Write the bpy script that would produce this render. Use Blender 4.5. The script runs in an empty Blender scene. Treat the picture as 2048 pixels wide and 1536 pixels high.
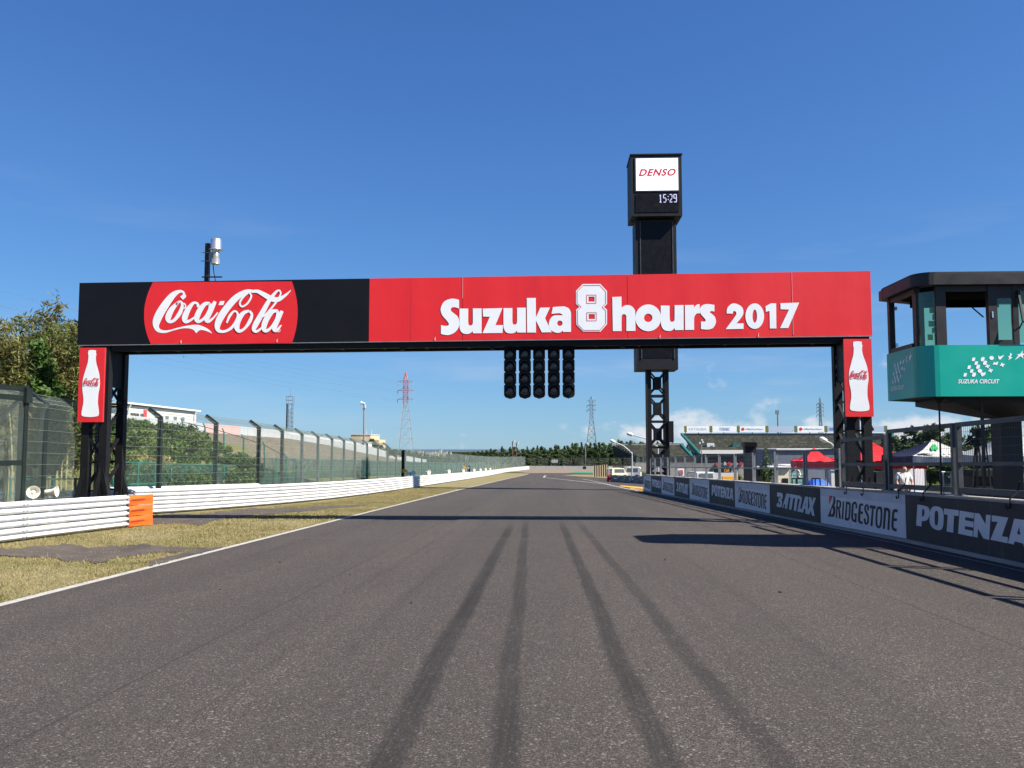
import bpy, bmesh, math, random
import numpy as np
from mathutils import Vector, Matrix
random.seed(7); RNG = np.random.default_rng(11)
R = math.radians
SC = bpy.context.scene
COL = SC.collection

# ------------------------------------------------------------------ camera, sky, sun, exposure
EYE = 1.6; FPX = 1690.0; HOR = 892.0
PITCH = math.atan((HOR - 768) / FPX); YAW = math.atan((1100 - 1024) / FPX)
SLOPE = (931 - HOR) / FPX                       # the straight runs downhill, away from the camera
cd = bpy.data.cameras.new('camera'); cam = bpy.data.objects.new('camera', cd); COL.objects.link(cam)
cam.location = (0, 0, EYE); cam.rotation_euler = (R(90) + PITCH, 0, YAW)
cd.sensor_width = 36; cd.lens = 36 * FPX / 2048; cd.clip_start = 0.1; cd.clip_end = 40000
SC.camera = cam
SUNV = Vector((0.95, -0.33, 1.0)).normalized()   # towards the sun: right, a little behind the camera
SUN_EL = math.asin(SUNV.z); SUN_ROT = math.atan2(SUNV.x, SUNV.y)
sd = bpy.data.lights.new('sun', 'SUN'); sun = bpy.data.objects.new('sun', sd); COL.objects.link(sun)
sd.energy = 5.0; sd.angle = R(0.53); sd.color = (1.0, 0.94, 0.84)
sun.rotation_euler = SUNV.to_track_quat('Z', 'Y').to_euler(); sun.location = (40, -20, 60)
SC.view_settings.view_transform = 'Standard'; SC.view_settings.look = 'None'
SC.view_settings.gamma = 1.0; SC.view_settings.exposure = 1.15
SC.cycles.max_bounces = 8; SC.cycles.transparent_max_bounces = 24

W = bpy.data.worlds.new('World'); SC.world = W; W.use_nodes = True
nt = W.node_tree; nt.nodes.clear()
def N(tree, typ, **kw):
    n = tree.nodes.new(typ)
    for k, v in kw.items(): setattr(n, k, v)
    return n
def make_world():
    out = N(nt, 'ShaderNodeOutputWorld'); bg = N(nt, 'ShaderNodeBackground')
    sky = N(nt, 'ShaderNodeTexSky', sky_type='NISHITA', sun_disc=False)
    sky.sun_elevation = SUN_EL; sky.sun_rotation = SUN_ROT
    sky.altitude = 60; sky.air_density = 1.0; sky.dust_density = 0.0; sky.ozone_density = 1.6
    tc = N(nt, 'ShaderNodeTexCoord'); sep = N(nt, 'ShaderNodeSeparateXYZ')
    nt.links.new(tc.outputs['Generated'], sep.inputs[0])
    def M(op, a, b=None, c=None):
        m = N(nt, 'ShaderNodeMath', operation=op)
        for i, v in enumerate((a, b, c)):
            if v is None: continue
            if isinstance(v, (int, float)): m.inputs[i].default_value = v
            else: nt.links.new(v, m.inputs[i])
        return m.outputs[0]
    def MR(v, a, b, c=0, d=1):
        m = N(nt, 'ShaderNodeMapRange', interpolation_type='SMOOTHSTEP')
        nt.links.new(v, m.inputs[0])
        for i, q in enumerate((a, b, c, d)): m.inputs[1 + i].default_value = q
        return m.outputs[0]
    # cumulus heads low over the horizon
    mp = N(nt, 'ShaderNodeMapping'); mp.inputs['Scale'].default_value = (1, 1, 1.5); mp.inputs['Location'].default_value = (1.7, 0.4, 0.31)
    nt.links.new(tc.outputs['Generated'], mp.inputs[0])
    n1 = N(nt, 'ShaderNodeTexNoise'); n1.inputs['Scale'].default_value = 20; n1.inputs['Detail'].default_value = 8; n1.inputs['Roughness'].default_value = .55
    nt.links.new(mp.outputs[0], n1.inputs[0])
    n2 = N(nt, 'ShaderNodeTexNoise'); n2.inputs['Scale'].default_value = 2.6; n2.inputs['Detail'].default_value = 2
    nt.links.new(mp.outputs[0], n2.inputs[0])
    base = M('ADD', n1.outputs[0], M('MULTIPLY', M('SUBTRACT', n2.outputs[0], .5), .9))
    th = M('ADD', MR(sep.outputs[2], 0.01, .066, .47, .80), MR(sep.outputs[0], -.12, .12, .16, 0.0))   # cloud bank lies over the coast to the right
    cum = MR(M('SUBTRACT', base, th), -.03, .20)
    # thin veils
    mp2 = N(nt, 'ShaderNodeMapping'); mp2.inputs['Scale'].default_value = (1, 1, 7); mp2.inputs['Rotation'].default_value = (0.05, 0.03, 0)
    nt.links.new(tc.outputs['Generated'], mp2.inputs[0])
    n3 = N(nt, 'ShaderNodeTexNoise'); n3.inputs['Scale'].default_value = 2.4; n3.inputs['Detail'].default_value = 7; n3.inputs['Roughness'].default_value = .6
    nt.links.new(mp2.outputs[0], n3.inputs[0])
    veil = M('MULTIPLY', MR(n3.outputs[0], .50, .78), MR(sep.outputs[2], .02, .34, .42, 0.0))
    mx = N(nt, 'ShaderNodeMix', data_type='RGBA'); nt.links.new(veil, mx.inputs[0])
    # even tone response per channel (a clear, deep blue summer sky): x * a / (1 + b x)
    sp = N(nt, 'ShaderNodeSeparateColor'); cb = N(nt, 'ShaderNodeCombineColor'); nt.links.new(sky.outputs[0], sp.inputs[0])
    for i, (a, b) in enumerate(((.32, .045), (.59, .060), (1.16, .108))):
        nt.links.new(M('DIVIDE', M('MULTIPLY', sp.outputs[i], a), M('ADD', M('MULTIPLY', sp.outputs[i], b), 1.0)), cb.inputs[i])
    nt.links.new(cb.outputs[0], mx.inputs[6]); mx.inputs[7].default_value = (3.2, 3.7, 4.6, 1)
    mx2 = N(nt, 'ShaderNodeMix', data_type='RGBA'); nt.links.new(M('MULTIPLY', cum, .80), mx2.inputs[0])
    nt.links.new(mx.outputs[2], mx2.inputs[6]); mx2.inputs[7].default_value = (4.9, 4.9, 5.1, 1)
    nt.links.new(mx2.outputs[2], bg.inputs[0]); bg.inputs[1].default_value = 0.080
    nt.links.new(bg.outputs[0], out.inputs[0])
make_world()

# ------------------------------------------------------------------ measuring helpers (survey of the place from the camera station)
def ray(px, py):
    x = (px - 1024) / FPX; z = (768 - py) / FPX
    y2 = math.cos(PITCH) - z * math.sin(PITCH); z2 = math.sin(PITCH) + z * math.cos(PITCH)
    return Vector((x * math.cos(YAW) - y2 * math.sin(YAW), x * math.sin(YAW) + y2 * math.cos(YAW), z2))
def at(px, py, Y):
    d = ray(px, py); return Vector((0, 0, EYE)) + d * (Y / d.y)
def atx(px, py, X):
    d = ray(px, py); return Vector((0, 0, EYE)) + d * (X / d.x)
def gz(y):
    if y < 120: return -SLOPE * y
    return -SLOPE * 120 - SLOPE * 90 * (1 - math.exp(-(y - 120) / 90))
def gnd(px, py):
    Y = 1.0; d = ray(px, py)
    lo, hi = 1.0, 2500.0
    f = lambda Y: EYE + d.z * Y / d.y - gz(Y)
    for _ in range(60):
        m = (lo + hi) / 2
        if f(m) > 0: lo = m
        else: hi = m
    p = at(px, py, lo); return Vector((p.x, p.y, gz(p.y)))
def wx(y): return 7.5 if y < 18.36 else 7.5 - .0455 * (y - 18.36)      # face of the pit wall
def verge_up(x, y):
    return 0.0
def vz(x, y): return gz(y) + verge_up(x, y)

# ------------------------------------------------------------------ materials
MATS = {}
def new_mat(name):
    m = bpy.data.materials.new(name); m.use_nodes = True
    return m, m.node_tree, m.node_tree.nodes['Principled BSDF']
def lk(t, a, b): t.links.new(a, b)
def noise(t, co, scale, detail=4, rough=.55, dist=0):
    n = N(t, 'ShaderNodeTexNoise'); n.inputs['Scale'].default_value = scale; n.inputs['Detail'].default_value = detail
    n.inputs['Roughness'].default_value = rough; n.inputs['Distortion'].default_value = dist
    if co is not None: lk(t, co, n.inputs[0])
    return n.outputs[0]
def mr(t, v, a, b, c=0, d=1, smooth=False):
    m = N(t, 'ShaderNodeMapRange')
    if smooth: m.interpolation_type = 'SMOOTHSTEP'
    lk(t, v, m.inputs[0])
    for i, q in enumerate((a, b, c, d)): m.inputs[1 + i].default_value = q
    return m.outputs[0]
def mth(t, op, a, b=None, c=None):
    m = N(t, 'ShaderNodeMath', operation=op)
    for i, v in enumerate((a, b, c)):
        if v is None: continue
        if isinstance(v, (int, float)): m.inputs[i].default_value = v
        else: lk(t, v, m.inputs[i])
    return m.outputs[0]
def mixc(t, f, a, b, mode='MIX'):
    m = N(t, 'ShaderNodeMix', data_type='RGBA', blend_type=mode)
    if isinstance(f, (int, float)): m.inputs[0].default_value = f
    else: lk(t, f, m.inputs[0])
    for i, v in ((6, a), (7, b)):
        if isinstance(v, tuple): m.inputs[i].default_value = (*v[:3], 1)
        else: lk(t, v, m.inputs[i])
    return m.outputs[2]
def wcoord(t):
    g = N(t, 'ShaderNodeNewGeometry'); return g.outputs['Position']
def bump(t, b, h, strength=.3, dist=.01):
    n = N(t, 'ShaderNodeBump'); n.inputs['Strength'].default_value = strength; n.inputs['Distance'].default_value = dist
    lk(t, h, n.inputs['Height']); lk(t, n.outputs[0], b.inputs['Normal'])
def paint(name, col, rough=.5, metal=0, var=.12, scale=3, dirt=None, dirt_amt=.35, spec=.4, streak=False, bmp=0, wave=0):
    m, t, b = new_mat(name); co = wcoord(t)
    if streak:
        mp = N(t, 'ShaderNodeMapping'); mp.inputs['Scale'].default_value = (1, 1, .12); lk(t, co, mp.inputs[0]); cs = mp.outputs[0]
    else: cs = co
    n = noise(t, cs, scale, 5, .6)
    lo = tuple(c * (1 - var) for c in col); hi = tuple(min(.95, c * (1 + var)) for c in col)
    c = mixc(t, mr(t, n, .3, .7), lo, hi)
    if dirt:
        n2 = noise(t, cs, scale * 2.3, 6, .7)
        c = mixc(t, mr(t, n2, .52, .75, 0, dirt_amt, True), c, dirt)
    lk(t, c, b.inputs['Base Color']); b.inputs['Metallic'].default_value = metal
    lk(t, mr(t, n, .3, .7, max(.02, rough - .08), min(1, rough + .08)), b.inputs['Roughness'])
    b.inputs['Specular IOR Level'].default_value = spec
    if bmp: bump(t, b, noise(t, co, scale * 14, 4), bmp, .01)
    if wave: bump(t, b, noise(t, co, 1.6, 2), wave, .05)
    MATS[name] = m; return m
black = paint('black_paint', (.007, .007, .009), .6, var=.25, dirt=(.02, .018, .016), dirt_amt=.25, spec=.25)
blackvinyl = paint('black_vinyl', (.0045, .005, .009), .65, var=.1, scale=1.2, spec=.2)
red = paint('red_vinyl', (.75, .020, .026), .5, var=.06, scale=1.1, dirt=(.55, .02, .035), dirt_amt=.45, streak=True, wave=.12)
redsign = paint('red_sign', (.72, .022, .03), .55, var=.05, scale=1.4)
whitevinyl = paint('white_vinyl', (.86, .87, .88), .55, var=.03, scale=2)
redprint = paint('red_print', (.62, .03, .05), .55, var=.05)
seamwhite = paint('seam_white', (.75, .30, .30), .6)
silver = paint('silver_metal', (.72, .72, .72), .32, .85, var=.06)
darkglass = paint('dark_glass', (.02, .022, .03), .12, var=.2, spec=.6)
charcoal = paint('charcoal_panel', (.012, .013, .016), .6, var=.2, scale=1.5, spec=.25)
screenblk = paint('screen_black', (.004, .004, .006), .45, var=.2, spec=.2)
steelgrey = paint('galvanised_steel', (.24, .25, .265), .5, .35, var=.15, scale=6)
darksteel = paint('dark_steel_frame', (.055, .06, .066), .5, .1, var=.2, scale=4)
concrete = paint('concrete', (.30, .285, .26), .9, var=.15, scale=1.5, dirt=(.18, .16, .14), dirt_amt=.5, bmp=.15)
whiterail = paint('white_rail', (.62, .62, .63), .42, var=.04, scale=5, dirt=(.52, .50, .46), dirt_amt=.22, spec=.5)
orangerail = paint('orange_rail', (.72, .115, .014), .45, var=.07, scale=5, dirt=(.5, .1, .03), dirt_amt=.3)
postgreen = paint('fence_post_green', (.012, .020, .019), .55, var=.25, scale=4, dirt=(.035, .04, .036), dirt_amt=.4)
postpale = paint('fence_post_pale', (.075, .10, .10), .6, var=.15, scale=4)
wiremat = paint('fence_wire', (.20, .25, .225), .6, .1, var=.1)
cablemat = paint('fence_cable', (.27, .31, .28), .5, .4, var=.1)
darkgreen = paint('gate_green', (.008, .014, .012), .55, var=.3, dirt=(.03, .04, .03), dirt_amt=.3)
teal = paint('teal_paint', (.014, .125, .100), .5, var=.15, dirt=(.03, .1, .085), dirt_amt=.3)
tealnet = paint('teal_net', (.03, .11, .095), .7, var=.2)
creampl = paint('horn_cream', (.80, .77, .66), .45, var=.05)
navydark = paint('navy_speaker', (.03, .035, .06), .5)
wallwhite = paint('wall_white_paint', (.56, .565, .585), .7, var=.10, scale=1.6, dirt=(.36, .35, .35), dirt_amt=.55, streak=True)
wallwhite2 = paint('wall_white_banner', (.66, .665, .685), .6, var=.08, scale=2, dirt=(.40, .39, .40), dirt_amt=.4, streak=True)
wallblack = paint('wall_brown_black', (.050, .046, .046), .7, var=.2, scale=1.6, dirt=(.13, .11, .095), dirt_amt=.6, streak=True)
wallblack2 = paint('wall_dark_banner', (.030, .028, .030), .65, var=.2, scale=2, dirt=(.10, .09, .085), dirt_amt=.5, streak=True)
walltxt = paint('wall_letter_white', (.62, .63, .65), .65, var=.08, scale=3)
walltxtdark = paint('wall_letter_dark', (.045, .032, .032), .65, var=.15, scale=3)
bldwhite = paint('building_white', (.60, .60, .59), .7, var=.05, dirt=(.36, .35, .33), dirt_amt=.25)
pinkpanel = paint('pink_panel', (.46, .30, .29), .7, var=.08)
winglass = paint('window_glass', (.10, .13, .14), .1, spec=.8)
roofgrey = paint('roof_grey', (.20, .27, .28), .5)
wallpanel = paint('terrace_wall_white', (.36, .38, .385), .7, var=.10, dirt=(.25, .27, .27), dirt_amt=.5, streak=True)
cream = paint('cream_wall', (.50, .39, .25), .75, var=.06)
greentower = paint('green_fascia', (.0, .36, .27), .38, var=.04, scale=1.5, spec=.5)
brownframe = paint('window_frame_brown', (.020, .016, .017), .5, var=.2)
matteblack = paint('matte_black', (.005, .005, .006), .95, var=.2, spec=.05)
hullblack = paint('hull_black', (.018, .018, .020), .6, var=.3, scale=2)
redcloth = paint('red_canvas', (.78, .028, .03), .65, var=.12, scale=2)
navycloth = paint('navy_canvas', (.012, .014, .045), .7, var=.2, scale=2)
whitecloth = paint('white_canvas', (.56, .55, .50), .7, var=.06, scale=2)
greycloth = paint('grey_white_canvas', (.42, .42, .39), .75, var=.12, scale=2)
bluetarp = paint('blue_tarp', (.02, .10, .52), .6, var=.15)
seatmat = None
yellowsgn = paint('orange_box', (.86, .38, .02), .5)
pyred = paint('pylon_red', (.45, .12, .11), .6, .1)
pywhite = paint('pylon_white', (.42, .44, .46), .5, .2)
pygrey = paint('pylon_grey', (.17, .20, .24), .6, .1)
trunkm = paint('bark', (.10, .075, .05), .9, var=.3, scale=6)
bamboom = paint('bamboo_culm', (.42, .38, .17), .6, var=.2, scale=4)
skin = paint('skin', (.55, .34, .24), .6)
hairm = paint('hair_brown', (.06, .022, .016), .6)
shirtm = paint('shirt_white', (.78, .78, .78), .8)
trouserm = paint('trousers_dark', (.03, .03, .04), .8)
rubber = paint('rubber_black', (.012, .012, .012), .8)
gold = paint('gold_spokes', (.55, .40, .12), .35, .7)
creamveh = paint('vehicle_cream', (.75, .68, .48), .4)
linem = paint('line_white', (.37, .355, .325), .8, var=.18, scale=9, dirt=(.10, .09, .085), dirt_amt=.85, bmp=.1)
yline = paint('line_orange', (.55, .30, .05), .75, var=.15, scale=5)
pathm = paint('path_asphalt', (.072, .058, .047), .95, var=.4, scale=1.6, dirt=(.028, .025, .023), dirt_amt=.8, bmp=.3)
sandm = paint('gravel_sand', (.19, .14, .095), .95, var=.1, scale=.6, bmp=.3)
turfgreen = paint('green_tarmac', (.03, .17, .10), .9)
farwhite = paint('far_barrier_white', (.36, .36, .335), .7, var=.1, dirt=(.36, .35, .32), dirt_amt=.6, streak=True)
seam_dark = paint('seam_dark', (.03, .03, .03), .8)
orangetxt = paint('orange_text', (.75, .32, .03), .6)

def glass_mat(name, tint, alpha):
    m, t, b = new_mat(name)
    out = t.nodes['Material Output']; tr = N(t, 'ShaderNodeBsdfTransparent'); tr.inputs[0].default_value = (*tint, 1)
    gl = N(t, 'ShaderNodeBsdfGlossy'); gl.inputs['Roughness'].default_value = .03; gl.inputs[0].default_value = (.8, .9, .9, 1)
    mx = N(t, 'ShaderNodeMixShader'); mx.inputs[0].default_value = alpha
    lk(t, tr.outputs[0], mx.inputs[1]); lk(t, gl.outputs[0], mx.inputs[2]); lk(t, mx.outputs[0], out.inputs[0]); return m
tealglass = glass_mat('teal_glass', (.80, .93, .66), .06)
clearglass = glass_mat('clear_glass', (.75, .88, .9), .12)

def emit_mat(name, col, s):
    m, t, b = new_mat(name); b.inputs['Base Color'].default_value = (.02, .02, .02, 1)
    b.inputs['Emission Color'].default_value = (*col, 1); b.inputs['Emission Strength'].default_value = s; return m
clockm = emit_mat('clock_digits', (.62, .60, .95), .55)
glowboard = emit_mat('sign_white_glow', (.92, .95, 1.0), .42)  # white sign face with a weak white emission of its own
glowboard.node_tree.nodes['Principled BSDF'].inputs['Base Color'].default_value = (.8, .82, .82, 1)

def leaf_mat(name, cols, trans=.25):
    m, t, b = new_mat(name)
    g = N(t, 'ShaderNodeNewGeometry'); cr = N(t, 'ShaderNodeValToRGB')
    oi = N(t, 'ShaderNodeObjectInfo')
    big = noise(t, g.outputs['Position'], .55, 3)
    v = mth(t, 'ADD', mth(t, 'MULTIPLY', g.outputs['Random Per Island'], .55), mth(t, 'MULTIPLY', mr(t, big, .3, .7), .45))
    v = mth(t, 'ADD', v, mth(t, 'MULTIPLY', mth(t, 'SUBTRACT', oi.outputs['Random'], .5), .3))
    lk(t, v, cr.inputs[0])
    el = cr.color_ramp.elements
    while len(el) < len(cols): el.new(.5)
    for i, c in enumerate(cols): el[i].position = i / (len(cols) - 1); el[i].color = (*c, 1)
    lk(t, cr.outputs[0], b.inputs['Base Color']); b.inputs['Roughness'].default_value = .6; b.inputs['Specular IOR Level'].default_value = .25
    out = t.nodes['Material Output']; tl = N(t, 'ShaderNodeBsdfTranslucent'); lk(t, cr.outputs[0], tl.inputs[0])
    mx = N(t, 'ShaderNodeMixShader'); mx.inputs[0].default_value = trans
    lk(t, b.outputs[0], mx.inputs[1]); lk(t, tl.outputs[0], mx.inputs[2]); lk(t, mx.outputs[0], out.inputs[0]); return m
leaf_bamboo = leaf_mat('bamboo_leaves', [(.022, .042, .010), (.058, .085, .020), (.11, .125, .032), (.20, .165, .055)])
leaf_bamboo2 = leaf_mat('bamboo_leaves_dry', [(.045, .058, .015), (.115, .11, .03), (.22, .175, .06)])
leaf_broad = leaf_mat('broad_leaves', [(.018, .045, .010), (.05, .10, .02), (.09, .15, .035)])
leaf_shrub = leaf_mat('shrub_leaves', [(.02, .045, .010), (.06, .11, .022), (.12, .17, .04), (.20, .20, .07)])
leaf_dry = leaf_mat('dry_reeds', [(.13, .12, .04), (.25, .21, .08), (.33, .27, .12)])
leaf_far = leaf_mat('far_leaves', [(.024, .044, .020), (.052, .085, .032), (.095, .130, .048)], .25)
leaf_far2 = leaf_mat('far_leaves_light', [(.04, .07, .018), (.08, .12, .03), (.13, .16, .045)], .15)
grass_blade = leaf_mat('grass_blades', [(.105, .125, .038), (.22, .20, .078), (.33, .275, .13), (.40, .33, .18)], .3)

def asphalt_mat():
    m, t, b = new_mat('track_asphalt'); co = wcoord(t)
    sep = N(t, 'ShaderNodeSeparateXYZ'); lk(t, co, sep.inputs[0]); X, Y = sep.outputs[0], sep.outputs[1]
    vo = N(t, 'ShaderNodeTexVoronoi'); vo.inputs['Scale'].default_value = 155; lk(t, co, vo.inputs[0])
    vs = N(t, 'ShaderNodeSeparateColor'); lk(t, vo.outputs['Color'], vs.inputs[0])
    grain = vs.outputs[0]
    vo2 = N(t, 'ShaderNodeTexVoronoi'); vo2.inputs['Scale'].default_value = 75; lk(t, co, vo2.inputs[0])
    vs2 = N(t, 'ShaderNodeSeparateColor'); lk(t, vo2.outputs['Color'], vs2.inputs[0])
    n0 = noise(t, co, .55, 4); n1 = noise(t, co, 5, 5, .65)
    base = mixc(t, mr(t, n0, .35, .65), (.053, .0435, .0375), (.062, .0515, .0445))
    base = mixc(t, mr(t, n1, .35, .7, 0, .5), base, (.042, .037, .0335))
    g = mixc(t, mr(t, grain, 0, .55), (.014, .0125, .012), base)
    g = mixc(t, mr(t, grain, .72, .98, 0, .72), g, (.18, .158, .138))
    g = mixc(t, mr(t, vs2.outputs[1], .94, .985, 0, .7), g, (.24, .22, .20))
    # rubber streaks of four wheels, driven before the start line
    wig = mth(t, 'MULTIPLY', mth(t, 'SUBTRACT', noise(t, Y, .22, 1), .5), .10)
    edge = mth(t, 'MULTIPLY', mth(t, 'SUBTRACT', noise(t, co, 9, 3), .5), .07)
    tot = None
    for a, s, w, k, y1 in ((-.85, -.0095, .118, .88, 25), (-.156, -.0222, .10, .72, 26), (.695, -.016, .105, .80, 26), (1.347, -.0226, .102, .64, 26)):
        cx = mth(t, 'ADD', mth(t, 'MULTIPLY', Y, s), a)
        d = mth(t, 'ABSOLUTE', mth(t, 'SUBTRACT', mth(t, 'SUBTRACT', X, cx), wig))
        d = mth(t, 'ADD', d, edge)
        k_ = mth(t, 'MULTIPLY', mr(t, d, w * 1.15, w * .45, 0, k, True), mr(t, Y, y1 - 5, y1, 1, 0, True))
        tot = k_ if tot is None else mth(t, 'MAXIMUM', tot, k_)
    ms = N(t, 'ShaderNodeMapping'); ms.inputs['Scale'].default_value = (34, .35, 1); lk(t, co, ms.inputs[0])
    streaks = mr(t, noise(t, ms.outputs[0], 1.0, 3, .6), .36, .62, .68, 1)
    fade = mth(t, 'MULTIPLY', mth(t, 'MULTIPLY', tot, streaks), mr(t, noise(t, co, 1.3, 3), .25, .6, .6, 1))
    mb_ = N(t, 'ShaderNodeMapping'); mb_.inputs['Scale'].default_value = (.75, .012, 1); lk(t, co, mb_.inputs[0])
    band = noise(t, mb_.outputs[0], 1.0, 3, .5)
    g = mixc(t, mr(t, band, .38, .62, 0, .26, True), g, (.034, .030, .028))
    blot = noise(t, co, .22, 5, .65)
    g = mixc(t, mr(t, blot, .56, .72, 0, .22, True), g, (.030, .027, .025))
    g = mixc(t, fade, g, (.016, .015, .0145))
    # faint older streaks and joints along the lane
    mp = N(t, 'ShaderNodeMapping'); mp.inputs['Scale'].default_value = (2.2, .035, 1); lk(t, co, mp.inputs[0])
    st = noise(t, mp.outputs[0], 1.6, 4, .6)
    g = mixc(t, mr(t, st, .55, .78, 0, .34, True), g, (.024, .021, .020))
    for xx, ww in ((4.15, .018), (-3.1, .012)):
        d = mth(t, 'ABSOLUTE', mth(t, 'SUBTRACT', X, xx)); d = mth(t, 'ADD', d, mth(t, 'MULTIPLY', edge, .25))
        g = mixc(t, mr(t, d, ww, ww * .4, 0, .7, True), g, (.02, .018, .017))
    # pale scuff of an old painted grid line
    dd = mth(t, 'ABSOLUTE', mth(t, 'SUBTRACT', Y, 18.7)); dd = mth(t, 'ADD', dd, mth(t, 'MULTIPLY', edge, 1.5))
    g = mixc(t, mr(t, dd, .28, .05, 0, .22, True), g, (.085, .075, .07))
    lk(t, g, b.inputs['Base Color']); b.inputs['Roughness'].default_value = .88; b.inputs['Specular IOR Level'].default_value = .22
    bump(t, b, mth(t, 'ADD', grain, mth(t, 'MULTIPLY', n1, .6)), .45, .006)
    return m
asphalt = asphalt_mat()
def grass_ground(name, cols, sc=1.0):
    m, t, b = new_mat(name); co = wcoord(t)
    n0 = noise(t, co, .7 * sc, 5, .6); n1 = noise(t, co, 9 * sc, 5, .7); n2 = noise(t, co, 60 * sc, 3, .7)
    c = mixc(t, mr(t, n0, .35, .65), cols[0], cols[1]); c = mixc(t, mr(t, n1, .45, .75, 0, .7), c, cols[2]); c = mixc(t, mr(t, n2, .4, .8, 0, .5), c, cols[3])
    lk(t, c, b.inputs['Base Color']); b.inputs['Roughness'].default_value = .95; b.inputs['Specular IOR Level'].default_value = .1
    bump(t, b, n2, .6, .03); return m
vergem = grass_ground('verge_grass', [(.25, .205, .110), (.165, .155, .065), (.28, .225, .13), (.125, .115, .06)])
fieldm = grass_ground('field_grass', [(.10, .11, .03), (.06, .08, .02), (.16, .14, .05), (.04, .05, .015)], .3)
bankm = grass_ground('bank_grass', [(.09, .12, .03), (.14, .13, .05), (.2, .17, .08), (.05, .06, .02)], .6)
def sea_mat():
    m, t, b = new_mat('sea_water'); b.inputs['Base Color'].default_value = (.06, .085, .11, 1); b.inputs['Roughness'].default_value = .6; return m
seam = sea_mat()
def terrace_mat():
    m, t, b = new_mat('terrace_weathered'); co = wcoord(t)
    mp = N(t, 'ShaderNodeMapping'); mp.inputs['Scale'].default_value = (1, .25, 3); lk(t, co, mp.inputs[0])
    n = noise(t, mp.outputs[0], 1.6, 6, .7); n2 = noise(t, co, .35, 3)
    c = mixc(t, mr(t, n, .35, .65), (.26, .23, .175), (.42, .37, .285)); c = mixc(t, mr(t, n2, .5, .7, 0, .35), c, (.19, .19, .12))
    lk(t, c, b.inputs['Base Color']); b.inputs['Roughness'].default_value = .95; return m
terracem = terrace_mat()
def stand_seat_mat():
    m, t, b = new_mat('stand_seats'); co = wcoord(t)
    mp = N(t, 'ShaderNodeMapping'); mp.inputs['Scale'].default_value = (1, 1, .3); lk(t, co, mp.inputs[0])
    vo = N(t, 'ShaderNodeTexVoronoi'); vo.inputs['Scale'].default_value = 1.9; lk(t, mp.outputs[0], vo.inputs[0])
    vs = N(t, 'ShaderNodeSeparateColor'); lk(t, vo.outputs['Color'], vs.inputs[0])
    n = noise(t, co, .25, 4, .7)
    c = mixc(t, mr(t, vs.outputs[0], .3, .9), (.055, .055, .040), (.13, .12, .085)); c = mixc(t, mr(t, n, .40, .60, 0, .75), c, (.040, .052, .044))
    lk(t, c, b.inputs['Base Color']); b.inputs['Roughness'].default_value = .85; return m
seatmat = stand_seat_mat()

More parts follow.
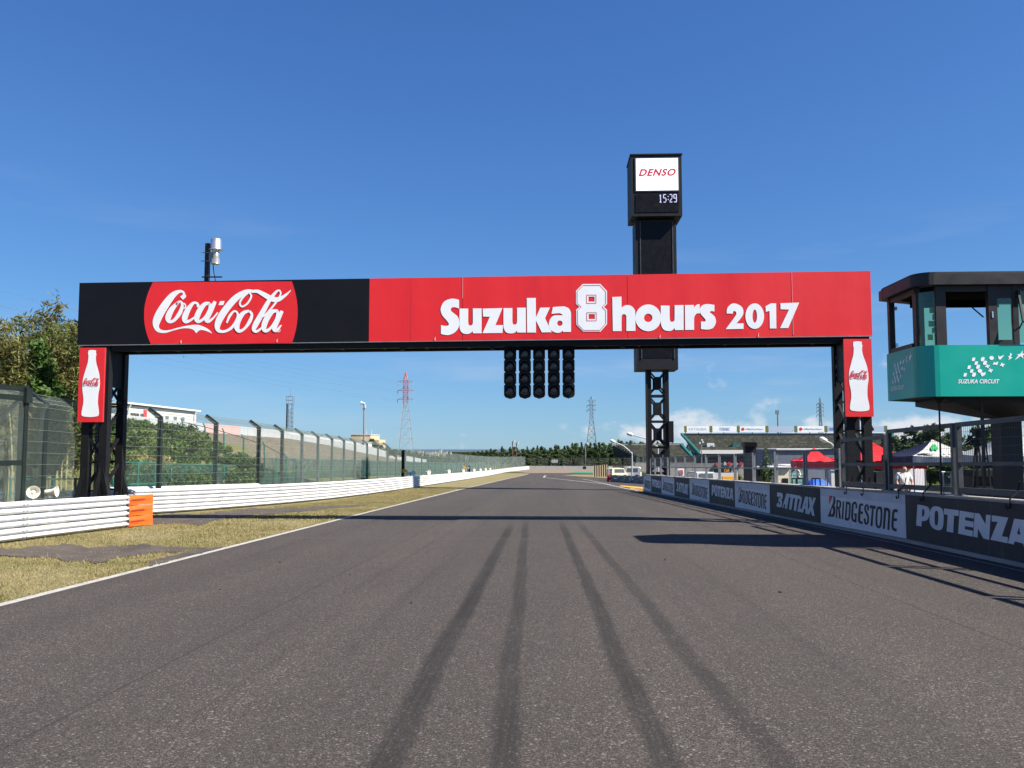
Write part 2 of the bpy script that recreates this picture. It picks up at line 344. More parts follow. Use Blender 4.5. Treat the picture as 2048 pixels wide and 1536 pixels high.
# ------------------------------------------------------------------ mesh builder
OFF = {}
class MB:
    def __init__(s): s.v = []; s.f = []
    def add(s, vs, fs):
        o = len(s.v); s.v += [tuple(p) for p in vs]; s.f += [tuple(i + o for i in q) for q in fs]; return s
    def bx(s, x0, x1, y0, y1, z0, z1):
        return s.add([(x0, y0, z0), (x1, y0, z0), (x1, y1, z0), (x0, y1, z0), (x0, y0, z1), (x1, y0, z1), (x1, y1, z1), (x0, y1, z1)],
                     [(0, 3, 2, 1), (4, 5, 6, 7), (0, 1, 5, 4), (1, 2, 6, 5), (2, 3, 7, 6), (3, 0, 4, 7)])
    def bar(s, p, q, w=.05, h=None, up=(0, 0, 1)):
        p = Vector(p); q = Vector(q); h = w if h is None else h
        d = (q - p).normalized(); u = Vector(up)
        if abs(d.dot(u)) > .98: u = Vector((0, 1, 0))
        a = d.cross(u).normalized() * (w / 2); b = a.normalized().cross(d).normalized() * (h / 2)
        vs = [p - a - b, p + a - b, p + a + b, p - a + b, q - a - b, q + a - b, q + a + b, q - a + b]
        return s.add(vs, [(3, 2, 1, 0), (4, 5, 6, 7), (0, 1, 5, 4), (1, 2, 6, 5), (2, 3, 7, 6), (3, 0, 4, 7)])
    def tube(s, p, q, r, r2=None, n=8, cap=True):
        p = Vector(p); q = Vector(q); r2 = r if r2 is None else r2
        d = (q - p).normalized(); u = Vector((0, 0, 1)) if abs(d.z) < .95 else Vector((0, 1, 0))
        a = d.cross(u).normalized(); b = a.cross(d).normalized()
        vs = [p + (a * math.cos(2 * math.pi * i / n) + b * math.sin(2 * math.pi * i / n)) * r for i in range(n)]
        vs += [q + (a * math.cos(2 * math.pi * i / n) + b * math.sin(2 * math.pi * i / n)) * r2 for i in range(n)]
        fs = [(i, (i + 1) % n, n + (i + 1) % n, n + i) for i in range(n)]
        if cap: fs += [tuple(range(n))[::-1], tuple(range(n, 2 * n))]
        return s.add(vs, fs)
    def path(s, pts, r, n=6):
        pts = [Vector(p) for p in pts]; rings = []
        for i, p in enumerate(pts):
            d = (pts[min(i + 1, len(pts) - 1)] - pts[max(i - 1, 0)]).normalized()
            u = Vector((0, 0, 1)) if abs(d.z) < .95 else Vector((0, 1, 0))
            a = d.cross(u).normalized(); b = a.cross(d).normalized(); rr = r[i] if isinstance(r, (list, tuple)) else r
            rings.append([p + (a * math.cos(2 * math.pi * k / n) + b * math.sin(2 * math.pi * k / n)) * rr for k in range(n)])
        fs = []
        for i in range(len(pts) - 1):
            for k in range(n): fs.append((i * n + k, i * n + (k + 1) % n, (i + 1) * n + (k + 1) % n, (i + 1) * n + k))
        fs += [tuple(range(n))[::-1], tuple(range((len(pts) - 1) * n, len(pts) * n))]
        return s.add([v for r_ in rings for v in r_], fs)
    def prism(s, poly, d):            # poly: 3D outline, d: extrusion vector
        n = len(poly); d = Vector(d); a = [Vector(p) for p in poly]
        return s.add(a + [p + d for p in a], [tuple(range(n))[::-1], tuple(range(n, 2 * n))] + [(i, (i + 1) % n, n + (i + 1) % n, n + i) for i in range(n)])
    def lathe(s, c, ax, prof, n=16):
        c = Vector(c); d = Vector(ax).normalized(); u = Vector((0, 0, 1)) if abs(d.z) < .95 else Vector((0, 1, 0))
        a = d.cross(u).normalized(); b = a.cross(d).normalized(); vs = []; fs = []
        for (h, r) in prof:
            vs += [c + d * h + (a * math.cos(2 * math.pi * k / n) + b * math.sin(2 * math.pi * k / n)) * r for k in range(n)]
        for i in range(len(prof) - 1):
            for k in range(n): fs.append((i * n + k, i * n + (k + 1) % n, (i + 1) * n + (k + 1) % n, (i + 1) * n + k))
        return s.add(vs, fs)
    def quad(s, *p): return s.add(p, [tuple(range(len(p)))])
    def build(s, name, mat, parent=None, smooth=False):
        return link_mesh(name, s.v, s.f, mat, parent, smooth)
def link_mesh(name, v, f, mat, parent=None, smooth=False):
    o_ = OFF.get(parent.name_full, Vector((0, 0, 0))) if parent else Vector((0, 0, 0))
    me = bpy.data.meshes.new(name)
    if parent and o_.length > 0: v = [(p[0] - o_.x, p[1] - o_.y, p[2] - o_.z) for p in v]
    me.from_pydata(v, [], f); me.update()
    if mat: me.materials.append(mat)
    if smooth: me.polygons.foreach_set('use_smooth', [True] * len(me.polygons))
    ob = bpy.data.objects.new(name, me); COL.objects.link(ob)
    if parent: ob.parent = parent; OFF[ob.name_full] = o_
    return ob
def arr_mesh(name, V, F, mat, parent=None):
    """V (n,3) float array, F (m,k) index array"""
    o_ = OFF.get(parent.name_full, Vector((0, 0, 0))) if parent else Vector((0, 0, 0))
    V = np.asarray(V, dtype=np.float32) - np.array(o_, dtype=np.float32)
    me = bpy.data.meshes.new(name); k = F.shape[1]
    me.vertices.add(len(V)); me.vertices.foreach_set('co', V.ravel())
    me.loops.add(F.size); me.loops.foreach_set('vertex_index', F.ravel().astype(np.int32))
    me.polygons.add(len(F)); me.polygons.foreach_set('loop_start', np.arange(0, F.size, k, dtype=np.int32))
    try: me.polygons.foreach_set('loop_total', np.full(len(F), k, dtype=np.int32))
    except Exception: pass
    me.update(calc_edges=True); me.materials.append(mat)
    ob = bpy.data.objects.new(name, me); COL.objects.link(ob)
    if parent: ob.parent = parent; OFF[ob.name_full] = o_
    return ob
def tag(o, label=None, cat=None, group=None, kind=None):
    if label: o['label'] = label
    if cat: o['category'] = cat
    if group: o['group'] = group
    if kind: o['kind'] = kind
    return o
def thing(name, label, cat, loc=(0, 0, 0), group=None):
    o = bpy.data.objects.new(name, None); COL.objects.link(o); o.location = loc; o.empty_display_size = .2
    OFF[o.name_full] = Vector(loc); return tag(o, label, cat, group)
def copy_tree(o, loc=None, rz=None, parent=None, label=None, scale=None):
    c = o.copy(); COL.objects.link(c); c.parent = parent
    if loc is not None: c.location = loc
    if rz is not None: c.rotation_euler = (0, 0, rz)
    if scale is not None: c.scale = scale
    if label: c['label'] = label
    for ch in list(o.children): copy_tree(ch, parent=c)
    return c
def struct(o): o['kind'] = 'structure'; return o

# ---- flat print: outlines and brush strokes
def smooth_outline(pts, seg=5):
    """points (x,y) are smooth, (x,y,1) are sharp corners"""
    n = len(pts); out = []
    for i in range(n):
        p1, p2 = pts[i], pts[(i + 1) % n]; p0, p3 = pts[i - 1], pts[(i + 2) % n]
        c1 = len(p1) > 2; c2 = len(p2) > 2; out.append((p1[0], p1[1]))
        if c1 and c2: continue
        a0 = p1 if c1 else p0; a3 = p2 if c2 else p3
        for k in range(1, seg):
            t = k / seg
            q = []
            for d in (0, 1):
                m1 = (p2[d] - a0[d]) / 2; m2 = (a3[d] - p1[d]) / 2
                if c1: m1 = (p2[d] - p1[d]) * .75
                if c2: m2 = (p2[d] - p1[d]) * .75
                h = (2 * t**3 - 3 * t**2 + 1) * p1[d] + (t**3 - 2 * t**2 + t) * m1 + (-2 * t**3 + 3 * t**2) * p2[d] + (t**3 - t**2) * m2
                q.append(h)
            out.append(tuple(q))
    return out
def circ(cx, cy, rx, ry=None, n=28, ph=0):
    ry = rx if ry is None else ry
    return [(cx + rx * math.cos(ph + 2 * math.pi * i / n), cy + ry * math.sin(ph + 2 * math.pi * i / n)) for i in range(n)]
def fill2d(loops):
    """list of 2D loops -> (verts2d, faces) filled even-odd"""
    cu = bpy.data.curves.new('tmp', 'CURVE'); cu.dimensions = '2D'; cu.fill_mode = 'BOTH'
    xs = [p[0] for l in loops for p in l]; ys = [p[1] for l in loops for p in l]
    ox, oy = min(xs), min(ys); sc = 1.0 / max(max(xs) - ox, max(ys) - oy, 1e-6)
    for l in loops:
        sp = cu.splines.new('POLY'); sp.points.add(len(l) - 1); sp.use_cyclic_u = True
        for i, p in enumerate(l): sp.points[i].co = ((p[0] - ox) * sc, (p[1] - oy) * sc, 0, 1)
    ob = bpy.data.objects.new('tmp', cu); me = bpy.data.meshes.new_from_object(ob)
    v = [(p.co.x / sc + ox, p.co.y / sc + oy) for p in me.vertices]; f = [tuple(p.vertices) for p in me.polygons]
    bpy.data.objects.remove(ob); bpy.data.curves.remove(cu); bpy.data.meshes.remove(me); return v, f
def stroke2d(pts, seg=5):
    """pts (x,y,width): a brush stroke with varying width"""
    P = [Vector((p[0], p[1], p[2])) for p in pts]; S = []
    for i in range(len(P) - 1):
        p0 = P[max(i - 1, 0)]; p1 = P[i]; p2 = P[i + 1]; p3 = P[min(i + 2, len(P) - 1)]
        for k in range(seg):
            t = k / seg
            S.append(.5 * ((2 * p1) + (p2 - p0) * t + (2 * p0 - 5 * p1 + 4 * p2 - p3) * t * t + (3 * p1 - p0 - 3 * p2 + p3) * t**3))
    S.append(P[-1]); v = []; f = []
    for i, p in enumerate(S):
        d = (S[min(i + 1, len(S) - 1)] - S[max(i - 1, 0)]); d.z = 0
        if d.length < 1e-6: d = Vector((1, 0, 0))
        d.normalize(); w = max(p.z, 1e-4) / 2
        v += [(p.x - d.y * w, p.y + d.x * w), (p.x + d.y * w, p.y - d.x * w)]
    for i in range(len(S) - 1): f.append((2 * i, 2 * i + 1, 2 * i + 3, 2 * i + 2))
    return v, f
def text2d(body, shear=0, bold=0, spacing=1.0):
    cu = bpy.data.curves.new('tmp', 'FONT'); cu.body = body; cu.shear = shear; cu.offset = bold; cu.space_character = spacing; cu.fill_mode = 'BOTH'
    ob = bpy.data.objects.new('tmp', cu); me = bpy.data.meshes.new_from_object(ob)
    v = [(p.co.x, p.co.y) for p in me.vertices]; f = [tuple(p.vertices) for p in me.polygons]
    bpy.data.objects.remove(ob); bpy.data.curves.remove(cu); bpy.data.meshes.remove(me)
    xs = [p[0] for p in v]; ys = [p[1] for p in v]; x0, x1, y0, y1 = min(xs), max(xs), min(ys), max(ys)
    return [((x - x0) / (x1 - x0), (y - y0) / (y1 - y0)) for x, y in v], f
def decal(name, parts, fn, mat, parent, lift=None):
    """parts: list of (v2d,f); fn maps 2D to 3D; lift: per-part offset vector so that strokes never share a plane"""
    mb = MB()
    for k, (v, f) in enumerate(parts):
        o = (Vector(lift) * (k + 1)) if lift else Vector((0, 0, 0))
        mb.add([Vector(fn(*p)) + o for p in v], f)
    return mb.build(name, mat, parent)

# ================================================================== THE SETTING
def strip_sheet(name, ys, xl, xr, zf, mat, nx=2, lift=0.0):
    V = []; F = []
    for y in ys:
        a, b = xl(y), xr(y)
        for i in range(nx + 1):
            x = a + (b - a) * i / nx; V.append((x, y, zf(x, y) + lift))
    for j in range(len(ys) - 1):
        for i in range(nx): k = j * (nx + 1) + i; F.append((k, k + 1, k + nx + 2, k + nx + 1))
    return struct(link_mesh(name, V, F, mat))
YS = [-30, -10, 0] + list(range(5, 121, 5)) + [130, 140, 150, 160, 170, 180, 190, 200, 215, 230, 250, 280, 320, 400, 500]
def fz(y):
    if y <= 500: return gz(y)
    return gz(500) - (y - 500) * .016 if y < 3200 else gz(500) - 43.2
YG = YS + [700, 1000, 1500, 2200, 3200, 4500]
def ground_sheet():
    V = []; F = []; XS = [-3000, -1200, -500, -200, -90, -40, -20, -10, 0, 10, 20, 40, 90, 200, 500, 1200, 3000]
    for y in YG:
        for x in XS: V.append((x, y, fz(y) - .06))
    n = len(XS)
    for j in range(len(YG) - 1):
        for i in range(n - 1): F.append((j * n + i, j * n + i + 1, (j + 1) * n + i + 1, (j + 1) * n + i))
    struct(link_mesh('ground', V, F, fieldm))
ground_sheet()
struct(MB().quad((-14000, 3000, -49.5), (14000, 3000, -49.5), (14000, 12600, -49.5), (-14000, 12600, -49.5)).build('sea', seam))

def lerp_tab(tab):
    def f(y):
        if y <= tab[0][0]: return tab[0][1]
        for (a, b), (c, d) in zip(tab, tab[1:]):
            if y <= c: return b + (d - b) * (y - a) / (c - a)
        return tab[-1][1]
    return f
edge_l = lerp_tab([(0, -6.27), (30, -6.2), (60, -5.9), (110, -5.0), (160, -3.6)])
track_r = lerp_tab([(0, 7.6), (20, 7.6), (54, 6.0), (57, 16), (70, 26), (110, 34), (160, 24)])
TY = [y for y in YS if y <= 160] + [54, 57]; TY = sorted(set(TY))
flat = lambda x, y: gz(y)
strip_sheet('track', TY, edge_l, track_r, flat, asphalt, 2, 0.0)
strip_sheet('edge_line', [y for y in TY if y <= 150], lambda y: edge_l(y) - .14, lambda y: edge_l(y), flat, linem, 1, .003)
strip_sheet('pit_lane', [y for y in TY if y <= 54], lambda y: wx(y) + .42, lambda y: 60, flat, asphalt, 3, -.004)
strip_sheet('wall_line', [6, 10, 15, 20, 25, 30, 35, 40, 45, 50, 53], lambda y: wx(y) - .33, lambda y: wx(y) - .27, flat, paint('worn_line', (.20, .19, .18), .8, var=.3, scale=6), 1, .004)
# verge: grass between the edge line and the guardrail, banked up to the rail
strip_sheet('verge', list(np.arange(2, 60.1, 1.0)) + list(range(65, 161, 5)), lambda y: -30 if y < 40 else -14, lambda y: edge_l(y) - .10, lambda x, y: vz(x, y), vergem, 30, -.008)
def ground_poly(name, pts, mat, lift, zf=None):
    zf = zf or (lambda x, y: gz(y))
    V = [(p[0], p[1], zf(p[0], p[1]) + lift) for p in pts]
    v, f = fill2d([[(p[0], p[1]) for p in pts]])
    return struct(link_mesh(name, [(a, b, zf(a, b) + lift) for a, b in v], f, mat))
def wob(pts, amp, n=6, seed=0):
    r = random.Random(seed); out = []
    for i in range(len(pts)):
        a, b = Vector(pts[i]), Vector(pts[(i + 1) % len(pts)])
        for k in range(n):
            p = a.lerp(b, k / n); out.append((p.x + r.uniform(-amp, amp), p.y + r.uniform(-amp, amp) * 1.6))
    return out
PATHS = []
def verge_ribbon(pix, seed):
    """worn strip of old asphalt in the grass: (px, top, bottom) along its length"""
    r = random.Random(seed); top = []; bot = []; n = 14
    ph = [r.uniform(0, 6.28) for _ in range(8)]
    def jit(u, k): return sum(math.sin(u * f + ph[(i + k) % 8]) / (i + 1.5) for i, f in enumerate((7, 17, 39, 83, 151)))
    for (a, b) in zip(pix, pix[1:]):
        for k in range(n):
            u = k / n; px = a[0] + (b[0] - a[0]) * u; t0 = a[1] + (b[1] - a[1]) * u; t1 = a[2] + (b[2] - a[2]) * u; h = max(.4, t1 - t0)
            g = px / 200; top.append(gnd(px, t0 + h * .16 * jit(g, 0))); bot.append(gnd(px + 6 * jit(g, 5), t1 + h * .18 * jit(g, 3)))
    PATHS.append([(p.x, p.y) for p in top] + [(p.x, p.y) for p in bot[::-1]])
    V = []; F = []; m = 4
    for p, q in zip(top, bot):
        for k in range(m + 1): w = p.lerp(q, k / m); V.append((w.x, w.y, vz(w.x, w.y) + .008))
    for j in range(len(top) - 1):
        for k in range(m): o = j * (m + 1) + k; F.append((o, o + 1, o + m + 2, o + m + 1))
    return struct(link_mesh('path', V, F, pathm))
verge_ribbon([(-60, 1098, 1104), (20, 1096, 1112), (110, 1093, 1121), (230, 1091, 1121), (300, 1092, 1108), (380, 1095, 1101), (420, 1096, 1097)], 1)
verge_ribbon([(290, 1033, 1050), (400, 1026, 1046), (480, 1020, 1035), (560, 1016, 1026), (640, 1013, 1020), (740, 1009, 1011)], 2)
verge_ribbon([(300, 1124, 1133), (345, 1110, 1121), (400, 1099, 1107), (450, 1093, 1095)], 3)
# far end of the straight: gravel trap, green run-off, grass islands, pit exit lines
ground_poly('gravel_trap', [(-3.6, 160), (24, 160), (60, 170), (60, 207), (-12, 207), (-8, 175)], sandm, .02)
ground_poly('green_runoff', [tuple(gnd(1137, 946.5))[:2], tuple(gnd(1222, 948.5))[:2], tuple(gnd(1222, 945))[:2], tuple(gnd(1150, 944.2))[:2]], turfgreen, .045)
ground_poly('grass_island', wob([tuple(gnd(1122, 951))[:2], tuple(gnd(1178, 954.5))[:2], tuple(gnd(1222, 957.5))[:2], tuple(gnd(1290, 960))[:2], tuple(gnd(1290, 953))[:2], tuple(gnd(1215, 950))[:2], tuple(gnd(1150, 949.4))[:2]], .3, 4, 5), vergem, .03)
ground_poly('grass_strip', wob([tuple(gnd(1218, 963))[:2], tuple(gnd(1290, 968))[:2], tuple(gnd(1290, 965))[:2], tuple(gnd(1222, 960.5))[:2]], .1, 4, 6), vergem, .034)
def line_px(name, a, b, w, mat, lift=.006):
    p, q = gnd(*a), gnd(*b); ys = [p.y + (q.y - p.y) * i / 8 for i in range(9)]
    fx = lambda y: p.x + (q.x - p.x) * (y - p.y) / (q.y - p.y)
    k = w / 2 * math.hypot(q.x - p.x, q.y - p.y) / max(abs(q.y - p.y), .01)
    return strip_sheet(name, sorted(ys), lambda y: fx(y) - k, lambda y: fx(y) + k, flat, mat, 1, lift)
line_px('exit_line', (1284, 984), (1212, 968.5), .18, linem)
line_px('exit_line', (1212, 968.4), (1087, 955), .22, linem, .010)
line_px('exit_line', (1087, 955), (1091, 951), .25, linem, .014)
line_px('exit_line', (1222, 970), (1165, 958), .12, linem, .018)
for a, b, c, d in (((1238, 972.5), (1286, 978), (1286, 974.5), (1243, 971)), ((1262, 978.5), (1286, 983), (1286, 979.5), (1258, 976))):
    ground_poly('orange_marking', [tuple(gnd(*p))[:2] for p in (a, b, c, d)], yline, .008)

# short mown grass on the verge, thick enough to break its edges
def in_poly(x, y, poly):
    c = False; n = len(poly); j = n - 1
    for i in range(n):
        xi, yi = poly[i]; xj, yj = poly[j]
        if (yi > y) != (yj > y) and x < (xj - xi) * (y - yi) / (yj - yi) + xi: c = not c
        j = i
    return c
def in_poly_v(x, y, poly):
    c = np.zeros(len(x), bool); n = len(poly); j = n - 1
    for i in range(n):
        xi, yi = poly[i]; xj, yj = poly[j]
        if yi != yj: c ^= ((yi > y) != (yj > y)) & (x < (xj - xi) * (y - yi) / (yj - yi) + xi)
        j = i
    return c
def grass(n):
    y = 8.5 + 52 * RNG.random(n) ** 2.2; wid = np.where(y < 26, 6.2, np.maximum(3.5, 6.4 - (y - 26) * .25))
    x = -6.37 + RNG.normal(0, .035, n) - RNG.random(n) * wid
    keep = np.ones(n, bool)
    for p in PATHS: keep &= ~(in_poly_v(x, y, p) & (RNG.random(n) < .90))
    thin = np.sin(x * 1.7 + 2 * np.sin(y * .6)) + np.sin(y * 1.1 + x * .7)     # worn patches grow thinner
    keep &= RNG.random(n) < np.where(thin > 1.1, .35, 1.0)
    x, y = x[keep], y[keep]; n = len(x); tall = (RNG.random(n) < .012)
    h = (.010 + .020 * RNG.random(n)) * (1 + .7 * np.sin(x * 2.3 + 1.3 * np.sin(y * 1.1)) ** 2) * np.where(tall, 2.6, 1); w = .0028 + .0032 * RNG.random(n) + y * .00022
    a = RNG.random(n) * 6.283; z = -SLOPE * y - .010; lx, ly = RNG.normal(0, .016, (2, n))
    V = np.stack([np.stack([x - w * np.cos(a), y - w * np.sin(a), z], 1), np.stack([x + w * np.cos(a), y + w * np.sin(a), z], 1), np.stack([x + lx, y + ly, z + h], 1)], 1).reshape(-1, 3)
    o = arr_mesh('grass', V, np.arange(3 * n).reshape(-1, 3), grass_blade)
    tag(o, 'short dry yellow green grass on the verge left of the track', 'grass', kind='stuff')
grass(330000)

def grit():
    for i, (px, py) in enumerate(((822, 1207), (1155, 1157), (700, 1150), (560, 1125), (1000, 1124), (440, 1180), (620, 1105), (1560, 1185), (1330, 1120))):
        p = gnd(px, py); w = random.uniform(.010, .028); m = MB()
        a = random.uniform(0, 3.1); v = [(p.x + math.cos(a + k * 1.05) * w * random.uniform(.4, 1), p.y + math.sin(a + k * 1.05) * w * random.uniform(.5, 1.2), p.z + .001) for k in range(6)]
        m.prism(v, (0, 0, .012)); tag(m.build('rubber_crumb', rubber), 'tiny black rubber crumb lying on the track asphalt', 'debris', 'rubber crumbs on the track')
grit()

# ================================================================== PIT WALL WITH ITS PAINTED ADVERTS
WY = [6.0, 18.36, 23.3, 27.79, 32.06, 36.15, 40.1, 43.82, 47.53, 51.01, 53.84]
pit_wall = thing('pit_wall', 'low concrete pit wall with dark and white tyre adverts along the right of the track', 'wall', (7.7, 30, gz(30)))
def wall_block(y0, y1, x_off, thick, z0, z1, mb):
    n = max(1, int((y1 - y0) / 3)); ys = [y0 + (y1 - y0) * i / n for i in range(n + 1)]; V = []; F = []
    for y in ys:
        x = wx(y) + x_off; g = gz(y); V += [(x, y, g + z0), (x + thick, y, g + z0), (x + thick, y, g + z1), (x, y, g + z1)]
    for i in range(n):
        o = 4 * i
        for a, b in ((0, 1), (1, 2), (2, 3), (3, 0)): F.append((o + a, o + b, o + 4 + b, o + 4 + a))
    F += [(0, 3, 2, 1), (4 * n, 4 * n + 1, 4 * n + 2, 4 * n + 3)]
    mb.add(V, F)
m = MB(); wall_block(6, 53.84, .03, .36, -.1, 1.0, m); m.build('wall_core', concrete, pit_wall)
m = MB(); wall_block(6, 53.86, .005, .41, 1.0, 1.045, m); m.build('coping', concrete, pit_wall)
m = MB(); wall_block(6, 53.84, -.035, .062, -.05, .07, m); m.build('plinth', concrete, pit_wall)
KIND = ['P', 'B', 'T', 'B', 'P', 'B', 'T', 'B', 'P', 'B']
def zoomwall(zx, zy, x0, y0, s):      # a mark measured on the wall -> (metres along, metres up)
    p = at(x0 + zx / s, y0 + zy / s, 20.0)
    X = 7.5; d = ray(x0 + zx / s, y0 + zy / s); t = X / d.x
    for _ in range(12):
        y = d.y * t; t = wx(y) / d.x
    y = d.y * t; return y, EYE + d.z * t - gz(y)
c_ = 1
BR = [  # letters of the white panel: (outer, holes...)
 [[(283,122,1),(312,150),(322,210),(318,270),(300,312,1),(318,360),(320,430),(310,510),(285,552,1),(163,545,1),(240,345,1),(275,250,1)], [(232,490),(258,490),(275,430),(262,370),(245,400)]],
 [[(345,205,1),(400,210),(438,240),(440,300),(432,350),(410,375,1),(435,590,1),(395,585,1),(375,385,1),(365,385,1),(358,575,1),(328,570,1)], [(375,245),(400,255),(405,300),(395,340),(372,340)]],
 [[(473,228,1),(502,232,1),(482,602,1),(450,597,1)]],
 [[(537,235,1),(600,245),(635,290),(632,400),(622,540),(605,610),(570,628),(512,612,1)], [(570,290,1),(590,295),(600,320),(595,420),(588,540),(578,570),(550,570,1)]],
 [[(768,380,1),(735,380,1),(733,310),(715,285),(697,320),(690,420),(688,560),(697,600),(718,605,1),(722,520,1),(705,518,1),(707,475,1),(762,482,1),(752,668,1),(700,655),(660,620),(645,540),(650,400),(662,290),(700,240),(735,242),(765,290)]],
 [[(893,278,1),(890,325,1),(860,320),(845,335),(840,430,1),(887,450,1),(883,500,1),(836,485,1),(832,600),(842,635),(882,648,1),(878,697,1),(830,690),(795,660),(780,600),(790,420),(805,310),(840,275)]],
 'S',
 [[(1030,308,1),(1152,325,1),(1146,392,1),(1107,385,1),(1082,745,1),(1040,738,1),(1068,380,1),(1025,372,1)]],
 [[(1215,335),(1265,350),(1285,430),(1280,600),(1265,730),(1225,785),(1175,770),(1145,700),(1143,560),(1155,420),(1175,355)], [(1215,390),(1240,410),(1245,500),(1235,650),(1215,735),(1190,715),(1180,640),(1185,500),(1195,410)]],
 [[(1318,358,1),(1400,368),(1445,420),(1447,500),(1428,822,1),(1385,815,1),(1402,500),(1395,435),(1362,425,1),(1337,797,1),(1293,792,1)]],
 [[(1600,400,1),(1595,462,1),(1545,455),(1530,480),(1522,575,1),(1587,580,1),(1583,640,1),(1520,635,1),(1515,740),(1530,780),(1583,792,1),(1575,850,1),(1520,840),(1480,800),(1468,720),(1475,560),(1490,430),(1530,390)]]]
S_ST = [(992,420,38),(990,345,38),(965,308,38),(937,335,38),(932,400,40),(960,470,44),(990,540,40),(990,640,38),(965,693,38),(932,670,38),(918,580,38)]
BRED = [[[(195,112,1),(268,125,1),(190,300,1)]]]
PO = [
 [[(295,405,1),(410,425),(475,455),(498,530),(480,620),(440,670),(365,680,1),(360,768,1),(272,750,1)], [(375,480),(400,490),(412,540),(400,590),(370,600)]],
 [[(560,438),(650,445),(710,490),(728,600),(720,750),(690,815),(640,830),(560,800),(505,730),(495,620),(510,500)], [(605,508),(630,520),(640,580),(635,700),(620,745),(595,750),(582,710),(578,620),(585,530)]],
 [[(735,470,1),(980,500,1),(975,597,1),(900,585,1),(885,870,1),(777,850,1),(795,575,1),(735,565,1)]],
 [[(993,505,1),(1232,545,1),(1225,635,1),(1085,612,1),(1083,665,1),(1225,690,1),(1220,785,1),(1080,760,1),(1078,812,1),(1210,840,1),(1205,935,1),(968,885,1)]],
 [[(1240,545,1),(1320,555,1),(1420,730,1),(1430,572,1),(1505,580,1),(1480,990,1),(1385,965,1),(1295,800,1),(1288,950,1),(1218,935,1)]],
 [[(1525,583,1),(1795,622,1),(1690,930,1),(1790,945,1),(1782,1045,1),(1500,985,1),(1620,690,1),(1522,685,1)]],
 [[(1895,638,1),(2080,665,1),(2160,1140,1),(2060,1112,1),(2040,1050,1),(1905,1012,1),(1885,1065,1),(1790,1043,1)], [(1975,770,1),(1998,905,1),(1942,890,1)]]]
BA = [
 [[(1322,1062,1),(1395,1075),(1415,1100),(1412,1160),(1390,1190,1),(1405,1220),(1400,1290),(1375,1320),(1308,1302,1),(1318,1250,1),(1340,1250,1),(1352,1140,1),(1318,1130,1)], [(1362,1128,1),(1380,1133,1),(1374,1172,1),(1358,1168,1)], [(1355,1215,1),(1372,1220,1),(1368,1270,1),(1350,1262,1)]],
 [[(1480,1083,1),(1530,1090,1),(1488,1345,1),(1450,1336,1),(1458,1272,1),(1440,1268,1),(1425,1330,1),(1405,1326,1)]],
 [[(1535,1090,1),(1725,1125,1),(1718,1180,1),(1672,1172,1),(1645,1385,1),(1602,1375,1),(1628,1165,1),(1596,1160,1),(1562,1365,1),(1522,1352,1),(1552,1152,1),(1528,1147,1)]],
 [[(1712,1165,1),(1748,1140,1),(1715,1340,1),(1752,1350,1),(1742,1405,1),(1665,1390,1)]],
 [[(1800,1135,1),(1850,1140,1),(1845,1435,1),(1800,1424,1),(1802,1345,1),(1782,1340,1),(1765,1412,1),(1725,1402,1)], [(1805,1235,1),(1808,1290,1),(1792,1287,1)]],
 [[(1860,1145,1),(1905,1150,1),(1918,1235,1),(1940,1152,1),(1982,1157,1),(1930,1310,1),(1960,1468,1),(1915,1457,1),(1895,1375,1),(1868,1445,1),(1825,1432,1),(1878,1300,1)]]]
def wall_letters(glyphs, x0, y0, s, ya, yb):
    """traced glyphs -> fills in panel coordinates (u 0..1 from the far end, metres up)"""
    out = []
    for g in glyphs:
        if g == 'S': v, f = stroke2d(S_ST, 4)
        else: v, f = fill2d([smooth_outline(l, 4) for l in g])
        q = []
        for p in v:
            y, h = zoomwall(p[0], p[1], x0, y0, s); q.append(((yb - y) / (yb - ya), h))
        out.append((q, f))
    return out
L_B = wall_letters(BR, 1640, 980, 10.24, 18.36, 23.3); L_R = wall_letters(BRED, 1640, 980, 10.24, 18.36, 23.3)
L_P = wall_letters(PO, 1800, 960, 8.258, 18.36 - 4.9, 18.36); L_T = wall_letters(BA, 1400, 860, 8.533, 23.3, 27.79)
for i, k in enumerate(KIND):
    y0, y1 = WY[i], WY[i + 1]; ya = y0 if i else y1 - 4.9
    m = MB(); wall_block(y0 + .004, y1 - .004, 0, .03, .075, .995, m)
    pnl = m.build('advert_panel', wallwhite if k == 'B' else wallblack, pit_wall)
    fn = lambda u, h, ya=ya, y1=y1: (wx(y1 - u * (y1 - ya)) - .008, y1 - u * (y1 - ya), gz(y1 - u * (y1 - ya)) + h)
    m = MB(); d0 = .10 if k == 'T' else .003   # the vinyl field pasted over the paint
    y1b = y1 - (0.55 if k == 'T' else .01)
    m.quad(*[(wx(y) - .004, y, gz(y) + h) for y, h in ((y1b, .08), (ya + .01, .08), (ya + .01, .985 if k != 'B' else .80), (y1b, .985 if k != 'B' else .80))])
    m.build('vinyl_field', wallwhite2 if k == 'B' else wallblack2, pnl)
    if k == 'B':
        decal('lettering', L_B, fn, walltxtdark, pnl); decal('red_wedge', L_R, fn, redprint, pnl)
    else: decal('lettering', L_P if k == 'P' else L_T, fn, walltxt, pnl)

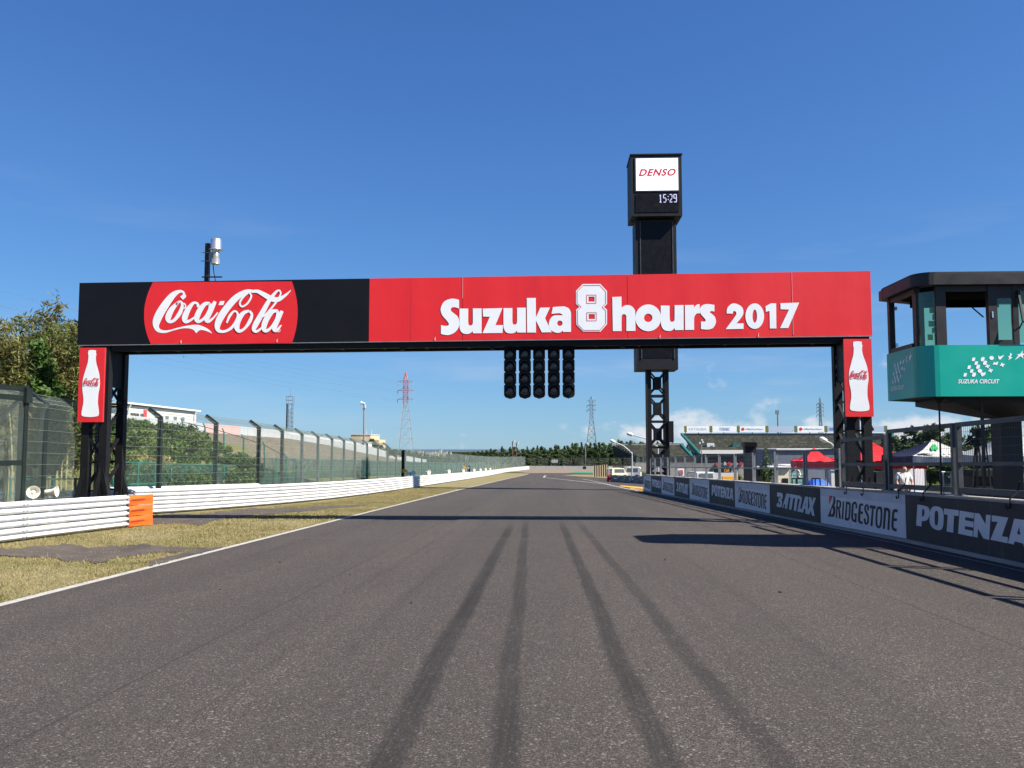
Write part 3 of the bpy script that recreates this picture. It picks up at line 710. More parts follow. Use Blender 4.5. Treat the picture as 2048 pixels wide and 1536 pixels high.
# ---- steel fence panels standing on the wall
FG = [6.8, 10.0, 13.2, 16.46, 19.6, 22.32, 25.02, 27.76, 30.26, 32.75, 35.19, 37.56, 39.85, 42.08, 44.46, 46.67, 48.8, 50.8, 52.6]
names_f = ['nearest', 'second', 'third', 'fourth', 'fifth', 'sixth', 'seventh', 'eighth', 'ninth', 'tenth', 'eleventh', 'twelfth', 'thirteenth', 'fourteenth', 'fifteenth', 'farthest']
for i in range(len(FG) - 1):
    a, b = FG[i] + .10, FG[i + 1] - .10; near = i < 5
    h0 = 1.06; h1 = (2.42 if i < 4 else 2.30) if near else (2.06 if i < 11 else 2.08); hm = 1.64 if near else 1.52
    w = .085 if near else .055; fx = .21
    t = thing('fence_panel', '%s steel mesh fence panel on the pit wall, counted from the camera' % (names_f[i - 2] if i > 1 else ('wall end', 'out of frame')[i]), 'fence', (wx(a) + fx, a, gz(a) + 1.0), 'mesh panels on the pit wall')
    p = lambda y, h: Vector((wx(y) + fx, y, gz(y) + h))
    fm = darksteel if near else steelgrey
    for y in (a, b):
        MB().bar(p(y, 1.045), p(y, h1), w, w, up=(0, 1, 0)).build('post', fm if near else steelgrey, t)
        MB().bx(wx(y) + fx - .09, wx(y) + fx + .09, y - .09, y + .09, gz(y) + 1.0455, gz(y) + 1.06).build('foot_plate', steelgrey, t)
    MB().bar(p(a, h1 - w / 2), p(b, h1 - w / 2), w * .96, w).build('top_rail', darksteel, t)
    MB().bar(p(a, hm), p(b, hm), w * .8, w * .8).build('middle_rail', fm, t)
    if near: MB().bar(p(a, 1.15), p(b, 1.15), w * .9, w * 1.2).build('bottom_rail', darksteel, t)
    m = MB(); wr = .0032
    for q in range(1, int((b - a) / .075)):
        y = a + q * .075; m.tube(p(y, hm), p(y, h1 - w), wr, n=3, cap=False)
    for q in range(1, int((h1 - hm) / .15) + 1):
        h = hm + q * .15
        if h < h1 - w: m.tube(p(a, h), p(b, h), wr, n=3, cap=False)
    if near:
        for q in range(1, int((b - a) / .075)):
            if i <= 2: break
            y = a + q * .075; m.tube(p(y, 1.2), p(y, hm), wr * .8, n=3, cap=False)
    tag(m.build('wire_mesh', steelgrey if not near else darksteel, t), kind='stuff')
    if near:  # strap hanging over the wall and a stay leg behind
        for q in range(0 if i < 2 else 1 if i == 2 else 2):
            y = a + (b - a) * (.3 + .4 * q)
            MB().path([p(y, 1.35) + Vector((-.06, 0, 0)), p(y, 1.2) + Vector((-.08, .03, 0)), p(y, 1.06) + Vector((-.22, .02, 0)), p(y, .93) + Vector((-.235, 0, 0)), p(y, .90) + Vector((-.25, .05, 0)), p(y, .96) + Vector((-.25, .09, 0))], .014, 5).build('tie_strap', rubber, t)
        if i == 3: MB().bar(p(a + .1, 1.9), p(a + .1, 1.06) + Vector((.35, .3, 0)), .035).build('stay', black, t)

# ================================================================== START GANTRY
GY = 23.6
gl = lambda x: 4.50 + (4.64 - 4.50) * (x + 13.6) / 22.5       # underside of the boards, rising slightly to the right
gantry = thing('start_gantry', 'black start gantry spanning the track with a long red and black banner', 'gantry', (-2.3, GY, gz(GY)))
BD = 1.15
xs_ = [at(px, 620, GY).x for px in (156.5, 300, 738, 925, 1255, 1585, 1743.5)]
# board panels: front
def pboard(x0, x1, y, th, mat, name, z0=0.0, z1=1.81):
    g0, g1 = gl(x0), gl(x1)
    m = MB(); m.prism([(x0, y, g0 + z0), (x1, y, g1 + z0), (x1, y, g1 + z1), (x0, y, g0 + z1)], (0, th, 0)); return m.build(name, mat, gantry)
panels = []
for i in range(6):
    panels.append(pboard(xs_[i] + .006, xs_[i + 1] - .006, GY, .06, blackvinyl if i < 2 else red, 'board_panel'))
pboard(xs_[0] + .03, xs_[-1] - .03, GY + BD - .06, .06, charcoal, 'rear_board')
m = MB()
for zz in (-.10, 1.70):
    for yy in (GY + .16, GY + BD - .16):
        m.bar((xs_[0] + .1, yy, gl(xs_[0]) + zz), (xs_[-1] - .1, yy, gl(xs_[-1]) + zz), .16, .16)
m.build('truss_chords', black, gantry)
m = MB(); n = 18
for i in range(n):
    xa = xs_[0] + .2 + (xs_[-1] - xs_[0] - .4) * i / n; xb = xs_[0] + .2 + (xs_[-1] - xs_[0] - .4) * (i + 1) / n
    m.bar((xa, GY + .2, gl(xa) - .08), (xb, GY + BD - .2, gl(xb) - .08), .08, .06); m.bar((xb, GY + .2, gl(xb) - .10), (xb, GY + BD - .2, gl(xb) - .10), .08, .08)
    for yy in (GY + .2, GY + BD - .2): m.bar((xa, yy, gl(xa)), (xb, yy, gl(xb) + 1.65), .07)
m.build('truss_braces', black, gantry)
m = MB(); m.bx(xs_[0] + .1, xs_[-1] - .1, GY + .25, GY + BD - .25, gl(-13) + .30, gl(-13) + .34); m.build('walkway', black, gantry)
# white aluminium edge below the boards, board joints
m = MB(); m.bar((xs_[0], GY + .02, gl(xs_[0]) - .012), (xs_[-1], GY + .02, gl(xs_[-1]) - .012), .05, .02); m.build('edge_trim', steelgrey, gantry)
for k in (5,):
    x = xs_[0] + (xs_[-1] - xs_[0]) * k / 12 + .3; MB().bx(x - .004, x + .004, GY - .003, GY, gl(x) + .02, gl(x) + 1.79).build('joint', seam_dark if x < xs_[2] else redprint, gantry)
for i in (3, 5):
    x = xs_[i]; MB().bar((x, GY - .002, gl(x) + (.05 if i == 5 else 1.2)), (x, GY - .002, gl(x) + 1.79), .012, .01).build('joint', seamwhite, gantry)
for px in (870, 362, 554, 1320, 1517):
    p = at(px, 684, GY - .008); MB().path([(p.x, GY - .008, gl(p.x) + .01), (p.x, GY - .02, gl(p.x) + .06), (p.x + .01, GY - .008, gl(p.x) + .10)], .006, 4).build('cable_tie', whitevinyl, gantry)
# legs
def leg(x0, x1, splay):
    z0 = gz(GY) - .05
    L = []
    for yy in (GY + .14, GY + BD - .1):
        for xx in (x0 + .1, x1 - .1):
            MB().bar((xx, yy, z0), (xx, yy, gl(xx) - .02), .22, .22, up=(0, 1, 0)).build('post', black, gantry)
    m = MB(); zt = gl(x0) - .2; nz = 6
    for k in range(nz):
        za = z0 + .1 + (zt - z0) * k / nz; zb = z0 + .1 + (zt - z0) * (k + 1) / nz
        for yy in (GY + .14, GY + BD - .1):
            m.bar((x0 + .1, yy, za), (x1 - .1, yy, zb), .09, .05) if k % 2 else m.bar((x1 - .1, yy, za), (x0 + .1, yy, zb), .09, .05)
            m.bar((x0 + .1, yy, zb), (x1 - .1, yy, zb), .07, .05)
        for xx in (x0 + .1, x1 - .1):
            m.bar((xx, GY + .14, za), (xx, GY + BD - .1, zb), .07, .05)
    m.build('bracing', black, gantry)
    for xx, yy, dx, dy in splay: MB().bar((xx, yy, z0 + 1.55), (xx + dx, yy + dy, z0), .16, .12).build('raking_strut', black, gantry)
LX0, LX1 = at(163, 800, GY).x + .02, -12.66
leg(LX0, LX1, [(LX0 + .1, GY + .1, -.35, -.05), (LX1 - .1, GY + .1, .35, -.05), (LX0 + .6, GY + .1, -.32, -.1), (LX1 - .1, GY + BD - .1, .4, .1), (LX0 + .5, GY + .1, .3, 0)])
RX0, RX1 = 8.16, at(1744, 800, GY).x - .02
leg(RX0, RX1, [])
MB().bx(LX1 - .12, LX1 - .05, GY + .26, GY + BD - .24, 3.3, gl(LX1) - .05).build('cable_tray', black, gantry)
MB().bx(RX0 + .05, RX0 + .12, GY + .26, GY + BD - .24, 3.4, gl(RX0) - .05).build('cable_tray', black, gantry)
for s in (-1, 1):
    xm = (RX0 + RX1) / 2 + .02
    MB().bar((xm + s * .12, GY + .12, gl(9) - 2.15), (xm + s * .36, GY + .12, gl(9) - 2.62), .10, .08).build('knee_brace', black, gantry)

# banner print --------------------------------------------------------------
def zm(x0, y0, s, Y):
    return lambda zx, zy: tuple(at(x0 + zx / s, y0 + zy / s, Y))
zc = zm(140, 540, 4.267, GY - .008)
xl = [(705 - 66 * (1 - ((i / 20 - .5) * 2) ** 2), 105 + (632 - 105) * i / 20) for i in range(21)]
xr = [(1893 + 50 * (1 - ((i / 20 - .5) * 2) ** 2), 97 + (627 - 97) * i / 20) for i in range(21)]
xl = [(x - (i / 20) * 18 + 2, y) for i, (x, y) in enumerate(xl)]
v2, f2 = fill2d([xl + xr[::-1]])
g0, g1 = gl(-10), gl(-10)
disc = decal('red_field', [(v2, f2)], zm(140, 540, 4.267, GY - .005), red, panels[1])
TAIL = [(752,470),(770,505),(830,515),(930,490),(1020,472),(1090,468),(1150,488),(1190,513),(1214,543,1),(1180,527),(1130,512),(1100,518),(1075,540,1),(1055,512),(1010,498),(950,500),(880,517),(810,537),(745,528),(715,490),(712,450)]
CC = [fill2d([smooth_outline(TAIL, 5)]), fill2d([[(1280,266),(1320,264),(1308,299),(1267,300)]])]
def ring(pts): return pts + [pts[0]]
for st in (
 [(950,238,30),(972,215,22),(965,188,18),(930,184,28),(875,218,52),(815,295,66),(765,375,70),(738,440,64),(738,490,42),(770,520,22)],
 [(975,210,16),(985,225,12),(960,250,14)],
 ring([(925,275,20),(870,335,44),(838,405,50),(850,440,30),(890,428,26),(935,370,34),(958,310,26),(950,272,16)]) + [(905,300,20)],
 [(945,285,14),(980,290,12),(985,320,12),(960,330,10)],
 [(1095,318,26),(1088,287,20),(1052,283,24),(1010,335,42),(980,405,50),(988,440,32),(1030,428,20),(1085,385,14)],
 ring([(1195,285,22),(1150,292,34),(1105,350,46),(1082,412,46),(1098,440,28),(1145,412,22),(1190,345,26)]),
 [(1240,268,26),(1205,335,44),(1168,415,44),(1182,440,26),(1225,408,16),(1262,362,12)],
 [(1560,178,20),(1500,188,40),(1415,240,54),(1335,330,58),(1280,415,58),(1258,480,48),(1272,519,30),(1325,523,22),(1385,487,24),(1428,415,22),(1430,368,18),(1402,352,16),(1365,390,22),(1338,452,14)],
 [(1550,185,22),(1600,182,30),(1660,212,40),(1720,245,46),(1775,252,40),(1830,222,24),(1868,190,12),(1886,170,3)],
 [(1530,190,14),(1548,225,16),(1515,285,16),(1470,312,16),(1450,282,16),(1478,232,16),(1530,188,14)],
 ring([(1530,350,20),(1480,368,34),(1435,432,48),(1425,492,44),(1448,522,28),(1492,498,22),(1535,438,30),(1553,380,22)]),
 [(1800,205,14),(1792,178,14),(1762,185,20),(1700,262,34),(1640,368,44),(1585,465,46),(1570,508,34),(1595,524,22),(1640,490,16),(1670,445,12)],
 [(1800,200,12),(1780,245,16),(1725,320,16),(1660,390,14),(1630,400,10)],
 ring([(1775,348,22),(1725,358,36),(1675,425,48),(1655,492,44),(1675,520,28),(1720,488,22),(1765,415,26)]),
 [(1812,350,26),(1775,420,42),(1745,492,42),(1760,518,26),(1795,482,14),(1805,470,8)]):
    CC.append(stroke2d(st, 5))
decal('script_lettering', CC, zc, whitevinyl, panels[1], lift=(0, -.0006, 0))
decal('registered_mark', [stroke2d([(p[0], p[1], 5) for p in ring(circ(1778, 513, 15, 15, 14))], 2), stroke2d([(1773, 521, 4), (1773, 506, 4), (1783, 509, 4), (1775, 514, 4), (1784, 521, 4)], 2)], zm(140, 540, 4.267, GY - .012), whitevinyl, panels[1])
z4 = zm(860, 550, 5.389, GY - .008); z5 = zm(1220, 540, 3.793, GY - .008)
SZ = [[[(313,268,1),(270,257),(215,258),(150,290),(115,360),(130,430),(180,490),(203,525),(195,545),(160,548),(118,540,1),(118,635,1),(160,645),(210,645),(270,615),(310,560),(315,500),(300,450),(260,415),(230,390),(225,365),(245,348),(280,350),(313,362,1)]],
 [[(318,362,1),(412,362,1),(412,505),(420,538),(438,545),(455,536),(462,505),(462,360,1),(556,360,1),(556,628,1),(462,628,1),(462,605,1),(430,628),(395,636),(350,625),(325,590),(318,540)]],
 [[(568,362,1),(780,357,1),(705,540,1),(788,540,1),(780,625,1),(566,627,1),(645,450,1),(572,448,1)]],
 [[(792,357,1),(888,356,1),(888,495),(895,528),(912,535),(930,527),(938,495),(938,353,1),(1032,352,1),(1034,620,1),(940,620,1),(938,600,1),(910,622),(870,630),(825,620),(800,585),(792,540)]],
 [[(1043,248,1),(1140,247,1),(1142,455,1),(1188,352,1),(1293,350,1),(1240,465,1),(1312,617,1),(1205,618,1),(1142,490,1),(1142,620,1),(1047,620,1)]],
 [[(1325,345,1),(1400,340),(1450,340),(1495,360),(1517,400),(1520,450),(1520,613,1),(1435,614,1),(1432,600,1),(1400,620),(1360,622),(1310,600),(1283,560),(1285,500),(1310,455),(1350,435),(1430,435,1),(1415,418),(1390,412),(1350,415),(1308,420,1)], circ(1400, 520, 29)],
 [[(1645,97,1),(1835,96,1),(1907,172,1),(1908,312,1),(1875,345,1),(1908,375,1),(1908,528,1),(1838,610,1),(1650,610,1),(1577,535,1),(1575,375,1),(1610,345,1),(1573,312,1),(1573,172,1)], [(1708,233,1),(1773,233,1),(1773,287,1),(1708,287,1)], [(1710,422,1),(1776,422,1),(1776,475,1),(1710,475,1)]]]
so = lambda g: fill2d([smooth_outline(l, 6) if len(l) != 28 else l for l in g])
decal('heavy_lettering', [so(g) for g in SZ], z4, whitevinyl, panels[3])
ol = [(1650,112),(1830,111),(1893,178),(1894,306),(1855,345),(1894,382),(1894,522),(1832,596),(1656,596),(1591,529),(1589,382),(1630,345),(1587,306),(1587,178)]
thin = []
for poly in (ol, [(1688,215),(1790,215),(1790,305),(1688,305)], [(1690,405),(1793,405),(1793,493),(1690,493)]):
    for a, b in zip(poly, poly[1:] + poly[:1]): thin.append(stroke2d([(*a, 5), (*b, 5)], 1))
decal('number_outline', thin, zm(860, 550, 5.389, GY - .012), redprint, panels[3])
HR = [[[(17,205,1),(87,202,1),(88,285,1),(115,268),(150,268),(180,290),(192,330),(193,462,1),(124,463,1),(124,360),(118,340),(105,335),(92,342),(88,365),(88,463,1),(22,464,1)]],
 [circ(290, 363, 98, 102), circ(290, 363, 32)],
 [[(385,270,1),(452,270,1),(453,365),(460,390),(473,393),(487,385),(490,360),(490,267,1),(558,266,1),(559,455,1),(492,456,1),(492,440,1),(465,460),(435,462),(405,450),(388,415),(385,370)]],
 [[(568,266,1),(637,265,1),(637,285,1),(655,265),(680,258,1),(682,330,1),(660,330),(645,345),(638,370),(638,454,1),(570,455,1)]],
 [[(792,265,1),(740,258),(700,268),(680,300),(690,335),(720,370),(725,385),(715,392),(690,390,1),(690,448,1),(740,452),(780,440),(803,400),(798,360),(775,335),(757,320),(770,312),(792,315,1)]]]
YR = [[[(885,330,1),(890,290),(920,258),(955,255),(1000,280),(1012,320),(1000,355),(960,405,1),(1013,405,1),(1013,447,1),(878,449,1),(950,350),(958,325),(948,312),(935,315),(930,332,1)]],
 [circ(1098, 350, 71, 97), circ(1098, 350, 17, 50)],
 [[(1180,275,1),(1220,253,1),(1260,253,1),(1262,443,1),(1213,444,1),(1210,310,1),(1182,318,1)]],
 [[(1293,252,1),(1435,247,1),(1352,440,1),(1290,441,1),(1358,300,1),(1294,298,1)]]]
decal('heavy_lettering', [so(g) for g in HR], z5, whitevinyl, panels[4])
decal('year_numerals', [so(g) for g in YR], z5, whitevinyl, panels[4])

# bottle signs on the legs ---------------------------------------------------
BOT = [(280,180,1),(285,155,1),(340,150),(395,157,1),(393,180,1),(402,210),(398,225,1),(398,270),(410,330),(440,410),(460,470),(475,560),(477,640),(465,720),(462,800),(465,860),(480,930),(487,980),(480,1015),(440,1028),(360,1034),(280,1028),(240,1015),(232,980),(240,920),(250,850),(245,770),(230,700),(222,620),(225,540),(240,470),(265,380),(283,310),(288,225,1),(280,210)]
def bottle_sign(x0, x1, z0, z1, y, label, depth):
    t = thing('bottle_sign', label, 'sign', ((x0 + x1) / 2, y, z0), 'bottle signs on the gantry legs')
    MB().bx(x0, x1, y, y + .05, z0, z1).build('face', redsign, t)
    MB().bx(x0 + .01, x1 - .01, y + .05, y + depth, z0 + .01, z1 - .01).build('case', charcoal, t)
    def fn(x, yy, d=.006):
        u = (x - (153 + 22 * (yy - 120) / 980)) / 370; v = (1100 - yy) / 980
        return (x0 + u * (x1 - x0), y - d, z0 + v * (z1 - z0))
    decal('bottle', [fill2d([smooth_outline(BOT, 4)])], fn, whitevinyl, t)
    def fc(zx, zy):
        u = (zx - 712) / (1886 - 712); w = (zy - 170) / (540 - 170)
        return fn(232 + u * 240, 520 + w * 112, .010)
    decal('script_lettering', CC, fc, redprint, t, lift=(0, -.0004, 0))
bottle_sign(-13.46, -12.72, 2.28, 4.41, GY - .09, 'red sign with white bottle on the left gantry leg', .14)
bottle_sign(8.08, 8.84, 2.40, 4.54, GY - .09, 'red sign with white bottle on the right gantry leg beside the pit wall', .14)

# start lights -----------------------------------------------------------------
lens_m = paint('lens_dark', (.030, .032, .040), .18, var=.35, scale=9, spec=.7)
for i, px in enumerate((1020, 1049.5, 1078, 1107.5, 1137)):
    c = at(px, 700, GY + .32); zt = gl(c.x) - .17; w = .175
    t = thing('start_light', '%s hanging column of four black start lamps under the gantry' % ['leftmost', 'second from left', 'middle', 'second from right', 'rightmost'][i], 'start light', (c.x, GY + .45, zt - 1.46), 'start lights under the gantry')
    MB().bx(c.x - .05, c.x + .05, GY + .40, GY + .50, zt - .02, gl(c.x) - .02).build('hanger', black, t)
    for k in range(4):
        z = zt - .18 - .352 * k; y = GY + .32; r = .172
        o = [(c.x - r, z + r * .78), (c.x - r * .86, z + r * .99), (c.x + r * .86, z + r * .99), (c.x + r, z + r * .78), (c.x + r, z - r * .78), (c.x + r * .82, z - r * .99), (c.x - r * .82, z - r * .99), (c.x - r, z - r * .78)]
        if k == 3: o = o[:4] + [(c.x + r, z - r * .72), (c.x + r * .82, z - r * 1.08), (c.x + r * .3, z - r * 1.26), (c.x, z - r * 1.36), (c.x - r * .3, z - r * 1.26), (c.x - r * .82, z - r * 1.08), (c.x - r, z - r * .72)]
        h = MB().prism([(a, y, b) for a, b in o], (0, .2, 0)).build('lamp_housing', black, t)
        MB().lathe((c.x, y - .002, z - .01), (0, -1, 0), [(0, .135), (.012, .132), (.03, .10), (.038, .05), (.04, .001)], 18).build('lens', lens_m, h, True)
        m = MB(); n = 14
        for j in range(n):
            a0 = math.pi * (-.08 + 1.16 * j / n); a1 = math.pi * (-.08 + 1.16 * (j + 1) / n)
            q = lambda a, rr, d: (c.x + rr * math.cos(a), y - d, z - .01 + rr * math.sin(a))
            m.add([q(a0, .158, 0), q(a1, .158, 0), q(a1, .150, .17), q(a0, .150, .17), q(a0, .148, 0), q(a1, .148, 0), q(a1, .142, .17), q(a0, .142, .17)], [(0, 1, 2, 3), (7, 6, 5, 4), (3, 2, 6, 7)])
        m.build('visor', black, h)
for px in (985, 1245, 805):
    p = at(px, 690, GY + .2); tag(MB().bx(p.x - .06, p.x + .06, GY + .1, GY + .24, gl(p.x) - .24, gl(p.x) - .15).build('small_sensor', black),
        'small black box under the gantry beam %s' % {985: 'just left of the start lights', 1245: 'right of the start lights', 805: 'below the black board left of centre'}[px], 'sensor')

# instrument on the gantry roof ------------------------------------------------
IY = GY + .5
b0 = at(414, 560, IY); bt = at(414, 487, IY)
t = thing('scanner_mast', 'dark post with silver cylindrical scanner on top of the gantry', 'sensor', (b0.x, IY, gl(b0.x) + 1.8))
MB().bx(b0.x - .06, b0.x + .06, IY - .06, IY + .06, gl(b0.x) + 1.7, bt.z).build('post', brownframe, t)
MB().bar(at(404, 554, IY - .08), at(444, 554, IY - .08), .03, .035).build('crossbar', black, t)
cx = at(433, 500, IY).x
hd = MB().lathe((cx, IY - .05, at(433, 527.5, IY).z), (0, 0, 1), [(-.03, .0), (-.03, .125), (0, .125), (0, .118), (.13, .118), (.13, .10), (.40, .10)], 20).build('scanner_base', silver, t, True)
MB().lathe((cx, IY - .05, at(433, 518, IY).z), (0, 0, 1), [(0, .092), (.27, .092)], 18).build('scanner_glass', darkglass, t, True)
MB().lathe((cx, IY - .05, at(433, 498.5, IY).z), (0, 0, 1), [(-.035, .0), (-.035, .20), (-.01, .165), (.0, .155), (.27, .150), (.30, .13), (.30, .0)], 22).build('scanner_hood', silver, t, True)
MB().bx(b0.x + .05, cx - .05, IY - .06, IY - .02, at(433, 525, IY).z, at(433, 505, IY).z).build('bracket', steelgrey, t)
for py in (505, 522): MB().bar(at(402, py, IY - .07), at(420, py, IY - .07), .025, .02).build('clamp', steelgrey, t)
MB().path([at(426, 528, IY), at(427, 540, IY - .04), at(429, 552, IY - .02), at(432, 566, IY)], .014, 6).build('cable', rubber, t)

# ================================================================== CLOCK TOWER BEHIND THE PIT WALL
TYY = 55.0; ks = TYY / 57.0
ct = thing('clock_tower', 'tall black lattice tower with a white sign and digital clock behind the pit wall', 'tower', (7.2, TYY + 1, gz(TYY)))
x0, x1 = at(1272.5, 600, TYY).x, at(1354.5, 600, TYY).x; D = 2.0
zb, zh = at(1300, 739, TYY).z, at(1300, 440, TYY).z
hx0, hx1 = at(1262, 380, TYY - .5).x, at(1364, 380, TYY - .5).x; zt_, zq = at(1310, 310, TYY - .5).z, at(1310, 432, TYY - .5).z
MB().bx(x0, x1, TYY, TYY + D, zb, zh).build('shaft_casing', charcoal, ct)
m = MB(); m.bx(x0 + .35, x1 - .28, TYY - .02, TYY - .001, zb + .75, zh - .15); m.build('display_column', screenblk, ct)
for xx in (x0 + .31, x1 - .24): MB().bx(xx - .03, xx + .03, TYY - .05, TYY - .001, zb + .7, zh - .1).build('display_edge', darksteel, ct)
for k in range(8):
    z = zb + .75 + (zh - zb - 1) * k / 8; MB().bx(x0 - .01, x0 + .29, TYY - .012, TYY, z, z + .02).build('casing_joint', seam_dark, ct)
head = MB().bx(hx0, hx1, TYY - .5, TYY + 2.0, zq, zt_).build('head_casing', charcoal, ct)
MB().bx(hx0 - .05, hx1 + .05, TYY - .55, TYY + 2.05, zt_, zt_ + .08).build('head_cap', black, ct)
sx0, sx1 = at(1272, 350, TYY - .53).x, at(1356, 350, TYY - .53).x; sz0, sz1 = at(1310, 381, TYY - .53).z, at(1310, 317, TYY - .53).z
MB().bx(sx0 - .08, sx1 + .08, TYY - .54, TYY - .503, sz0 - .08, sz1 + .08).build('sign_frame', darksteel, ct)
sg = MB().bx(sx0, sx1, TYY - .56, TYY - .542, sz0, sz1).build('white_sign', glowboard, ct)
v, f = text2d('DENSO', shear=.32, bold=.04, spacing=1.12)
tx0, tx1 = at(1277, 350, TYY - .57).x, at(1352, 350, TYY - .57).x; tz0, tz1 = at(1310, 352, TYY - .57).z, at(1310, 337.5, TYY - .57).z
decal('sign_lettering', [(v, f)], lambda u, w: (tx0 + u * (tx1 - tx0), TYY - .57, tz0 + w * (tz1 - tz0)), redprint, sg)
cz0, cz1 = at(1310, 424, TYY - .53).z, at(1310, 388, TYY - .53).z
cl = MB().bx(sx0 - .05, sx1 + .03, TYY - .53, TYY - .503, cz0, cz1).build('clock_screen', screenblk, ct)
def seg_digits(txt, cw, ch, gap):
    SEG = {'1': [((.5, 0), (.5, 1)), ((.25, .8), (.5, 1)), ((.2, 0), (.8, 0))], '5': [((.9, 1), (.1, 1)), ((.1, 1), (.1, .55)), ((.1, .55), (.8, .55)), ((.9, .5), (.9, .1)), ((.8, 0), (.1, 0))],
           '2': [((.1, 1), (.8, 1)), ((.9, .95), (.9, .6)), ((.85, .5), (.15, .1)), ((.1, 0), (.95, 0))], '9': [((.9, 1), (.1, 1)), ((.1, 1), (.1, .5)), ((.1, .5), (.9, .5)), ((.9, 1), (.9, 0)), ((.9, 0), (.1, 0))]}
    out = []; x = 0
    for c in txt:
        if c == ':':
            for h in (.28, .68): out.append(stroke2d([(x + cw * .25, ch * h, .06), (x + cw * .25, ch * (h + .12), .06)], 1))
            x += cw * .6; continue
        for a, b in SEG[c]: out.append(stroke2d([(x + a[0] * cw, a[1] * ch, .055), (x + b[0] * cw, b[1] * ch, .055)], 1))
        x += cw + gap
    return out
dx0 = at(1318, 400, TYY - .54).x; dz0 = at(1310, 404.5, TYY - .54).z; dz1 = at(1310, 389.5, TYY - .54).z
decal('clock_digits', seg_digits('15:29', .20, dz1 - dz0, .075), lambda u, w: (dx0 + u, TYY - .54, dz0 + w), clockm, cl, lift=(0, -.001, 0))
# lattice foot
lx0, lx1 = at(1294, 800, TYY + .4).x, at(1339, 800, TYY + .4).x; zg = gz(TYY) - .1
for yy in (TYY + .5, TYY + D - .5):
    for xx in (lx0 + .16, lx1 - .16):
        MB().bx(xx - .13, xx + .13, yy - .10, yy + .10, zg, zb).build('leg', black, ct)
nb = 4; hb = (zb - zg - 1.2) / nb
for k in range(nb):
    z0 = zg + 1.2 + hb * k; z1 = z0 + hb; zm_ = (z0 + z1) / 2
    for yy in (TYY + .45, TYY + D - .55):
        m = MB(); a, b = lx0 + .3, lx1 - .3; c = (a + b) / 2
        m.bx(a, b, yy, yy + .08, z0 - .07, z0 + .07)
        m.bx(c - .22, c + .22, yy + .01, yy + .07, zm_ - .40, zm_ + .40)
        for sx in (-1, 1):
            for sz in (-1, 1): m.bar((c + sx * .15, yy + .04, zm_ + sz * .3), (c + sx * .62, yy + .04, zm_ + sz * hb * .5), .11, .05, up=(0, 1, 0))
        m.build('lattice', black, ct)
bxp = at(1342, 870, TYY + .4); MB().bx(at(1337, 870, TYY + .3).x, at(1347, 870, TYY + .3).x, TYY + .2, TYY + .9, at(1342, 885, TYY).z, at(1342, 842, TYY).z).build('equipment_box', black, ct)
MB().bx(lx0 - .10, lx0 + .02, TYY + .3, TYY + .42, zg, zb).build('cable_duct', brownframe, ct)

# ================================================================== CONTROL TOWER (green) ON THE RIGHT
XL, YF, YB = 7.0, 16.2, 17.75
def plan(off=0.0):
    pts = [(XL - off, YB)]
    r = .34
    for k in range(7):
        a = math.pi + (math.pi / 2) * k / 6; pts.append((XL - off + r + r * math.cos(a), YF - off + r + r * math.sin(a)))
    pts += [(12.6, YF - off), (12.6, 18.4 + off), (7.9, 18.4 + off), (XL - off + .02, YB + .12 + off)]
    return pts
cw = thing('control_tower', 'green and black race control cabin on a pedestal above the pit wall', 'tower', (9.0, 17.9, gz(17)))
FZ0, FZ1, RZ0, RZ1 = 2.53, 3.50, 4.64, 4.84
def wallring(pl, th, z0, z1):
    m = MB(); n = len(pl); cx = sum(p[0] for p in pl) / n; cy = sum(p[1] for p in pl) / n
    inn = [(p[0] + (th if p[0] < 8 else -th if p[0] > 12 else 0), p[1] + (th if p[1] < 17 else -th if p[1] > 18 else 0)) for p in pl]
    V = [(a, b, z) for (a, b) in pl for z in (z0, z1)] + [(a, b, z) for (a, b) in inn for z in (z0, z1)]; F = []
    for i in range(n):
        j = (i + 1) % n
        F += [(2 * i, 2 * j, 2 * j + 1, 2 * i + 1), (2 * n + 2 * i + 1, 2 * n + 2 * j + 1, 2 * n + 2 * j, 2 * n + 2 * i), (2 * i + 1, 2 * j + 1, 2 * n + 2 * j + 1, 2 * n + 2 * i + 1)]
    return m.add(V, F)
fas = wallring(plan(), .06, FZ0, FZ1).build('fascia', greentower, cw)
MB().prism([(a, b, FZ0 + .02) for a, b in plan(-.03)], (0, 0, .06)).build('floor', hullblack, cw)
roof = MB().prism([(a, b, RZ0) for a, b in plan(.09)], (0, 0, RZ1 - RZ0)).build('roof', brownframe, cw)
MB().prism([(a, b, RZ1) for a, b in plan(.05)], (0, 0, .05)).build('roof_edge', hullblack, roof)
def post(x, y, w=.09, d=.09, z0=FZ1, z1=RZ0, nm='window_post', mt=brownframe): return MB().bx(x - w / 2, x + w / 2, y - d / 2, y + d / 2, z0, z1).build(nm, mt, cw)
fxp = lambda px: at(px, 620, YF + .08).x
post(XL + .08, YB - .02, .11, .11); post(XL + .10, YF + .36, .09, .16)
post(fxp(1880), YF + .09, .19, .10); post(fxp(1984), YF + .09, .16, .10); post(fxp(2030), YF + .09, .10, .08); post(fxp(2110), YF + .09, .12, .1); post(fxp(2250), YF + .09, .12, .1)
for x, y in ((7.95, 18.3), (9.35, 18.3), (10.9, 18.3), (12.5, 18.3)): post(x, y, .07)
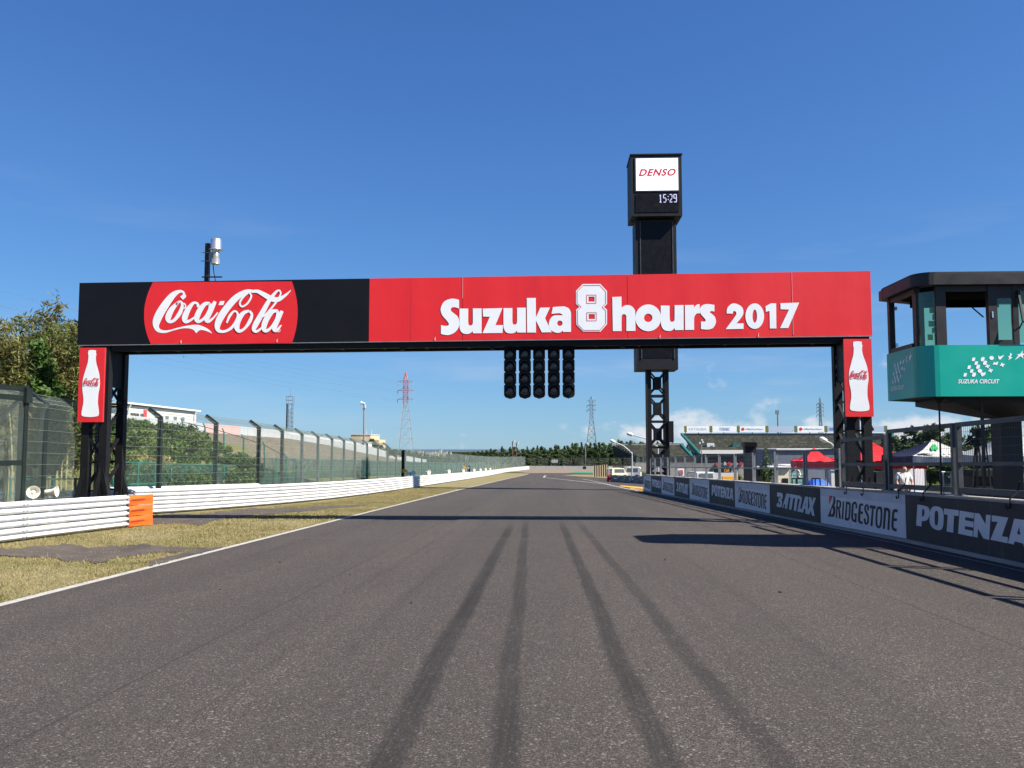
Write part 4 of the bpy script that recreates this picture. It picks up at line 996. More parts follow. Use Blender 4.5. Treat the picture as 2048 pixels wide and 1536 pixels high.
# header band and blinds inside
hz = RZ0 - .10
MB().bx(fxp(1880), 12.5, YF + .06, YF + .12, hz, RZ0 - .002).build('window_header', brownframe, cw); MB().bx(XL + .04, XL + .10, YF + .3, YB, hz, RZ0 - .002).build('window_header', brownframe, cw)
MB().bx(7.3, 9.05, 17.3, 17.33, RZ0 - .25, RZ0 - .09).build('rear_blind', matteblack, cw)
MB().prism([(a, b, RZ0 - .012) for a, b in plan(-.12)], (0, 0, .010)).build('ceiling_shade', matteblack, cw)  # added panel, its black stands for the shade under the roof
MB().bx(7.95, 12.5, 18.28, 18.34, FZ1, FZ1 + .06).build('rear_sill', brownframe, cw)
# corner pane, sliding pane, open awning pane
def pane(p, q, z0, z1, mat=tealglass, nm='pane', par=cw):
    p = Vector((*p, 0)); q = Vector((*q, 0)); n_ = (q - p).cross(Vector((0, 0, 1))).normalized() * .008
    return MB().prism([(p.x, p.y, z0), (q.x, q.y, z0), (q.x, q.y, z1), (p.x, p.y, z1)], n_).build(nm, mat, par)
pl = plan(-.07)
for k in range(1, 7): pane(pl[k], pl[k + 1], FZ1, hz)
for k in range(5):
    q = Vector((*pl[5], 0)).lerp(Vector((*pl[7], 0)), (.2, .7, .35, .8, .5)[k]); MB().bx(q.x - .05, q.x + .05, YF + .20, YF + .205, FZ1 + .12 + .13 * k, FZ1 + .23 + .13 * k).build('paper_note', whitecloth, cw)
MB().bx(XL + .03, XL + .11, YF + .44, YB - .06, FZ1, FZ1 + .09).build('window_sill', brownframe, cw)
a, b = fxp(1992), fxp(2024)
for (u0, u1, w0, w1) in ((a - .03, b + .03, FZ1, FZ1 + .10), (a - .03, b + .03, hz - .14, hz), ): MB().bx(u0, u1, YF + .055, YF + .10, w0, w1).build('sash', brownframe, cw)
pane((a, YF + .08), (b, YF + .08), FZ1 + .10, hz - .14)
aw = MB(); c0, c1 = fxp(2034), fxp(2105)
aw.bar((c0, YF + .02, hz), (c0, YF - .12, hz - .62), .04); aw.bar((c1, YF + .02, hz), (c1, YF - .12, hz - .62), .04); aw.bar((c0, YF - .12, hz - .62), (c1, YF - .12, hz - .62), .04); aw.build('awning_sash', brownframe, cw)
pane((fxp(2034), YF + .10), (fxp(2105), YF + .10), FZ1 + .05, hz)
MB().bar((c0 + .03, YF + .1, FZ1 + .3), (c0 + .03, YF - .10, hz - .55), .018).build('awning_stay', hullblack, cw)
MB().bar((fxp(1973) - .03, YF + .15, FZ1 + .55), (fxp(1960), YF + .4, hz - .25), .02).build('blind_stay', hullblack, cw)
MB().bx(fxp(1981), fxp(1984), YF + .03, YF + .04, FZ1 + .52, FZ1 + .64).build('latch', silver, cw)
for z in (FZ1 + .14, FZ1 + .9): MB().bx(XL + .12, XL + .17, YB - .12, YB - .06, z, z + .07).build('hinge', silver, cw)
# pedestal
hull = MB(); ptop = [(7.75, 16.6), (11.2, 16.6), (11.2, 18.3), (7.75, 18.3)]; pb = [(8.98, 17.3), (9.42, 17.3), (9.42, 17.9), (8.98, 17.9)]
hull.add([(a, b, FZ0 + .02) for a, b in ptop] + [(a, b, FZ0 - .10) for a, b in ptop] + [(a, b, 2.16) for a, b in pb], [(0, 1, 5, 4), (1, 2, 6, 5), (2, 3, 7, 6), (3, 0, 4, 7), (4, 5, 9, 8), (5, 6, 10, 9), (6, 7, 11, 10), (7, 4, 8, 11), (8, 9, 10, 11)])
hull.build('hull', hullblack, cw)
MB().bx(9.0, 9.40, 17.32, 17.72, gz(17) - .1, 2.17).build('column', hullblack, cw)
MB().bar((7.62, 16.9, FZ0), (7.60, 16.95, gz(17)), .025).build('stay_rod', hullblack, cw)
MB().lathe((7.62, 16.9, FZ0 - .10), (0, 0, 1), [(0, .03), (.12, .11)], 8).build('stay_bracket', hullblack, cw)
MB().bar((8.22, 16.5, FZ0), (8.62, 16.9, gz(17)), .022).build('stay_rod', hullblack, cw)
MB().bar((8.38, 16.8, FZ0), (8.38, 16.8, gz(17)), .05).build('stay_pole', hullblack, cw)
for q in range(5): MB().bar((8.38, 16.8, 1.35 + q * .3), (8.74, 17.4, 1.35 + q * .3), .03).build('ladder_rung', hullblack, cw)
# logo: chequer dissolving into birds, with the circuit name
def logo(fn, parent):
    para = lambda cx, cy, s=24: [(cx - s + 6, cy + s * .85), (cx - s * .55 + 6, cy - s * .85), (cx + s + 4, cy - s * .85), (cx + s * .55 + 4, cy + s * .85)]
    parts = []
    for cx, cy, r in ((1460, 1090, 0), (1560, 1088, .35), (1663, 1075, 1), (1490, 1132, .2), (1585, 1128, .7), (1412, 1176, 0), (1510, 1172, .5), (1440, 1218, .2), (1535, 1217, .8), (1368, 1260, 0), (1465, 1258, .6)):
        a = para(cx, cy, 22)
        o = smooth_outline([(*q, 1) for q in a], 2) if r < .3 else (smooth_outline(a, 5) if r < .75 else circ(cx, cy, 25, 22, 20))
        parts.append(fill2d([o]))
    for cx, cy in ((1618, 1165), (1780, 1150), (1652, 1212)):
        o = [(cx + (18 + 7 * math.cos(4 * t_)) * math.cos(t_ - .3) * 1.15, cy + (18 + 7 * math.cos(4 * t_)) * math.sin(t_ - .3)) for t_ in [2 * math.pi * i / 32 for i in range(32)]]; parts.append(fill2d([o]))
    for poly in ([(1735, 1045), (1752, 1062), (1802, 1042), (1762, 1092), (1740, 1090)], [(1868, 1018), (1888, 1035), (1870, 1058), (1890, 1070), (1845, 1100), (1858, 1070), (1842, 1062), (1862, 1050)],
                 [(1675, 1150), (1690, 1118), (1706, 1128), (1738, 1112), (1722, 1155), (1704, 1146)], [(1540, 1245), (1560, 1232), (1575, 1238), (1600, 1228), (1592, 1260), (1556, 1280)],
                 [(1915, 1100), (1958, 1045), (1935, 1040), (1978, 1030), (2005, 990), (2002, 1028), (2060, 1020), (2005, 1048), (2012, 1082), (1980, 1055)]): parts.append(fill2d([poly]))
    v, f = text2d('SUZUKA CIRCUIT', shear=.25, bold=.02)
    parts.append(([(1295 + u * 455, 1355 - w * 46) for u, w in v], f))
    for k, q in enumerate(parts): decal('logo_mark' if k < len(parts) - 1 else 'logo_lettering', [q], fn, whitevinyl, parent)
logo(lambda zx, zy: tuple(at(1680 + zx / 5.486, 520 + zy / 5.486, YF - .004)), fas)
sideM = lambda zx, zy: (XL - .004, YB - .10 - (zx - 1295) / 740 * 1.05, 3.42 - (zy - 990) / 420 * .80)
logo(sideM, fas)

# ================================================================== LEFT SIDE: GUARDRAILS
def beam_profile(h):      # W-beam cross-section as (out, up)
    return [(0, 0), (.012, .012 * h / .2), (.085, .038 * h / .2), (.085, .060 * h / .2), (.0, .092 * h / .2), (.0, .110 * h / .2), (.085, .142 * h / .2), (.085, .164 * h / .2), (.012, .188 * h / .2), (0, .2 * h / .2)]
def beam(path, base, h, parent, mat, nm='rail_beam'):
    """path: list of (x,y,z); beam bulges to +x side of travel"""
    pr = beam_profile(h); V = []; F = []; n = len(pr)
    for i, p in enumerate(path):
        a = Vector(path[max(i - 1, 0)]); b = Vector(path[min(i + 1, len(path) - 1)]); d = (b - a); d.z = 0; d.normalize(); o = Vector((d.y, -d.x, 0))
        for u, w in pr: q = Vector(p) + o * u; V.append((q.x, q.y, p[2] + base + w))
    for i in range(len(path) - 1):
        for k in range(n - 1): F.append((i * n + k, i * n + k + 1, (i + 1) * n + k + 1, (i + 1) * n + k))
    # back skin gives the sheet thickness
    m = MB(); m.add(V, F); o_ = len(m.v)
    V2 = []
    for i, p in enumerate(path):
        a = Vector(path[max(i - 1, 0)]); b = Vector(path[min(i + 1, len(path) - 1)]); d = (b - a); d.z = 0; d.normalize(); o = Vector((d.y, -d.x, 0))
        for u, w in pr: q = Vector(p) + o * (u - .006); V2.append((q.x, q.y, p[2] + base + w))
    m.add(V2, [tuple(reversed(f)) for f in F]); return m.build(nm, mat, parent)
paint('slot_orange', (.26, .03, .008), .6)
def guardrail(label, path, tiers, h, pitch, seglen, end_orange=False, mat=whiterail, post_every=2.0):
    p0 = path[0]; t = thing('guardrail', label, 'guardrail', p0)
    # resample
    L = [0]
    for a, b in zip(path, path[1:]): L.append(L[-1] + (Vector(b) - Vector(a)).length)
    def pt(s):
        for i in range(len(path) - 1):
            if s <= L[i + 1] + 1e-6: k = (s - L[i]) / (L[i + 1] - L[i]); return Vector(path[i]).lerp(Vector(path[i + 1]), k)
        return Vector(path[-1])
    total = L[-1]; lim = total - 1.05 if end_orange else total; cuts = [0.0]
    while cuts[-1] + seglen < lim - .3: cuts.append(cuts[-1] + seglen)
    cuts.append(lim)
    if end_orange: cuts.append(total)
    for j, (s, e) in enumerate(zip(cuts, cuts[1:])):
        org = end_orange and j == len(cuts) - 2
        for k in range(tiers):
            q = [pt(s + (e - s) * i / 3) for i in range(4)]
            d = (q[-1] - q[0]); d.z = 0; d.normalize(); o = Vector((d.y, -d.x, 0))
            if j % 2: q = [p + o * .006 for p in q]
            if org:
                z_ = Vector((0, 0, .03 + pitch * k)); zh_ = Vector((0, 0, h)); m = MB()
                m.prism([q[0] + o * .055 + z_, q[-1] + o * .085 + z_ - Vector((0, 0, .012)), q[-1] + o * .085 + z_ + zh_ * .5, q[0] + o * .095 + z_ + zh_ * .5], o * .016); m.prism([q[0] + o * .095 + z_ + zh_ * .502, q[-1] + o * .085 + z_ + zh_ * .502, q[-1] + o * .08 + z_ + zh_ * .97, q[0] + o * .05 + z_ + zh_ * .97], o * .016)
                m.build('end_plate', orangerail, t)
            else: beam([tuple(p) for p in q], .03 + pitch * k, h, t, mat)
            if not org and s > 0 and q[0].y < 60:      # splice bolts
                m = MB()
                for bx_ in (.06, .18):
                    for bz in (.2, .72): m.lathe(q[0] + d * bx_ + o * .078 + Vector((0, 0, .03 + pitch * k + h * bz)), o, [(0, .022), (.018, .018), (.022, 0)], 6)
                tag(m.build('splice_bolts', steelgrey, t), kind='stuff')
            if org:
                a, b = q[0].lerp(q[-1], .03), q[0].lerp(q[-1], .62); zc = .03 + pitch * k + h * .5
                MB().bar(a + o * .108 + Vector((0, 0, zc)), b + o * .100 + Vector((0, 0, zc)), .012, h * .15).build('splice_slot', MATS['slot_orange'], t)
    s = .3
    while s < total:
        p = pt(s); d = (pt(min(s + .1, total)) - pt(max(s - .1, 0))); d.z = 0; d.normalize(); o = Vector((d.y, -d.x, 0)) * -.09
        MB().bar(p + o - Vector((0, 0, .1)), p + o + Vector((0, 0, .03 + pitch * tiers - .02)), .10, .08, up=(0, 1, 0)).build('post', steelgrey if mat != whiterail else whiterail, t); s += post_every
    return t
def gpt(x, y, dz=0): return (x, y, vz(x, y) + dz)
guardrail('near white guardrail with orange painted end at the left edge', [gpt(-11.7, 9.5), gpt(-11.5, 13), gpt(-11.25, 17), gpt(-11.0, 20.5), gpt(-10.8, 22.5)], 3, .255, .275, 4.0, True)
RAIL = [(-16.6, 24.4), (-15.4, 24.9), (-14.3, 25.7), (-13.4, 26.8), (-12.7, 28.5), (-11.9, 31.2), (-11.1, 34.8), (-10.4, 40), (-10.05, 47), (-9.9, 55), (-9.8, 64), (-9.75, 75), (-9.7, 90), (-9.6, 110), (-9.5, 130), (-9.3, 152), (-8.9, 166), (-8.0, 178), (-6.6, 190), (-5.0, 202)]
guardrail('long white guardrail running down the left side of the straight', [(x, y, gz(y)) for x, y in RAIL], 3, .255, .272, 4.0, False, post_every=4.0)
guardrail('short raised white guardrail behind the long one near the gantry leg', [(-14.2, 26.6, gz(27) + .62), (-13.4, 28.8, gz(29) + .60), (-12.7, 31.5, gz(31) + .58), (-12.0, 34.5, gz(34) + .56)], 1, .255, .275, 4.0, False, post_every=3)

# ---- debris fence with bent posts
FXL = -13.0; fb = lambda y: 3.25 + gz(y)
pys = [18.1, 22.0, 25.4] + [28.2 + 3.9 * i for i in range(45)]
df = thing('debris_fence', 'tall wire debris fence with bent green posts behind the left guardrail', 'fence', (FXL, 24, gz(24)))
proto = MB()
fence_x = lerp_tab([(14, -13.2), (22, at(86, 900, 22).x), (25.4, at(196, 900, 25.4).x)] + [(28.2 + 3.9 * i, at(px, 900, 28.2 + 3.9 * i).x) for i, px in enumerate((319, 431, 517, 564, 604, 636, 664, 688, 710))] + [(75, -13.7), (100, -12.6), (130, -11.4), (150, -10.6), (166, -9.9), (178, -9.0), (190, -7.6), (203, -6.0)])
TIP = Vector((-.40, -.02, .26))
pm_cache = {}
def post_obj(y, far):
    x = fence_x(y); hb = 3.25 if y < 74 else 2.9
    key = (far, hb)
    if key not in pm_cache:
        m = MB(); m.bar((0, 0, -.1), (0, 0, hb), .13, .16, up=(0, 1, 0))
        if y < 74: m.bar((.03, 0, hb - .06), (-.40, 0, hb + .26), .13, .13, up=(0, 1, 0))
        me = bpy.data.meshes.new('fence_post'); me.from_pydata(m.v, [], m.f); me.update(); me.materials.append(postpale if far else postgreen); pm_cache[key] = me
    o = bpy.data.objects.new('fence_post', pm_cache[key]); COL.objects.link(o); o.parent = df; o.location = Vector((x, y, gz(y))) - Vector(df.location)
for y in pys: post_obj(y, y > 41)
def wires(pairs, r):
    A = np.array([p for p, q in pairs]); B = np.array([q for p, q in pairs]); d = B - A; d /= np.linalg.norm(d, axis=1, keepdims=True)
    u = np.cross(d, np.array([1.0, .13, .07])); u /= np.linalg.norm(u, axis=1, keepdims=True); w = np.cross(d, u); V = []
    for P in (A, B):
        for k in range(3):
            a = 2.0944 * k; V.append(P + (u * math.cos(a) + w * math.sin(a)) * r)
    V = np.stack(V, 1).reshape(-1, 3); n = len(pairs); F = []
    for a, b, c, d_ in ((0, 1, 4, 3), (1, 2, 5, 4), (2, 0, 3, 5)): F.append(np.stack([np.arange(n) * 6 + i for i in (a, b, c, d_)], 1))
    return V, np.concatenate(F)
def link_net(x0f, y0, y1, z0f, h, sp, r, rev=False):
    out = []; n = int((y1 - y0) / sp)
    for i in range(-int(h / sp), n):
        for sgn in (1, -1):
            a = y0 + i * sp; b = a + h; ta, tb = 0.0, 1.0
            lo, hi = y0, y1
            if a < lo: ta = (lo - a) / h
            if b > hi: tb = (hi - a) / h
            if tb - ta < .02: continue
            ya, yb = a + ta * h, a + tb * h; za, zb_ = (ta * h, tb * h) if sgn > 0 else (h - ta * h, h - tb * h)
            out.append(((x0f(ya), ya, z0f(ya) + za), (x0f(yb), yb, z0f(yb) + zb_)))
    return out
pr = link_net(lambda y: fence_x(y) + .07, 14.0, 25.5, lambda y: gz(y) + .35, 2.88, .08, .0)
V, F = wires(pr, .0027); tag(arr_mesh('chain_link_mesh', V, F, wiremat, df), kind='stuff')
pr = link_net(lambda y: fence_x(y) + .07, 25.5, 41, lambda y: gz(y) + .35, 2.88, .075, .0)
V, F = wires(pr, .0014); tag(arr_mesh('chain_link_mesh', V, F, wiremat, df), kind='stuff')
pr = link_net(lambda y: fence_x(y) + .07, 41, 203, lambda y: gz(y) + .35, 2.75, .085, .0)
V, F = wires(pr, .0021); tag(arr_mesh('chain_link_mesh', V, F, wiremat, df), kind='stuff')
pr = []    # overhanging net above the bend
for i in range(int((72 - 14) / .075)):
    y = 14 + i * .075; z = fb(y); sag = .06 * math.sin((y - 28.2) / 3.9 * math.pi) ** 2
    for s in (1, -1):
        pr.append(((fence_x(y) + .04, y, z - .02), (fence_x(y) - .40, y + s * .42, z + .27 - sag)))
V, F = wires(pr, .0016); tag(arr_mesh('overhang_mesh', V, F, wiremat, df), kind='stuff')
for k in range(10):
    m = MB()
    for a, b in zip([14.2] + pys, pys):
        h = .42 + .30 * k; s = random.uniform(.0, .03); mid = (a + b) / 2
        p = [Vector((fence_x(y) + .085, y, gz(y) + h)) for y in (a, mid, b)]; p[1].z -= s
        m.tube(p[0], p[1], .0042, n=4, cap=False); m.tube(p[1], p[2], .0042, n=4, cap=False)
    m.build('cable', cablemat, df)
for k in range(3):
    m = MB()
    for a, b in zip([14.2] + pys[:16], pys[:16]):
        u = k / 2
        m.tube((fence_x(a) - .4 * u, a, fb(a) + .26 * u), (fence_x(b) - .4 * u, b, fb(b) + .26 * u), .006, n=4, cap=False)
    m.build('overhang_cable', cablemat, df)

# ---- service gate frame at the left edge
gy = 20.1; gx = at(44, 900, gy).x
ga = thing('service_gate', 'dark green mesh gate in a steel frame at the left edge', 'gate', (gx, gy, vz(gx, gy)))
zt = at(45, 772, gy).z
for y in (gy, gy - 2.6): MB().bx(gx - .08, gx + .08, y - .07, y + .07, vz(gx, gy) - .1, zt).build('post', darkgreen, ga)
for z in (zt - .08, zt - .30, at(45, 925, gy).z): MB().bx(gx - .06, gx + .06, gy - 2.6, gy, z - .06, z + .06).build('rail', darkgreen, ga)
MB().bx(gx - .02, gx + .14, gy - .12, gy + .12, zt - .42, zt - .05).build('lock_box', darkgreen, ga)
MB().bar((gx, gy - .1, zt - .3), (gx, gy - 2.5, at(45, 925, gy).z), .09, .06).build('diagonal', darkgreen, ga)
pr = link_net(lambda y: gx + .05, gy - 2.6, gy, lambda y: vz(gx, gy) + .1, zt - vz(gx, gy) - .25, .06, 0)
V, F = wires(pr, .0022); tag(arr_mesh('gate_mesh', V, F, wiremat, ga), kind='stuff')

# ---- horn loudspeakers
def horn(loc, ax, r, L, mat, label, group=None, bracket=True):
    t = thing('horn_speaker', label, 'loudspeaker', loc, group); ax = Vector(ax).normalized()
    MB().lathe(loc, ax, [(-L * .1, 0), (-L * .1, r * .45), (L * .12, r * .42), (L * .5, r * .5), (L * .85, r * .82), (L, r), (L * 1.02, r), (L * .98, r * .94), (L * .8, r * .72), (L * .45, r * .3), (L * .45, 0)], 20).build('horn', mat, t, True)
    MB().lathe(Vector(loc) + ax * L * .62, ax, [(-L * .1, r * .28), (L * .1, r * .32), (L * .16, .0)], 12).build('phase_plug', creampl if mat is creampl else mat, t, True)
    if bracket: MB().bar(Vector(loc), Vector(loc) - Vector((0, 0, r * 1.6)), .04).build('bracket', steelgrey, t)
    return t
c = at(70, 985, 20.6); horn(tuple(c + Vector((-.15, .15, 0))), (.55, -.8, .05), .155, .26, creampl, 'cream horn loudspeaker facing the camera above the near guardrail')
c = at(92, 984, 20.9); horn(tuple(c), (1, .15, .05), .13, .26, creampl, 'cream horn loudspeaker seen from the side above the near guardrail')
c = at(236, 805, GY + 1.0); horn(tuple(c), (1, -.25, -.05), .13, .22, navydark, 'dark navy horn loudspeaker fixed to the left gantry leg')
hy = [(784, 957, 62, -1), (793, 957, 62, 1), (829, 953.5, 70, 1), (864, 953, 84, 1), (891, 952, 98, 1), (911, 950.5, 112, 1), (941, 948, 122, 1), (953, 947.5, 132, 1), (963, 946.5, 142, 1)]
for i, (px, py, Y, s) in enumerate(hy):
    c = Vector((-10.25, Y, gz(Y) + 1.05)); horn(tuple(c), (s * .8, -.6, 0), .20, .32, creampl, 'cream horn loudspeaker on the long left guardrail, %s from the camera' % ['first', 'second', 'third', 'fourth', 'fifth', 'sixth', 'seventh', 'eighth', 'ninth'][i], 'horns along the left guardrail')

# ---- poles, signs along the left rail
y = 62.5; x = -10.9
t = thing('camera_pole', 'black pole with an orange box rising behind the left guardrail', 'pole', (x, y, gz(y)))
MB().bx(x - .10, x + .10, y - .1, y + .1, gz(y), at(794, 900, y).z).build('pole', black, t)
MB().bx(x + .0, x + .32, y - .22, y - .1, at(794, 945, y).z, at(794, 938.5, y).z).build('orange_box', yellowsgn, t)
MB().bx(x + .22, x + .27, y - .2, y - .14, gz(y), at(794, 945, y).z).build('box_stand', pywhite, t)
y = 100; t = thing('marker_board', 'small orange marker box on a white stick above the left guardrail', 'marker', (-10.1, y, gz(y)))
MB().bx(-10.3, -10.0, y, y + .1, gz(y) + 1.25, gz(y) + 1.55).build('box', yellowsgn, t); MB().bx(-10.17, -10.13, y + .02, y + .06, gz(y), gz(y) + 1.25).build('stick', pywhite, t)
y = 122; x0, x1 = at(930.5, 920, y).x, at(938, 920, y).x
t = thing('distance_sign', 'white upright 200 distance board beside the left guardrail', 'sign', (x0, y, gz(y)))
MB().bx(x0, x1, y, y + .06, at(935, 930.5, y).z, at(935, 913, y).z).build('board', pywhite, t)
mm = []
for k, ch in enumerate('200'):
    v, f = text2d(ch, bold=.03); mm.append(([(.15 + .7 * a, 1 - (k + 1) / 3 + .03 + b * .27) for a, b in v], f))
decal('numerals', mm, lambda u, w: (x0 + u * (x1 - x0), y - .01, at(935, 930.5, y).z + w * (at(935, 913, y).z - at(935, 930.5, y).z)), walltxtdark, t)
MB().bx(x0 + .1, x0 + .18, y + .07, y + .15, gz(y), at(935, 930, y).z).build('stake', pygrey, t)
x0b, x1b = at(930, 940, y - 1).x, at(940.5, 940, y - 1).x
t = thing('corner_sign', 'black board with a white right hand bend arrow under the distance board', 'sign', (x0b, y - 1, gz(y)))
z0, z1 = at(935, 946, y - 1).z, at(935, 932, y - 1).z; MB().bx(x0b, x1b, y - 1, y - .95, z0, z1).build('board', screenblk, t)
decal('bend_arrow', [stroke2d([(.25, .05, .22), (.25, .5, .22), (.4, .75, .22), (.75, .72, .22)], 4), fill2d([[(.68, .5), (.95, .72), (.68, .95)]])], lambda u, w: (x0b + u * (x1b - x0b), y - 1.01, z0 + w * (z1 - z0)), pywhite, t, lift=(0, -.001, 0))
MB().bx(x0b + .1, x0b + .18, y - .94, y - .86, gz(y), z0 + .2).build('stake', pygrey, t)

# ================================================================== VEGETATION
def leaf_arrays(blobs, n, size, aspect=.5, droop=0.0, shell=.6):
    """blobs (cx,cy,cz,rx,ry,rz): n leaf quads spread through their volume, thicker near the skin"""
    B = np.array(blobs, float); w = (B[:, 3] * B[:, 4] * B[:, 5]) ** .67; idx = RNG.choice(len(B), n, p=w / w.sum())
    d = RNG.normal(size=(n, 3)); d /= np.linalg.norm(d, axis=1, keepdims=True)
    r = RNG.random(n) ** (1 / 3.0); r = shell * r ** .5 + (1 - shell) * r * RNG.random(n) + RNG.normal(0, .06, n)
    C = B[idx, :3] + d * B[idx, 3:6] * r[:, None]
    a = RNG.normal(size=(n, 3)); a[:, 2] -= droop; a /= np.linalg.norm(a, axis=1, keepdims=True)
    b = np.cross(a, RNG.normal(size=(n, 3))); b /= np.linalg.norm(b, axis=1, keepdims=True)
    s = size * (.6 + .8 * RNG.random(n))[:, None]
    a *= s; b *= s * aspect
    V = np.stack([C - a, C + b * .9 - a * .1, C + a, C - b * .9 - a * .1], 1).reshape(-1, 3)
    F = np.arange(4 * n).reshape(-1, 4); return V, F
def trunk(mb, base, top, r, lean=.0, limbs=4, spread=1.0):
    b = Vector(base); t = Vector(top); mid = b.lerp(t, .5) + Vector((random.uniform(-1, 1), random.uniform(-1, 1), 0)) * .08 * (t - b).length
    mb.path([b, b.lerp(mid, .6), mid, mid.lerp(t, .6), t], [r, r * .85, r * .7, r * .5, r * .2], 7)
    for k in range(limbs):
        s = mid.lerp(t, k / max(limbs, 1) * .8); a = random.uniform(0, 6.28); L = spread * random.uniform(.6, 1)
        e = s + Vector((math.cos(a) * L, math.sin(a) * L, L * .7)); mb.path([s, s.lerp(e, .5) + Vector((0, 0, .08 * L)), e], [r * .42, r * .3, r * .08], 5)
def tree(name, label, base, h, rad, mat, n, size, cat='tree', group=None, blobs=7, trunk_r=.12, shape=1.0, crown0=.3, aspect=.55, droop=0):
    t = thing(name, label, cat, base, group); m = MB(); b = Vector(base)
    trunk(m, b - Vector((0, 0, .2)), b + Vector((0, 0, h * .9)), trunk_r, limbs=5, spread=rad * .8); m.build('trunk', trunkm, t)
    bl = []
    for k in range(blobs):
        f = (k + .5) / blobs; z = h * (crown0 + (1 - crown0) * f) * .93; rr = rad * (1 - abs(f - .42) * 1.15 * shape); a = random.uniform(0, 6.28); q = rr * .55 * random.random()
        bl.append((b.x + math.cos(a) * q, b.y + math.sin(a) * q, b.z + z, rr * random.uniform(.55, .85), rr * random.uniform(.55, .85), max(rr * .42, h * .1)))
    V, F = leaf_arrays(bl, n, size, aspect, droop); arr_mesh('crown', V, F, mat, t); return t
def bamboo(label, base, h, n, mat, lean):
    t = thing('bamboo', label, 'bamboo', base, 'bamboo behind the left fence'); b = Vector(base); m = MB(); bl = []
    for k in range(n):
        a = random.uniform(0, 6.28); o = Vector((math.cos(a), math.sin(a), 0)) * random.uniform(0, .5); H = h * random.uniform(.78, 1.02)
        ln = Vector((random.uniform(-.5, .5) + lean, random.uniform(-.4, .4), 0)); P = []
        for i in range(8):
            s = i / 7; P.append(b + o + Vector((0, 0, H * s)) + ln * (s ** 2.6) * H * .22)
            if i >= 2: bl.append((*(P[-1] + Vector((random.uniform(-.25, .25), random.uniform(-.25, .25), 0))), .22 + .34 * (1 - abs(s - .62)), .22 + .34 * (1 - abs(s - .62)), H * .085))
        m.path(P, [.028 * (1 - .8 * i / 7) for i in range(8)], 5)
    m.build('culms', bamboom, t); V, F = leaf_arrays(bl, n * 560, .105, .24, .3, .5); arr_mesh('foliage', V, F, mat, t)
def left_ground(x, y):     # bank rising behind the debris fence
    k = min(1, max(0, (-x - 14.2) / 9)); return vz(max(x, -12), y) + k * k * (3 - 2 * k) * (3.2 if y < 60 else 2.6) * (1 if y < 60 else 1)
strip_sheet('bank', list(range(10, 62, 3)), lambda y: -60, lambda y: -13.9, left_ground, bankm, 24, .02)
spots = [(12, 24, 640), (26, 27, 655), (45, 31, 700), (74, 28, 622), (88, 33, 640), (108, 27, 655), (128, 31, 690), (150, 28, 668), (146, 36, 640), (0, 31, 720), (-25, 25, 660), (60, 37, 650), (118, 39, 660), (170, 34, 720), (30, 42, 690), (-10, 40, 660)]
for i, (px, Y, py) in enumerate(spots):
    g = at(px, 900, Y); g.z = left_ground(g.x, Y); top = at(px, py, Y).z
    bamboo(['olive bamboo clump at the far left edge above the gate', 'tall feathery bamboo clump at the far left', 'bamboo clump low behind the gate frame', 'tallest bamboo clump left of the gantry', 'bamboo clump rising behind the dark tree', 'yellowing bamboo clump beside the black banner', 'bamboo clump just left of the bottle sign', 'bamboo clump touching the left end of the black banner', 'bamboo clump farther back left of the gantry leg', 'short bamboo clump cut by the left edge'][i] if i < 10 else 'bamboo stand filling the background behind the left fence',
           tuple(g), top - g.z, 8, leaf_bamboo if i % 3 else leaf_bamboo2, .3 if i % 2 else -.2)
for px, Y, py, r, lab in ((72, 25.5, 668, 1.15, 'dark green broadleaf tree among the bamboo'), (105, 26, 735, .8, 'small dark tree below the bamboo beside the bottle sign'), (150, 30, 730, .9, 'shaded green tree directly behind the left gantry leg'), (20, 27, 760, .9, 'low broadleaf tree behind the service gate')):
    g = at(px, 900, Y); g.z = left_ground(g.x, Y)
    tree('broadleaf_tree', lab, tuple(g), at(px, py, Y).z - g.z, r, leaf_broad, 5200, .085, trunk_r=.07, group='trees behind the left fence')
# shrubs on the slope behind the fence
ridge = lerp_tab([(225, 832), (240, 836), (270, 850), (300, 848), (330, 862), (370, 878), (410, 895), (450, 902), (485, 918), (520, 936), (545, 952)])
sh = 0
for row, (Y0, dy) in enumerate(((47, 0), (40, 24), (36, 52), (33.5, 76))):
    for px in range(232 + row * 9, 545 - row * 12, 27):
        top = ridge(px) + 7 + dy + random.uniform(-7, 7)
        if top > 962: continue
        Y = max(Y0, 14.6 / ((1024 - px) / FPX + .045)) + random.uniform(-.4, .4)
        g = at(px, 900, Y); g.z = left_ground(g.x, Y); zt = at(px, top, Y).z
        r = random.uniform(1.0, 1.4); hgt = max(1.0, zt - g.z); mt = leaf_dry if (row == 2 and px % 4 == 0) else (leaf_shrub if (sh % 4) else leaf_broad)
        t = thing('shrub', 'leafy green shrub on the slope between the gantry leg and the terraces', 'shrub', tuple(g), 'shrubs on the left slope')
        m = MB()
        for k in range(5):
            a = random.uniform(0, 6.28); m.path([g, g + Vector((math.cos(a) * .3, math.sin(a) * .3, hgt * .5)), g + Vector((math.cos(a) * .6, math.sin(a) * .6, hgt * .85))], [.03, .02, .008], 4)
        m.build('stems', trunkm, t); bl = []
        for k in range(9): bl.append((g.x + random.uniform(-.7, .7) * r, g.y + random.uniform(-.7, .7) * r, g.z + hgt * random.uniform(.1, .86), r * random.uniform(.35, .6), r * random.uniform(.35, .6), min(.8, hgt * .3)))
        V, F = leaf_arrays(bl, 2600, .085, .5, .0, .55); arr_mesh('foliage', V, F, mt, t); sh += 1

